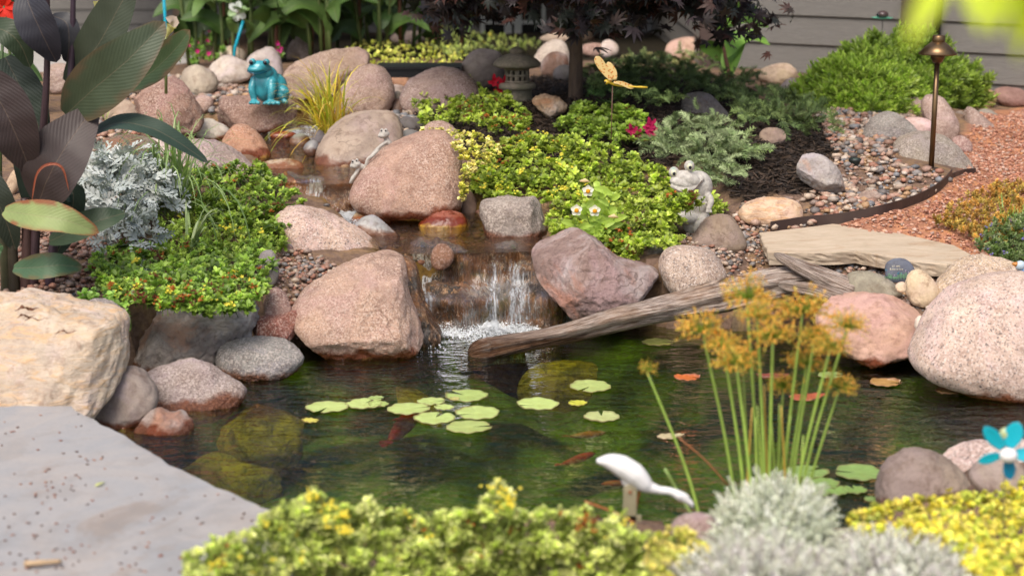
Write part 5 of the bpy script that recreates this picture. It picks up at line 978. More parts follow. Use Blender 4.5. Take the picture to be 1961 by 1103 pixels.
def wpos(px, o):
    dx, dy, _ = ray(px, 100); q = dx / dy; t = (WA[0] - q * WA[1]) / (q * wd[1] - wd[0]); return WA + wd * t + wnm * o
p_ = wpos(1797, .05); V, F = tube([(p_[0], p_[1], .45), (p_[0], p_[1], 3.3)], .022, 10); mk('downspout', V, F, plain('dark_bronze', (.02, .018, .016), .4, .6), parent=hs)
# side return of the near wing and the far wing
siding(np.array([WA[0], WA[1] + 3.6]), np.array([0, -1.]), np.array([-1., 0]), 3.6, .1, 3.4, .162, .41, hs)
FY = 13.8
siding(np.array([-13., FY]), np.array([1., 0]), np.array([0, -1.]), 13 + WA[0] + .02, .1, 4.2, .118, .26, hs)
x0 = (925 - CX) / FPX * FY; x1 = (1040 - CX) / FPX * FY; M_frame = plain('white_door_frame', (.62, .63, .58), .4); 
V, F = box(np.array([(x0 + x1) / 2, FY - .06, 1.25]), np.array([x1 - x0, .03, 2.1])); sGl = plain('dark_glass', (.012, .014, .014), .05, spec=.8, amt=0.); dg = mk('patio_door', V, F, sGl, parent=hs, sm=False)
FRM = []
for fx in (0, .42, .58, 1.): FRM.append(box(np.array([x0 + (x1 - x0) * fx, FY - .09, 1.25]), np.array([.035 if fx in (0, 1.) else .06, .035, 2.1])))
for zz in (.22, .40, .62, .9, 1.25, 1.6, 1.95, 2.28): FRM.append(box(np.array([(x0 + x1) / 2, FY - .085, zz]), np.array([x1 - x0, .03, .03])))
V, F = join(*FRM); fo_ = mk('door_frame', V, F, M_frame, parent=dg, sm=False)
xx = (1050 - CX) / FPX * FY; V, F = box(np.array([xx, FY - .05, 2.]), np.array([.09, .08, 3.8])); mk('door_trim', V, F, M_trim, parent=hs, sm=False)
V, F = box(np.array([-3, 14.5, 4.35]), np.array([22, 3.2, .12])); mk('eave', V, F, M_trim, parent=hs, sm=False)
rc = (WA + WB2) / 2; V, F = box(np.array([rc[0] + .6, rc[1] + .45, 3.5]), np.array([8.6, 1.2, .12]), math.atan2(wd[1], wd[0])); mk('eave', V, F, M_trim, parent=hs, sm=False)
# tall dark hedge and trees beyond frame on the sides, seen only as reflections
# ------------------------------------------------------------------ japanese maple
mb = G1(1102, 190); mp = thing('maple_tree', 'small japanese maple with dark purple finely cut leaves', 'tree', mb)
M_bark = NT('maple_bark'); g_ = M_bark.noise(30, 5, .7, M_bark.map(M_bark.obj(), (1, 1, .25)), .5); M_bark = M_bark.fin(M_bark.mix(M_bark.rng(g_, .35, .7), (.16, .11, .075), (.07, .05, .04)), .8, M_bark.bump(g_, .01), .3)
tr = curve([mb - [0, 0, .05], mb + [0, 0, .02], mb + [0, .0, .25], mb + [-.01, .02, .5], mb + [0, 0, 1.1], mb + [.03, 0, 1.6]], 24); V, F = tube(tr, np.interp(np.linspace(0, 1, 24), [0, .05, .3, .6, 1], [.046, .036, .031, .026, .01]), 14); mk('trunk', V, F, M_bark, parent=mp)
BIGL = [rosette(.10, .05, [(5, .2, 1, 0, .9), (3, .7, .8, .3, 1.1)], OVAL, seed=i + 500) for i in range(3)]
rs = np.random.default_rng(77); tips = []
for i in range(44):
    h = .33 + 1.3 * (i / 44) ** 1.15; o = mb + [0, 0, h]; a = i * 2.4; ln = (.66 if h < .7 else .95 if h < 1.35 else .7) * rs.uniform(.7, 1.1); d = np.array([math.cos(a) * 1.15, math.sin(a), 0])
    P = curve([o, o + d * ln * .45 + [0, 0, .13], o + d * ln * .8 + [0, 0, .1], o + d * ln + [0, 0, .0 if h < .8 else .05]], 12); V, F = tube(P, np.linspace(.012, .002, 12), 6); mk('branch', V, F, M_bark, parent=mp); tips += list(P[3:])
tips = np.array(tips)
def mapleleaf(L, seed):
    t = TB(); rs = np.random.default_rng(seed)
    for k, a in enumerate((-1.9, -1.25, -.62, 0, .62, 1.25, 1.9)):
        l = L * (.5, .8, .95, 1.05, .95, .8, .5)[k]; V, F, _ = leafT(l, l * .26, [.3, .85, 1, .55, .05], .5, .15); kk = rs.uniform(.8, 1.2); t.add(V, F, (kk, kk, kk, 0), mat3(a, -.25))
    return t.get()
MPL = [mapleleaf(.06, i) for i in range(3)]
n = 9500; P = tips[rs.integers(0, len(tips), n)] + rs.normal(0, [.09, .09, .055], (n, 3)); kp_ = P[:, 2] > mb[2] + .22; P = P[kp_]
M_maple = leafmat('maple_leaf', .42, .12, .3, .4)
scatter('crown', MPL, P, M_maple, np.tile([0, -.55, .8], (len(P), 1)), .55, 1., .3, cols=((.040,.030,.034),(.055,.04,.036),(.03,.035,.028),(.10,.045,.035)), cvar=.3, seed=78, parent=mp)
# trees over the back of the garden, mirrored in the pond
for lb5, tx, ty, cz, cr, nl, sd5 in (('dark leafy tree standing before the patio door wall and mirrored in the pond', .55, 12.6, 2.6, 1.5, 5200, 91), ('dark leafy tree rising behind the green cannas and mirrored in the pond', -2.4, 12.2, 2.5, 1.5, 5200, 92)):
    b5 = np.array([tx, ty, .26]); t5 = thing('garden_tree', lb5, 'tree', b5); V, F = tube(curve([b5 - [0, 0, .05], b5 + [.02, 0, .9], b5 + [0, 0, 2.6]], 10), np.linspace(.07, .03, 10), 10); mk('trunk', V, F, M_bark, parent=t5)
    rs5 = np.random.default_rng(sd5); d5 = rs5.normal(size=(nl, 3)); d5 /= np.linalg.norm(d5, axis=1)[:, None]; P5 = b5 + [0, 0, cz - .26] + d5 * (rs5.random((nl, 1)) ** .45) * np.array([cr, cr * .8, cr * .95]) * (1 + .25 * vnoise(d5 * 3, sd5))[:, None]
    scatter('crown', BIGL, P5, M_leaf, None, .8, 1., .4, cols=((.04,.08,.02),(.06,.11,.03),(.03,.05,.02)), seed=sd5, parent=t5)
# ------------------------------------------------------------------ stone lantern
M_lant = NT('lantern_stone'); g_ = M_lant.noise(70, 6, .75, M_lant.obj()); g2 = M_lant.noise(14, 4, .6, M_lant.obj())
M_lant = M_lant.fin(M_lant.mix(M_lant.rng(g2, .35, .7), M_lant.mix(M_lant.rng(g_, .4, .65), (.34, .285, .22), (.19, .155, .12)), (.15, .14, .09)), .85, M_lant.bump(g_, .006), .25)
YL = 7.5; lb_, s = fig(990, 192, YL); ln_ = thing('stone_lantern', 'weathered grey stone garden lantern with mushroom roof left of the maple trunk', 'lantern', lb_)
def lp(prof, name, n=40, mat=M_lant, parent=ln_):
    V, F = lathe([(r * s, z * s) for r, z in prof], lb_, n); return mk(name, V, F, mat, parent=parent)
lp([(31,-6),(30,0),(28,16),(30,22)], 'base'); lp([(30,22),(36,23),(36,29),(33,33),(26,34)], 'platform')
lp([(19,34),(19,62)], 'light_box_shade_fill', mat=plain('lantern_inner_shade', (.012, .011, .01), .9))  # near-black solid fill standing for the shade inside the hollow light box
pc = []
for k in range(12):
    a = k / 12 * 6.283; pc.append(box(lb_ + s * np.array([21 * math.cos(a), 21 * math.sin(a), 48]), s * np.array([5, 5 if k % 3 else 9, 28]), a))
for zz in (36, 48, 60): V, F = lathe([(20 * s, (zz - 2) * s), (24 * s, (zz - 2) * s), (24 * s, (zz + 2) * s), (20 * s, (zz + 2) * s)], lb_, 36); pc.append((V, F))
V, F = join(*pc); mk('light_box', V, F, M_lant, parent=ln_)
lp([(22,62),(40,63),(46,67),(45,71),(38,78),(25,85),(14,89),(13,89)], 'roof'); lp([(12,88),(14,91),(14,95),(10,99),(4,101),(1,101)], 'finial')
# ------------------------------------------------------------------ path light
YP = G1(1783, 326)[1]; pb, s = fig(1783, 326, YP); pl_ = thing('path_light', 'bronze path light with cone hat on a tall post in the pebble bed', 'path light', pb)
M_brz = NT('bronze'); g_ = M_brz.noise(18, 4, .6, M_brz.map(M_brz.obj(), (1, 1, .3))); M_brz = M_brz.fin(M_brz.mix(M_brz.rng(g_, .4, .65), (.20, .125, .06), (.10, .065, .045)), .33, None, .5, .85)
for nm, pr in (('base_flange', [(15,-3),(15,3),(13,5),(6,6)]), ('post', [(5.2,4),(5,100),(4.8,205)]), ('socket', [(5,203),(9,206),(13,214),(14,220)]), ('shade', [(14,219),(35,220),(36,222),(24,234),(12,244),(11,244)]), ('cap', [(11.5,243),(12,245),(12,254),(10,256),(1,256)])):
    V, F = lathe([(r * s, z * s) for r, z in pr], pb, 32); mk(nm, V, F, M_brz, parent=pl_)
# well light
YQ = G1(1637, 318)[1]; wb_, s = fig(1637, 318, YQ); wl_ = thing('spotlight', 'small black round spotlight with green glass lens in the pebbles', 'spotlight', wb_)
V, F = lathe([(8*s, -8*s), (9*s, 0), (12*s, 10*s), (12.5*s, 14*s), (10*s, 15*s), (9.5*s, 12*s)], wb_, 28); mk('housing', V, F, plain('black_plastic', (.015,.02,.018), .35), parent=wl_)
V, F = lathe([(9.4*s, 12*s), (6*s, 13.5*s), (.5*s, 14*s)], wb_, 24); mk('lens', V, F, plain('green_lens', (.1,.25,.2), .1), parent=wl_)
# ------------------------------------------------------------------ garden stakes
def stake(t, p0, p1, r=.0016, col=(.06,.04,.03)):
    V, F = tube([p0, p1], r, 6); mk('stake', V, F, M_stem, parent=t, col=np.array(col))
YD = 6.55; bs = PY(1170, 268, YD); bs[2] = Hf(bs[0], bs[1]); s = YD / FPX; dg = thing('dragonfly_stake', 'yellow dragonfly ornament on a thin stake above the mulch', 'garden stake', bs)
stake(dg, bs, PY(1173, 165, YD), .0018, (.14,.06,.04)); M_yel = plain('yellow_paint', (.62,.42,.03), .35, amt=.15); 
P = curve([PY(1158,159,YD), PY(1165,157,YD), PY(1178,163,YD), PY(1200,166,YD), PY(1240,168,YD)], 16); V, F = tube(P, np.array([3,5,5.5,5,4,3,2.6,2.3,2,2,1.8,1.8,1.7,1.8,2.2,1.6]) * s, 10); mk('body', V, F, M_yel, parent=dg)
V, F = ell(PY(1160,158,YD-.006), np.array([2.4,2.4,2.8])*s, 2); mk('eye', V, F, plain('dark_eye', (.02,.02,.02), .2), parent=dg)
sWg = NT('spotted_wing'); vw = sWg.vor(95, sWg.obj()); sWg.fin(sWg.mix(sWg.rng(vw, .35, .28), (.62,.45,.18), (.5,.16,.02)), .4, None, .4)
for pts, w in (([(1173,155),(1160,138),(1148,120),(1141,108)], 17), ([(1178,154),(1176,140),(1168,128),(1164,119)], 13), ([(1175,158),(1190,160),(1205,166),(1215,168)], 9)):
    V, F, c, uv = bigleaf(np.array([PY(x, y, YD - .01 + .004 * k) for k, (x, y) in enumerate(pts)]), w * s, (.6,.4,.1), n=12, fold=.1, wave=.0, prof=[.45,.8,1,.95,.5]); w_ = mk('wing', V, [F], sWg.m, parent=dg); m_ = w_.modifiers.new('t', 'SOLIDIFY'); m_.thickness = .0015
# ladybird flower stake by the wall
YT = 8.75; tb = PY(1688, 140, YT); tb[2] = Hf(tb[0], tb[1]); s = YT / FPX; tp = PY(1690, 36, YT); fs = thing('flower_stake', 'jade green petalled stake with a dark ladybird on top by the wall', 'garden stake', tb); stake(fs, tb, tp, .0018, (.05,.05,.05))
M_jade = plain('jade_paint', (.08,.42,.27), .3, amt=.15)
for k in range(6):
    a = k * 1.047; d = np.array([math.cos(a), math.sin(a), .05]); P3 = [tp, tp + d * 10 * s, tp + d * 21 * s + [0, 0, .002]]; V, F, c, uv = bigleaf(np.array(P3), 16 * s, (.1,.4,.3), n=8, viewn=(0, 0, 1), prof=[.4,1,1.1,.6], fold=.1); o_ = mk('petal', V, [F], M_jade, parent=fs); o_.modifiers.new('t', 'SOLIDIFY').thickness = .002
V, F = ell(tp + s * np.array([0, 0, 7]), np.array([11, 11, 8]) * s, 3); mk('ladybird_body', V, F, plain('ladybird', (.06,.035,.035), .25), parent=fs); V, F = ell(tp + s * np.array([-9, -3, 7]), np.array([4, 4, 4]) * s, 2); mk('ladybird_head', V, F, plain('black_gloss', (.01,.01,.012), .2), parent=fs)
# white flower whirligig and blue pole among cannas
YW = 9.6; tp = PY(455, 22, YW); wb = PY(458, 110, YW); wb[2] = Hf(wb[0], wb[1]); s = YW / FPX; ws = thing('flower_stake', 'white and pale green metal flower on a stake before the cannas', 'garden stake', wb); stake(ws, wb, tp, .002, (.1,.15,.1))
for k in range(6):
    a = k * 1.047 + .3; P3 = [tp, tp + s * 9 * np.array([math.cos(a), -.2, math.sin(a)]), tp + s * 20 * np.array([math.cos(a), -.1, math.sin(a)])]; V, F, c, uv = bigleaf(np.array(P3), 13 * s, (.75,.78,.76) if k % 3 else (.4,.55,.3), n=8, prof=[.4,1,1.1,.7]); mk('petal', V, [F], M_petal, parent=ws, col=c)
V, F = ell(tp + [0, -.01, 0], np.array([5, 4, 5]) * s, 2); mk('hub', V, F, M_petal, parent=ws, col=np.array((.8,.8,.8)))
M_cyan = plain('cyan_paint', (.0,.36,.50), .35, amt=.1)
for lb2, x0_, y0_, x1_, y1_, Y_ in (('turquoise garden pole standing behind the canna leaf tips', 310, -60, 318, 62, 9.4), ('turquoise pole leaning among the green cannas', 466, 40, 450, 92, 9.6)):
    a, b = PY(x0_, y0_, Y_), PY(x1_, y1_, Y_); e = b + (b - a) * .3; e[2] = min(e[2], Hf(e[0], e[1])); V, F = tube([a, b, e], .0085, 10); mk('garden_pole', V, F, M_cyan, label=lb2, cat='pole')
# pinwheel
YF = 3.05; pc_ = PY(1928, 868, YF); pbm = PY(1924, 1035, YF - .05); s = YF / FPX; pw = thing('pinwheel', 'turquoise flower pinwheel with white hub on a thin wire in yellow sedum', 'pinwheel', pbm); stake(pw, pbm - [0, 0, .05], pc_ + [0, .01, -.01], .0012, (.1,.08,.05))
M_teal = plain('teal_paint', (.0, .37, .47), .4, amt=.05); M_teal2 = plain('teal_paint_dark', (.0, .22, .36), .4, amt=.05)
for k, (ex, ey, w, wx) in enumerate([(1885,817,27,0),(1950,808,34,0),(1873,884,20,0),(1985,872,26,0),(1936,918,27,1)]):
    a = pc_ + (PY(ex, ey, YF) - pc_) * .18; b = PY(ex, ey, YF); V, F, c, uv = bigleaf(np.array([a, (a + b) / 2, b]), w * s, (0,0,0), n=14, prof=[.45,.85,1.05,1.1,.85,.3], fold=.12, wave=0, roll=.3); o_ = mk('petal', V, [F], M_teal2 if wx else M_teal, parent=pw); o_.modifiers.new('t', 'SOLIDIFY').thickness = .0015
M_wht = plain('white_paint', (.78,.76,.75), .35, amt=.1); V, F = ell(pc_ + [0, -.012, 0], np.array([18, 14, 15]) * s, 3); mk('hub', V, F, M_wht, parent=pw)
V, F = ell(pc_ + s * np.array([-2, 12, 36]), np.array([13, 9, 15]) * s, 3); mk('bud', V, F, plain('pale_green_glass', (.42,.48,.25), .3), parent=pw)
# ------------------------------------------------------------------ blobs -> figures (smooth remeshed bodies)
def blob(name, parts, parent, mat, voxel, o, s, col=None, smooth_it=6):
    ms = []
    for p in parts:
        if p[0] == 'e': _, c, r = p[:3]; ms.append(ell(np.array(c) * s + o, np.array(r) * s, 3, p[3] if len(p) > 3 else None))
        else:
            _, pts, rad = p; P = curve(np.array(pts, float) * s + o, 5 * len(pts)); rr = np.interp(np.linspace(0, 1, len(P)), np.linspace(0, 1, len(rad)), np.array(rad, float) * s); ms.append(tube(P, rr, 12)); ms.append(ell(P[0], np.full(3, rr[0]), 2)); ms.append(ell(P[-1], np.full(3, rr[-1]), 2))
    V, F = join(*ms); ob = mk(name, V, F, mat, parent=parent)
    m = ob.modifiers.new('r', 'REMESH'); m.mode = 'VOXEL'; m.voxel_size = voxel * s; m.use_smooth_shade = True; m2 = ob.modifiers.new('s', 'SMOOTH'); m2.factor = .5; m2.iterations = smooth_it
    return ob
# turquoise frog (x right, y away, z up; photo pixels)
YFR = 7.62; o, s = fig(510, 197, YFR); fr = thing('frog_statue', 'glazed turquoise ceramic frog sitting upright on the flat red brown boulder', 'frog statue', o)
M_glaze = NT('turquoise_glaze'); g_ = M_glaze.noise(22, 5, .65, M_glaze.obj(), .4); g2 = M_glaze.noise(90, 3, .6, M_glaze.obj())
M_glaze = M_glaze.fin(M_glaze.mix(M_glaze.rng(g_, .4, .7, 0, .75), (.045, .33, .39), (.02, .13, .17)), .22, M_glaze.bump(g2, .002), .6)
blob('body', [('e',(0,4,38),(27,26,34),(-12,0,0)),('e',(14,12,30),(26,24,26)),('e',(-3,-4,30),(20,18,28)),('e',(-8,-10,66),(22,20,12)),('e',(-9,-14,70),(20,18,12)),('e',(-14,-22,66),(17,14,8)),('e',(-2,-8,58),(19,16,14)),
 ('t',[(-19,-8,44),(-24,-18,28),(-20,-20,8)],[9,7,6]),('t',[(14,-14,40),(14,-24,24),(12,-26,6)],[11,8,6]),
 ('t',[(20,8,16),(36,-4,22),(34,4,6)],[13,10,6]),('e',(30,2,14),(15,16,13)),('t',[(28,8,4),(34,-8,4),(40,-12,3)],[6,5,4])]
 + [('t',[(-20,-20,6),(-26+8*k,-33+2*abs(k-1),3)],[5,3.4]) for k in range(3)] + [('t',[(12,-26,5),(2+9*k,-39+2*abs(k-1),3)],[5,3.6]) for k in range(4)], fr, M_glaze, 1.3, o, s, smooth_it=3)
M_eye = plain('dark_eye_gloss', (.012,.012,.02), .12)
for c in ((-20,-24,80),(6,-22,79)):
    V, F = ell(o + s * np.array(c), s * np.array([6.5,6.5,6.5]), 3); el_ = mk('eyelid', V, F, M_glaze, parent=fr); V, F = ell(o + s * (np.array(c) + [-1.5,-3.2,-.5]), s * np.array([4.8,4.4,4.8]), 3); mk('eye', V, F, M_eye, parent=el_)
P = curve([o + s * np.array(q) for q in ((-31,-24,63),(-22,-35,60),(-12,-36,59),(0,-29,60),(10,-18,63))], 16); V, F = tube(P, s * 1.1, 6); mk('mouth', V, F, plain('dark_teal_glaze', (.005,.08,.14), .25), parent=fr)
# grey frog statue
M_cst = NT('cast_stone'); g_ = M_cst.noise(60, 5, .7, M_cst.obj()); g2 = M_cst.noise(12, 4, .6, M_cst.obj(), 1); M_cst = M_cst.fin(M_cst.mix(M_cst.rng(g2, .58, .7, 0, .6), M_cst.mix(M_cst.rng(g_, .4, .7), (.50, .47, .42), (.33, .30, .27)), (.2, .38, .3)), .8, M_cst.bump(g_, .004), .25)
o, s = fig(1330, 458, 5.72); gf = thing('frog_statue', 'grey cast stone frog with bulging eyes leaning out of the sedum', 'frog statue', o)
blob('body', [('e',(6,16,98),(28,26,32)),('e',(4,14,70),(27,24,36)),('e',(-18,-4,116),(29,20,17),(0,14,0)),('e',(-28,-12,110),(24,15,11),(0,16,0)),('e',(-14,-8,104),(20,14,10)),('t',[(-46,-16,106),(-28,-24,98),(-6,-16,102),(10,-6,118)],[4.5,6,6,5]),
 ('e',(-43,-6,130),(10,9,11)),('e',(-14,-6,142),(10,9,11)),('t',[(18,4,88),(28,-6,76),(24,-14,62)],[10,7,5]),
 ('e',(4,10,32),(28,22,30)),('e',(12,-8,24),(17,13,23)),('e',(-18,-4,42),(30,15,13)),('t',[(0,0,54),(-4,-4,40),(2,-10,28)],[5,4,5]),('e',(28,4,30),(9,9,9)),('e',(-6,-10,4),(17,10,5)),('e',(14,-16,8),(10,8,10))]
 + [('t',[(24,-12,64),(20+4*k,-17,56)],[3.4,2.6]) for k in range(3)], gf, M_cst, 1.3, o, s, smooth_it=3)
for c in ((-45,-13,130),(-15,-14,142)):
    V, F = ell(o + s * (np.array(c) + [1,-.5,0]), s * np.array([5.5,3.5,6.2]), 3); el_ = mk('eye', V, F, plain('eye_cream', (.62,.6,.42), .35), parent=gf); V, F = ell(o + s * (np.array(c) + [1.5,-3.4,-1]), s * np.array([3,1.8,3.4]), 3); mk('pupil', V, F, M_eye, parent=el_)
P = curve([o + s * np.array(q) for q in ((-42,-24,101),(-26,-31,96),(-6,-25,100),(10,-12,115))], 16); V, F = tube(P, s * .9, 6); mk('mouth', V, F, plain('mouth_shadow_brown', (.12,.08,.06), .8), parent=gf)
# climbing frog figurines
for lb3, px, py, Y_, sg, up_ in (('upper small white frog figurine reaching down on the tan grey boulder', 733, 308, 6.35, 1, 0), ('lower small white frog figurine hanging from the upper one', 690, 332, 6.2, 1, 1)):
    o, s = fig(px, py, Y_); tf = thing('frog_figurine', lb3, 'frog figurine', o)
    if not up_:
        pts = [('e',(16,4,22),(10,9,14)),('e',(4,-4,52),(10,8,8)),('e',(0,-7,49),(8,6,5)),('e',(0,-6,59),(3.5,3.5,3.8)),('e',(8,-6,59),(3.5,3.5,3.8)),('t',[(12,0,34),(8,0,42),(5,0,47)],[6,5,5]),('t',[(8,-4,36),(-4,-6,28),(-14,-8,18),(-22,-9,8)],[4,3.2,3.6,3]),('t',[(18,-2,14),(6,-6,8),(-2,-7,2)],[5,4,3]),('t',[(22,0,12),(14,-4,0),(6,-6,-4)],[5,3.5,3])]; eyes = ((-1,-10,59),(7,-10,59))
    else:
        pts = [('e',(14,2,8),(15,8,8)),('e',(-8,-5,18),(10,8,8)),('e',(-11,-8,15),(8,6,5)),('e',(-12,-8,24),(3.3,3.3,3.6)),('e',(-5,-7,26),(3.3,3.3,3.6)),('t',[(4,0,12),(-3,-2,15)],[6,6]),('t',[(12,-2,16),(16,-4,28),(24,-3,34),(34,-2,44)],[4,3.4,3.6,3]),('t',[(-4,-4,8),(-8,-8,0),(-14,-9,-8),(-18,-9,-16)],[4,3.5,4,3]),('t',[(20,0,4),(10,-5,-4),(0,-7,-8)],[5,4,3])]; eyes = ((-13,-12,24),(-6,-11,26))
    blob('body', pts, tf, M_cst, .9, o, s, smooth_it=2)
    for c in eyes: V, F = ell(o + s * np.array(c), s * np.array([1.6,1.2,1.8]), 2); mk('eye', V, F, M_eye, parent=tf)
# egret ornament
YE = 3.2; o, s = fig(1205, 985, YE); eg = thing('egret_ornament', 'white wooden egret ornament bending to the water on a ribbed leg board', 'bird ornament', o)
blob('body', [('t',[(-58,0,108),(-40,0,107),(-18,0,99),(8,0,82),(28,0,62),(42,0,52)],[7,15,21,22,17,9]),('t',[(30,0,58),(56,0,50),(78,0,47),(96,0,38)],[13,8,7.5,10]),('e',(100,0,36),(16,8,10),(0,22,0)),('t',[(104,0,34),(118,0,22),(121,0,15)],[8,5.5,3]),('e',(4,0,74),(22,10,22))], eg, M_wht, 1.8, o, s, smooth_it=5)
V, F = join(box(o + s * np.array([0, -9, 22]), s * np.array([25, 7, 68])), ell(o + s * np.array([0, -9, 56]), s * np.array([12, 4, 9]), 3), box(o + s * np.array([5, -9, -4]), s * np.array([34, 7, 12]))); 
sLg = NT('ribbed_board'); w_ = sLg.n('TexWave'); w_.inputs['Scale'].default_value = 90; w_.bands_direction = 'X'; sLg.t.links.new(sLg.obj(), w_.inputs[0]); sLg.fin(sLg.mix(w_.outputs[1], (.40,.34,.2), (.52,.46,.31)), .6, sLg.bump(w_.outputs[1], .002), .4)
b_ = mk('leg_board', V, F, sLg.m, parent=eg, sm=False)
V, F = ell(o + s * np.array([0, -14, 50]), s * np.array([3.4,2,3.4]), 2); mk('screw', V, F, plain('rust', (.3,.09,.03), .6), parent=eg)
V, F = tube([o + s * np.array([22, 0, 60]), o + s * np.array([17, 4, 35]), o + s * np.array([10, 6, -10])], [2.5*s, 2*s, 2*s], 8); mk('leg', V, F, plain('orange_paint', (.55,.13,.03), .4), parent=eg)
# blue bird at the right edge
o, s = fig(1958, 528, 5.0); bb = thing('bird_ornament', 'small blue and white ceramic bird with orange beak at the right edge', 'bird ornament', o)
V, F = ell(o + s * np.array([5, 0, 8]), s * np.array([16, 12, 12]), 3); mk('body', V, F, plain('blue_glaze', (.01,.12,.3), .25), parent=bb); V, F = ell(o + s * np.array([-6, -2, 20]), s * np.array([10, 9, 10]), 3); mk('head', V, F, plain('pale_glaze', (.45,.55,.62), .25), parent=bb)
V, F = lathe([(6*s, 0), (4*s, 6*s), (.5*s, 11*s)], np.zeros(3), 12); V = V @ np.array(Matrix.Rotation(R(-80), 3, 'Y')).T + o + s * np.array([-12, -2, 22]); mk('beak', V, F, plain('orange_glaze', (.5,.2,.04), .3), parent=bb)
# painted stone with writing
rk = rock('painted_stone', 'dark blue grey painted stone with white words beside the cream egg shaped stone', (.13,.15,.19), 'smooth', [(1695,520),(1697,507),(1708,499),(1725,496),(1740,500),(1750,512),(1751,525),(1744,538),(1705,539),(1697,532)], Y=5.2, dep=.45, p=3.2, rough=.02, fine=.01, shear=.25, sub=5, cat='painted stone')
s = 5.12 / FPX
bpy.context.view_layer.update()
deps = bpy.context.evaluated_depsgraph_get()
def onstone(px, py, ob=rk, off=.0006):
    dx, dy, dz = [float(v) for v in ray(px, py)]; o_ = Vector((0, 0, CH)); d = Vector((dx, dy, dz)).normalized(); ok, loc, nr, _ = ob.ray_cast(o_ - ob.location, d)
    return (np.array(loc + ob.location) + np.array(nr) * off, np.array(nr)) if ok else (PY(px, py, 5.12), np.array([0, -1, 0]))
def strokes(name, segs, r, col, parent):
    ms = []
    for seg in segs:
        P = [];
        for (a, b), (c, d) in zip(seg[:-1], seg[1:]): P += [(a + (c - a) * k, b + (d - b) * k) for k in np.linspace(0, 1, 4)]
        P = np.array([onstone(x, y)[0] for x, y in P]); P = P[np.concatenate([[True], np.linalg.norm(np.diff(P, axis=0), axis=1) > 1e-6])]
        if len(P) > 1: ms.append(tube(P, r, 5))
    V, F = join(*ms); return mk(name, V, F, M_petal, parent=parent, col=np.array(col))
GL = {'L': [[(0,0),(0,1),(.8,1)]], 'E': [[(.8,0),(0,0),(0,1),(.8,1)],[(0,.5),(.6,.5)]], 'T': [[(0,0),(1,0)],[(.5,0),(.5,1)]], 'H': [[(0,0),(0,1)],[(.8,0),(.8,1)],[(0,.5),(.8,.5)]], 'O': [[(.1,.1),(.7,.1),(.7,.9),(.1,.9),(.1,.1)]], 'P': [[(0,1),(0,0),(.7,0),(.7,.5),(0,.5)]], 'B': [[(0,0),(0,1),(.7,1),(.7,.5),(0,.5)],[(0,0),(.6,0),(.6,.5)]], 'M': [[(0,1),(0,0),(.45,.5),(.9,0),(.9,1)]], 'W': [[(0,0),(.2,1),(.45,.4),(.7,1),(.9,0)]], 'I': [[(.3,0),(.3,1)]], 'N': [[(0,1),(0,0),(.8,1),(.8,0)]], ' ': []}
def text(txt, x, y, w, h, big=()):
    sg = []
    for i, ch in enumerate(txt):
        hh = h * (1.35 if i in big else 1); 
        for st_ in GL[ch]: sg.append([(x + w * (i + .75 * u), y + h - hh + hh * v) for u, v in st_])
    return sg
wr = strokes('lettering', text('LET HOPE', 1708.6, 508.6, 1.95, 2.9, (0,)) + text('BLOOM WITHIN', 1704.5, 514.5, 2.1, 2.9, (0,)), .00052, (.72,.66,.58), rk)
rs = np.random.default_rng(3); sg = []
for bx in np.linspace(1699, 1742, 15):
    hh = rs.uniform(6, 15) if not 1710 < bx < 1718 else 6; tipx = bx + rs.uniform(-3, 3); sg.append([(bx, 536.5), (tipx, 536.5 - hh)])
    for k in (.35, .55, .75): sg.append([(bx + (tipx - bx) * k, 536.5 - hh * k), (bx + (tipx - bx) * k + 2.2, 536.5 - hh * k - 2)]); sg.append([(bx + (tipx - bx) * k, 536.5 - hh * k), (bx + (tipx - bx) * k - 2.2, 536.5 - hh * k - 2)])
strokes('painted_leaves', sg, .0007, (.22,.42,.25), rk); strokes('painted_blue_flowers', [[(1718,523),(1721,525)],[(1722,521),(1720,524)],[(1725,525),(1727,523)],[(1697,516),(1698,519)]], .0011, (.03,.3,.42), rk); strokes('painted_lilac_flowers', [[(1711,531),(1713,526)],[(1733,521),(1735,517)],[(1739,524),(1740,520)]], .001, (.5,.4,.55), rk)
# ------------------------------------------------------------------ slabs
def slab(name, label, pts, z, th, mat, sub=26, seed=1, tilt=None, uneven=.0015):
    W3 = np.array([PZ(x, y, z if tilt is None else z + tilt(x, y)) for x, y in pts]); n = len(W3); E = []
    for i in range(n):
        a, b = W3[i], W3[(i + 1) % n]; m = max(2, int(np.linalg.norm(b - a) / .02))
        for k in range(m): E.append(a + (b - a) * k / m)
    E = np.array(E); E[:, :2] += .007 * np.stack([vnoise(E * 25, seed), vnoise(E * 25 + 9, seed)], -1); c = E.mean(0); N = len(E); V = []; rings = [1, .99, .93, .8, .6, .35, .1]
    for r in rings: q = c + (E - c) * r; q[:, 2] += uneven * vnoise(q * 6, seed) - (.004 if r == 1 else 0); V.append(q)
    V2 = []; m = 5
    for k in range(1, m + 1): q = E.copy(); q[:, 2] -= .004 + (th - .004) * k / m; d = q - c; d[:, 2] = 0; d /= np.linalg.norm(d, axis=1)[:, None]; q += d * (.006 * vnoise(q * 40, seed + k) - .002 * k)[:, None]; V2.append(q)
    allr = V2[::-1] + V; V = np.vstack(allr + [c[None]]); F = []; R_ = len(allr)
    for i in range(R_ - 1): F += [(i * N + j, i * N + (j + 1) % N, (i + 1) * N + (j + 1) % N, (i + 1) * N + j) for j in range(N)]
    F += [((R_ - 1) * N + j, (R_ - 1) * N + (j + 1) % N, R_ * N) for j in range(N)]
    o_ = mk(name, V, F, mat, label=label, cat='stone slab', sm=False); return o_
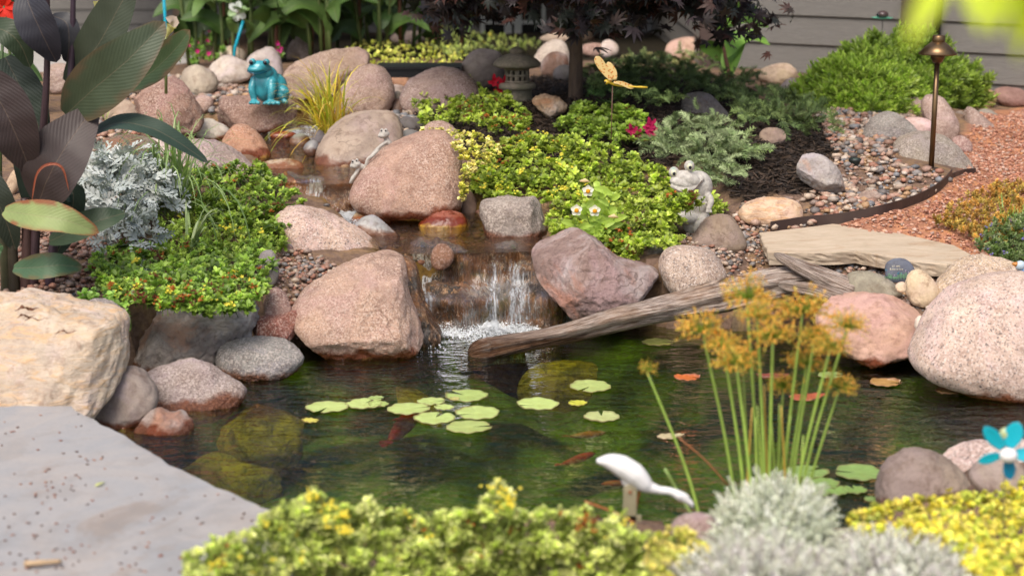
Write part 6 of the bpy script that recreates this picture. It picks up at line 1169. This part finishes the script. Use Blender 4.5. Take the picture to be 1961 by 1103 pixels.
def stonemat(name, a, b, c, ns=5, mp=(1, 1, 1), rough=.75):
    s = NT(name); v = s.map(s.obj(), mp); n1 = s.noise(ns, 6, .65, v, 1.2); n2 = s.noise(ns * 7, 5, .7, v); n3 = s.noise(ns * 2.3, 4, .6, v, .5)
    cc = s.mix(s.rng(n1, .35, .65), a, b); cc = s.mix(s.rng(n2, .45, .7, 0, .35), cc, c); cc = s.mix(s.rng(n3, .5, .62, 0, .45), cc, s.mix(1., cc, (.78, .76, .74), 'MULTIPLY')); cc = s.mix(s.rng(s.noise(2.2, 6, .7, v, 2.), .54, .62, 0, .5), cc, s.mix(1., cc, (.80, .66, .55), 'MULTIPLY')); cc = s.mix(s.rng(s.noise(120, 3, .7, v), .6, .7, 0, .5), cc, s.mix(1., cc, (.6, .55, .5), 'MULTIPLY')); return s.fin(cc, rough, s.bump(s.mix(.6, n1, n2), .004), .3)
slab('flagstone', 'tan flagstone slab lying on pebbles behind the driftwood', [(1456,446),(1600,428),(1680,436),(1760,455),(1830,470),(1858,487),(1845,500),(1815,506),(1740,498),(1640,480),(1560,484),(1470,482),(1462,465)], .255, .045, stonemat('tan_flagstone', (.46,.36,.26), (.54,.44,.33), (.36,.30,.2), 4, (1, 2.5, 1)))
SLM = stonemat('bluestone', (.29,.29,.295), (.36,.325,.30), (.25,.255,.265), 3)
slab('bluestone_slab', 'large blue grey paving slab with fallen specks in the left foreground', [(-60,776),(60,776),(135,776),(230,830),(330,890),(430,935),(520,975),(560,1010),(560,1140),(440,1300),(-400,1300),(-300,776)], .15, .05, SLM, seed=4, uneven=.0008)
# debris
rs = np.random.default_rng(12); n = 190; V, Fi = ico(1); cx_ = rs.uniform(0, 500, 14); cy_ = 800 + 300 * rs.random(14); k_ = rs.integers(0, 14, n); P = PZ(np.where(rs.random(n) < .35, rs.uniform(0, 500, n), cx_[k_] + rs.normal(0, 28, n)), np.where(rs.random(n) < .35, 790 + 310 * rs.random(n), cy_[k_] + rs.normal(0, 12, n)), .1515); x_ = (P[:, 0] - PZ(0, 1103, .15)[0]); pxs = CX + P[:, 0] / P[:, 1] * FPX
ok_ = inpoly(P[:, 0], P[:, 1], [tuple(PZ(a, b, .15)[:2]) for a, b in [(0,780),(130,780),(330,895),(510,980),(400,1100),(0,1100)]]); P = P[ok_]; n = len(P)
S = np.stack([rs.uniform(.002, .006, n), rs.uniform(.0018, .0038, n), np.full(n, .0013)], -1); VV = (np.einsum('nij,nmj->nmi', rotz(rs.random(n) * 6.28), V[None] * S[:, None]) + P[:, None]).reshape(-1, 3)
cl = np.array([(.28,.09,.05),(.16,.07,.045),(.4,.2,.13),(.12,.07,.06)])[rs.integers(0, 4, n)]; mk('seed_litter', VV, (Fi[None] + (np.arange(n) * len(V))[:, None, None]).reshape(-1, 3), M_mass, col=np.repeat(cl, len(V), 0), label='reddish seeds and specks scattered on the bluestone slab', cat='litter', kind='stuff')
V, F = tube(curve([PZ(48,1079,.158), PZ(75,1077,.161), PZ(118,1074,.158)], 10), [.006,.0065,.006,.0055,.006,.006,.005,.005,.005,.004], 9); mk('twig', V, F, plain('twig_wood', (.42,.29,.17), .7), label='short cut twig lying on the bluestone slab', cat='twig')
V, F, c, uv = bigleaf(np.array([PZ(182,930,.153), PZ(190,926,.156), PZ(201,922,.153)]), .009, (.5,.52,.2), n=8, viewn=(0,-.3,1)); mk('fallen_leaf', V, [F], M_petal, col=c, label='tiny yellow green leaf on the bluestone slab', cat='leaf')
for k, (x, y, l, lb4) in enumerate([(50,593,26,'dry brown leaf curled on top of the cream boulder'),(48,607,20,'shrivelled brown leaf just below the curled one on the cream boulder'),(66,612,24,'thin brown leaf stalk on the cream boulder'),(124,637,22,'forked brown leaf on the face of the cream boulder')]):
    Yd = 4.2 if k < 3 else 4.1; P3 = np.array([PY(x - l * .8, y + 3, Yd), PY(x - l * .2, y - 3, Yd - .02), PY(x + l * .3, y + 2, Yd), PY(x + l, y - 4, Yd)]); V, F, c, uv = bigleaf(P3, (13, 9, 6, 8)[k] * Yd / FPX, (.17,.06,.03), n=14, fold=.9, wave=.35, seed=k, viewn=(0, -.4, 1)); mk('dry_leaf', V, [F], M_leaf, col=c, label=lb4, cat='leaf')
# ------------------------------------------------------------------ edging strips
M_edge = plain('black_edging', (.018,.018,.02), .4, ns=25, amt=.2); M_rust = plain('rusty_edging', (.05,.03,.025), .5, ns=20, amt=.6)
def edging(label, pts, h, mat=M_edge, th=.004, up=.0):
    P = curve([G1(x, y) for x, y in pts], 60); T = np.gradient(P, axis=0); N = np.stack([-T[:, 1], T[:, 0], T[:, 0] * 0], -1); N /= np.linalg.norm(N, axis=1)[:, None]; V = []
    for p, n_ in zip(P, N):
        for a, b in ((-1, -.03), (-1, h), (1, h), (1, -.03)): V.append(p + n_ * a * th / 2 + np.array([0, 0, b + up]))
    F = [(i * 4 + j, i * 4 + (j + 1) % 4, (i + 1) * 4 + (j + 1) % 4, (i + 1) * 4 + j) for i in range(59) for j in range(4)] + [(0, 3, 2, 1), (236, 237, 238, 239)]; mk('lawn_edging', V, F, mat, label=label, cat='edging', sm=False)
edging('black strip edging curving between the pebbles and red gravel', [(1475,443),(1540,433),(1620,425),(1700,408),(1760,388),(1800,365),(1822,342)], .035, M_rust)
edging('short edging end behind the path light at the broad grey boulder', [(1822,342),(1845,334),(1868,332)], .02, M_rust)
a, b = PY(-30, 580, 4.88), PY(134, 582, 4.88); V, F = join(box((a + b) / 2 + [0, 0, 0], np.array([b[0] - a[0], .012, .038])), box(b + [0, .03, 0], np.array([.012, .08, .038])), box((a + b) / 2 + [0, -.006, .006], np.array([b[0] - a[0] - .02, .004, .008]))); mk('bed_edging', V, F, M_edge, label='black plastic bed edging at the foot of the dark canna', cat='edging', sm=False)
a, b = PY(722, 136, 8.3), PY(880, 142, 8.0); c_ = (a + b) / 2; V, F = join(box(c_, np.array([b[0] - a[0], .02, .05])), box(c_ + [0, -.012, .022], np.array([b[0] - a[0], .012, .012])), box(c_ + [0, .15, 0], np.array([b[0] - a[0], .3, .035]))); mk('planter_edge', V, F, M_edge, label='black planter rim under the yellow green creeper', cat='planter', sm=False)
# ------------------------------------------------------------------ driftwood
sD = NT('driftwood'); u2 = sD.n('UVMap').outputs[0]; gr = sD.noise(4, 7, .7, sD.map(u2, (1, 14, 1)), .6); gr2 = sD.noise(3, 5, .6, sD.map(u2, (2, 34, 1)), .3); bgn = sD.noise(5, 4, .6, sD.obj())
c_ = sD.mix(sD.rng(gr, .38, .62), (.16, .09, .055), (.74, .62, .53)); c_ = sD.mix(sD.rng(gr2, .5, .62, 0, .75), c_, (.05, .03, .022)); c_ = sD.mix(sD.rng(bgn, .5, .7, 0, .5), c_, (.36, .2, .1))
g = sD.n('NewGeometry'); sp2 = sD.n('SeparateXYZ'); sD.t.links.new(g.outputs['Position'], sp2.inputs[0]); wet = sD.rng(sD.math('ADD', sp2.outputs[2], sD.rng(bgn, .3, .7, -.02, .02)), .08, .045); c_ = sD.mix(wet, c_, sD.mix(1., c_, (.3, .2, .13), 'MULTIPLY'))
sD.fin(c_, sD.rng(wet, 0, 1, .75, .2), sD.bump(sD.mix(.5, gr, gr2), .02), .4)
def log(name, pts, rad, seed, flat=.7, parent=None, **t):
    P = curve(pts, 90); m = 36; T = np.gradient(P, axis=0); T /= np.linalg.norm(T, axis=1)[:, None]; rr = np.interp(np.linspace(0, 1, 90), np.linspace(0, 1, len(rad)), rad) * np.sqrt(np.clip(1 - (1 - np.clip(np.linspace(0, 1, 90) / .11, .008, 1)) ** 2, 0, 1)) * np.sqrt(np.clip(1 - (1 - np.clip((1 - np.linspace(0, 1, 90)) / .05, .06, 1)) ** 2, 0, 1)); V = []; UV = []
    a = np.arange(m) / m * 6.2832; L = np.concatenate([[0], np.cumsum(np.linalg.norm(np.diff(P, axis=0), axis=1))])
    for i in range(90):
        B = np.cross(T[i], [0, 0, 1.]); B /= np.linalg.norm(B); N = np.cross(B, T[i]); q = np.stack([np.cos(a) * 2.2 + seed, np.sin(a) * 2.2, np.full(m, L[i] * 2.2)], -1); q2 = np.stack([np.cos(a) * 7, np.sin(a) * 7, np.full(m, L[i] * 1.5)], -1)
        r = rr[i] * (1 + .34 * fnoise(q, 2, seed) + .22 * vnoise(q2, seed + 3) + .13 * vnoise(q2 * np.array([2.2, 2.2, 1.6]), seed + 6) + .16 * np.abs(vnoise(np.stack([q2[:, 0] * .9, q2[:, 1] * .9, L[i] * 14 + q2[:, 2] * 0], -1), seed + 8)) * (1.5 if i < 14 else .25)); V.append(P[i] + (np.cos(a) * r)[:, None] * B + (np.sin(a) * r * flat)[:, None] * N); UV += [(L[i] * 3, k / m * 1.0 if k <= m / 2 else 1 - k / m) for k in range(m)]
    V = np.vstack(V); F = [(i * m + j, i * m + (j + 1) % m, (i + 1) * m + (j + 1) % m, (i + 1) * m + j) for i in range(89) for j in range(m)] + [tuple(range(m))[::-1], tuple(89 * m + j for j in range(m))]
    return mk(name, V, F, sD.m, parent=parent, uv=np.array(UV), **t)
dwo = PY(1300, 620, 5.0); dw = thing('driftwood', 'long weathered driftwood trunk with forked root reaching into the pond', 'driftwood', dwo)
log('trunk', [PY(896,678,5.06), PY(950,664,5.06), PY(1080,638,5.10), PY(1200,606,5.12), PY(1350,575,5.18), PY(1480,548,5.22), PY(1560,545,5.26)], [.034,.040,.031,.036,.046,.054,.056,.045], 5, .85, parent=dw)
log('root_fork', [PY(1482,486,5.22), PY(1530,512,5.2), PY(1580,535,5.18), PY(1640,560,5.14)], [.010,.024,.034,.04], 9, .8, parent=dw)
log('root_fork', [PY(1490,545,5.15), PY(1560,555,5.12), PY(1610,572,5.1), PY(1650,585,5.1)], [.02,.03,.036,.036], 14, .8, parent=dw)
# ------------------------------------------------------------------ lily pads and fallen leaves on the water
sLp = NT('lily_pad'); at_ = sLp.n('Attribute', attribute_name='col').outputs['Color']; nz_ = sLp.noise(25, 4, .6, sLp.obj()); so_ = sLp.n('SeparateXYZ'); sLp.t.links.new(sLp.obj(), so_.inputs[0]); an_ = sLp.math('ARCTAN2', so_.outputs[1], so_.outputs[0]); vn_ = sLp.rng(sLp.math('ABSOLUTE', sLp.math('SINE', sLp.math('MULTIPLY', sLp.math('ADD', an_, sLp.rng(nz_, 0, 1, -.15, .15)), 7.))), .0, .12, .5, 0)
br_ = sLp.rng(sLp.noise(14, 5, .7, sLp.obj()), .6, .7, 0, .6)
sLp.fin(sLp.mix(br_, sLp.mix(vn_, sLp.mix(sLp.rng(nz_, .45, .75, 0, .4), at_, sLp.mix(1., at_, (.75, .7, .5), 'MULTIPLY')), sLp.mix(1., at_, (1.3, 1.25, 1.2), 'MULTIPLY')), (.30, .24, .06)), .35, sLp.bump(nz_, .002), .5)
PADG = 'lily pads floating on the pond'
def pad(px, py, rx, ang, col, label, edge=(.16,.07,.04), curl=.06, z=.005, name='lily_pad', asp=1.):
    c = PZ(px, py, z); r = rx * (c[1] / FPX); n = 40; rs = np.random.default_rng(int(px * 3 + py)); V = [c + [0, 0, .001]]; C_ = [np.array(col) * 1.15]
    rings = (.25, .55, .85, .97, 1.); th = np.linspace(.14, 2 * math.pi - .14, n) + R(ang); ed = 1 + .035 * np.sin(th * 5 + rs.random() * 6) + .02 * np.sin(th * 11)
    for q in rings:
        lift = curl * q ** 3 * np.clip(np.sin(th * 1. + rs.random() * 6), 0, 1) * r + .0012 * np.sin(th * 9) * q
        V += [c + np.array([math.cos(t) * r * q * e, math.sin(t) * r * q * e * asp, l]) for t, e, l in zip(th, ed, lift)]
        k = 0 if q < .9 else .35 if q < .99 else .8; base = np.array(col) * (.9 + .15 * rs.random()); C_ += [base * (1 - k) + np.array(edge) * k] * n
    F = [(0, 1 + j, 2 + j) for j in range(n - 1)]
    for a in range(len(rings) - 1): F += [(1 + a * n + j, 1 + (a + 1) * n + j, 2 + (a + 1) * n + j, 2 + a * n + j) for j in range(n - 1)]
    o_ = mk(name, V, F, sLp.m, col=np.array(C_), org=c, label=label, cat='lily pad' if name == 'lily_pad' else 'leaf', group=PADG if name == 'lily_pad' else 'fallen leaves on the pond'); m_ = o_.modifiers.new('t', 'SOLIDIFY'); m_.thickness = .0015; m_.offset = -1
PG = (.44,.54,.18)
for a in [(627,779,43,250,PG,'leftmost large green lily pad of the long row'),(697,773,36,60,PG,'second lily pad from the left touching the leftmost'),(725,773,20,20,(.33,.42,.12),'small lily pad at the right end of the left pair'),(783,782,43,20,PG,'large lily pad in the middle left of the cluster with notch to the right'),(826,768,28,10,PG,'small lily pad at the top of the cluster'),(850,779,20,150,PG,'small half hidden lily pad in the middle of the cluster'),
          (833,800,42,70,PG,'lily pad at the lower left of the cluster with brown mark'),(893,757,43,140,(.38,.48,.15),'topmost lily pad of the cluster with notch to the upper left'),(915,790,44,200,PG,'right middle lily pad of the cluster'),(898,817,46,10,(.4,.48,.16),'lowest lily pad of the cluster with red brown marks'),(1030,773,42,200,PG,'single lily pad right of the cluster before the driftwood'),(1131,739,41,235,(.38,.46,.15),'lily pad highest up in the pond right of centre'),
          (1106,771,19,150,(.5,.5,.06),'small yellow lily pad with dark edge beside the single pad'),(1152,797,36,90,(.44,.48,.2),'heart shaped lily pad with browned edge nearest the egret'),(1260,655,31,0,(.42,.42,.1),'yellow lily pad by the driftwood in the back of the pond'),(1645,904,48,170,(.22,.34,.09),'biggest green lily pad at the right behind the papyrus'),(1545,903,44,40,(.24,.36,.1),'lily pad hidden by the papyrus stems'),(1575,925,34,200,(.22,.33,.08),'lily pad below the biggest right pad'),
          (1600,938,28,90,(.24,.38,.09),'two lobed lily pad near the right bank'),(1637,937,25,100,(.22,.35,.08),'rightmost small lily pad near the brown bank boulder'),(1560,942,32,10,(.24,.34,.1),'lily pad at the foot of the papyrus'),(1670,955,16,0,(.24,.36,.1),'tiny lily pad against the brown bank boulder'),(1590,718,25,0,(.25,.36,.12),'green lily pad behind the right papyrus heads'),(720,762,16,0,(.3,.4,.12),'tiny pad just behind the left pair')]: pad(*a, asp=.95)
for a in [(1315,723,26,0,(.5,.13,.03),'curled orange red lily leaf floating in the middle of the pond'),(1480,720,33,0,(.2,.05,.035),'dark red floating leaf behind the papyrus'),(1545,760,36,90,(.36,.09,.04),'red orange floating leaf right behind the papyrus stems'),(1695,733,31,0,(.35,.2,.06),'yellow brown leaf near the rose pink boulder'),(1815,750,24,0,(.3,.17,.05),'thin brown leaf before the largest granite boulder'),(595,805,17,0,(.5,.45,.08),'small yellow leaf left below the leftmost pad'),(870,764,11,0,(.4,.36,.12),'tiny tan leaf between the cluster pads'),(1285,835,28,0,(.45,.38,.22),'pale dry leaf floating before the leaning papyrus stem')]: pad(*a, curl=.18, name='floating_leaf', asp=.7)
# koi
def koi(label, px, py, z, L, ang, col):
    c = PZ(px, py, z); ca, sa = math.cos(R(ang)), math.sin(R(ang)); P = [c + np.array([ca * t * L, sa * t * L + .1 * L * math.sin(t * 3), 0]) for t in np.linspace(-.5, .5, 10)]; V, F = tube(P, np.array([.02,.05,.07,.085,.095,.1,.095,.08,.06,.02]) * L, 12)
    t = thing('koi_fish', label, 'fish', c); mk('body', V, F, plain('koi_' + str(int(px)), col, .35, ns=14, amt=.9), parent=t)
    e = P[0]; V, F, cc_, uv = bigleaf(np.array([e, e + np.array([-ca, -sa, .02]) * L * .1, e + np.array([-ca, -sa, .0]) * L * .22]), L * .16, col, n=7, viewn=(0, 0, 1)); mk('tail_fin', V, [F], M_petal, parent=t, col=cc_)
    for q in (-1, 1):
        e = P[6]; V, F, cc_, uv = bigleaf(np.array([e, e + np.array([-ca * .3 - sa * q * .6, -sa * .3 + ca * q * .6, 0]) * L * .15, e + np.array([-ca * .6 - sa * q, -sa * .6 + ca * q, -.02]) * L * .18]), L * .08, col, n=6, viewn=(0, 0, 1)); mk('pectoral_fin', V, [F], M_petal, parent=t, col=cc_)
koi('orange red koi under water left of the egret', 1108, 878, -.03, .11, 35, (.6,.07,.015)); koi('red koi under the lily pad cluster', 775, 812, -.07, .26, 75, (.42,.03,.015)); koi('orange spotted koi under water right of the lily pads', 1125, 832, -.03, .10, 5, (.6,.2,.03)); koi('small red koi under water near the egret legs', 1180, 925, -.05, .08, 200, (.55,.1,.02))
# ------------------------------------------------------------------ papyrus
YPp = 3.4; pbs = PY(1480, 1010, YPp); pap = thing('papyrus_plant', 'clump of dwarf papyrus with fluffy orange brown heads in the foreground water', 'papyrus', [pbs[0], pbs[1], -.05]); rs = np.random.default_rng(9); s = YPp / FPX
HD = [(1345,628,56,1395),(1430,565,62,1450),(1537,590,62,1500),(1622,622,46,1530),(1410,690,52,1440),(1480,640,52,1470),(1545,690,50,1510),(1608,735,40,1545),(1450,600,44,1470),(1238,703,26,1370),(1500,735,36,1490),(1590,660,42,1520),(1385,655,40,1420),(1560,640,40,1520)]
for k, (hx, hy, hr, bx) in enumerate(HD):
    bx = 1478 + (bx - 1478) * .6 if k != 9 else bx
    dY = rs.uniform(-.06, .1); tp = PY(hx, hy + 6, YPp + dY); b0 = PY(bx, 1012 if k != 9 else 1005, YPp + dY * .5); b0[2] = -.06
    mid_ = (tp + b0) / 2 + np.array([(hx - bx) * s * .12 * (-1), 0, 0]); V, F = tube(curve([b0, mid_, tp], 14), np.linspace(4.2, 2.5, 14) * s, 8); st_ = mk('stem', V, F, M_stem, parent=pap, col=np.array((.34,.50,.09)) * rs.uniform(.8, 1.25))
    t = TB(); nr = 130 if hr > 35 else 60
    for i in range(nr):
        d = rs.normal(size=3); d[2] = abs(d[2]) * .9 - .15; d /= np.linalg.norm(d); l = hr * s * rs.uniform(.55, 1.18); e = d * l + np.array([0, 0, -.12 * l]); V, F = tube([np.zeros(3), e * .5 + [0, 0, l * .06], e], [.0007, .0005, .0004], 3, False); t.add(V, F, (.32,.42,.05,1))
        for q in range(7):
            V, F, _ = leafT(hr * s * .13, hr * s * .04, [.6, 1, .2], .3, .2); cc_ = np.array(((.92,.44,.06),(.95,.54,.10),(.80,.34,.05),(.80,.62,.12))[rs.integers(4)]) * rs.uniform(.8, 1.2); t.add(V, F, (*cc_, 1), mat3(rs.random() * 6.28, rs.uniform(-1, 1.2)), e * rs.uniform(.72, 1))
    for i in range(10): V, F, _ = leafT(hr * s * .45, hr * s * .08, LIN, .8, .2); t.add(V, F, (.3,.46,.04,1), mat3(i * .63, .3))
    V, Fd, c = t.get(); mk('flower_head', V + tp, list(Fd.values()), M_leaf, parent=pap, col=c[:, :3])
for k in range(10):
    bx = 1430 + k * 10; b0 = PY(bx, 1012, YPp + rs.uniform(-.05, .08)); b0[2] = -.06; tp = PY(bx + rs.uniform(-35, 35), rs.uniform(680, 860), YPp); V, F = tube(curve([b0, (b0 + tp) / 2 + rs.normal(0, .004, 3), tp], 10), np.linspace(3.8, 1.4, 10) * s, 7); mk('stem', V, F, M_stem, parent=pap, col=np.array((.36,.50,.09) if k % 4 else (.62,.42,.08)) * rs.uniform(.75, 1.2))
P = curve([PY(1245,712,YPp), PY(1290,830,YPp-.02), PY(1355,1003,YPp-.03)], 14); P2 = curve([PY(1273,897,YPp-.1), PY(1300,945,YPp-.1), PY(1340,1010,YPp-.12)], 8); V, F = tube(P2, 3.2 * s, 7); mk('stem', V, F, M_stem, parent=pap, col=np.array((.26,.36,.1)))
# dried orange stalks
P = curve([PY(1120,960,3.15), PY(1170,978,3.15), PY(1215,1000,3.12)], 8); V, F = tube(P, .0022, 7); mk('dry_stalk', V, F, M_stem, col=np.array((.42,.13,.04)), label='thin rust red stalk crossing below the egret', cat='stalk')
P = curve([PY(1300,838,3.5), PY(1350,880,3.5), PY(1395,930,3.5)], 8); V, F = tube(P, .0018, 7); mk('dry_stalk', V, F, M_stem, col=np.array((.38,.15,.06)), label='thin rust red stalk leaning left of the papyrus stems', cat='stalk')
# ------------------------------------------------------------------ leaves hanging close to the camera, top right
oh = PY(1975, -60, 1.05); hb = thing('hanging_branch', 'out of focus yellow green leaves hanging in the top right corner', 'branch', oh)
V, F = tube(curve([PY(1700,-60,1.08), PY(1850,-40,1.05), PY(2010,-60,1.05)], 10), .002, 6); mk('twig', V, F, M_stem, parent=hb, col=np.array((.2,.16,.06)))
for k, (x0_, y0_, x1_, y1_, w) in enumerate([(1810,-45,1735,80,24),(1850,-40,1880,60,26),(1900,-45,1905,62,34),(1950,-40,1950,110,34),(1985,-45,1975,75,34),(1880,-45,1930,55,26),(1925,-45,1850,40,24),(1960,-45,1990,130,30),(1760,-45,1765,50,24),(1780,-45,1800,22,18)]):
    a = PY(x0_, y0_, 1.05); b = PY(x1_, y1_ * 1.1, 1.02 + .01 * k); V, F, c, uv = bigleaf(np.array([a, (a + b) / 2 + [0, 0, .003], b]), w * 2.3 / FPX, (.60,.72,.04), n=12, prof=[.3,.8,1,.9,.5,.02], roll=.2 * k); mk('leaf', V, [F], M_leaf, parent=hb, col=c)
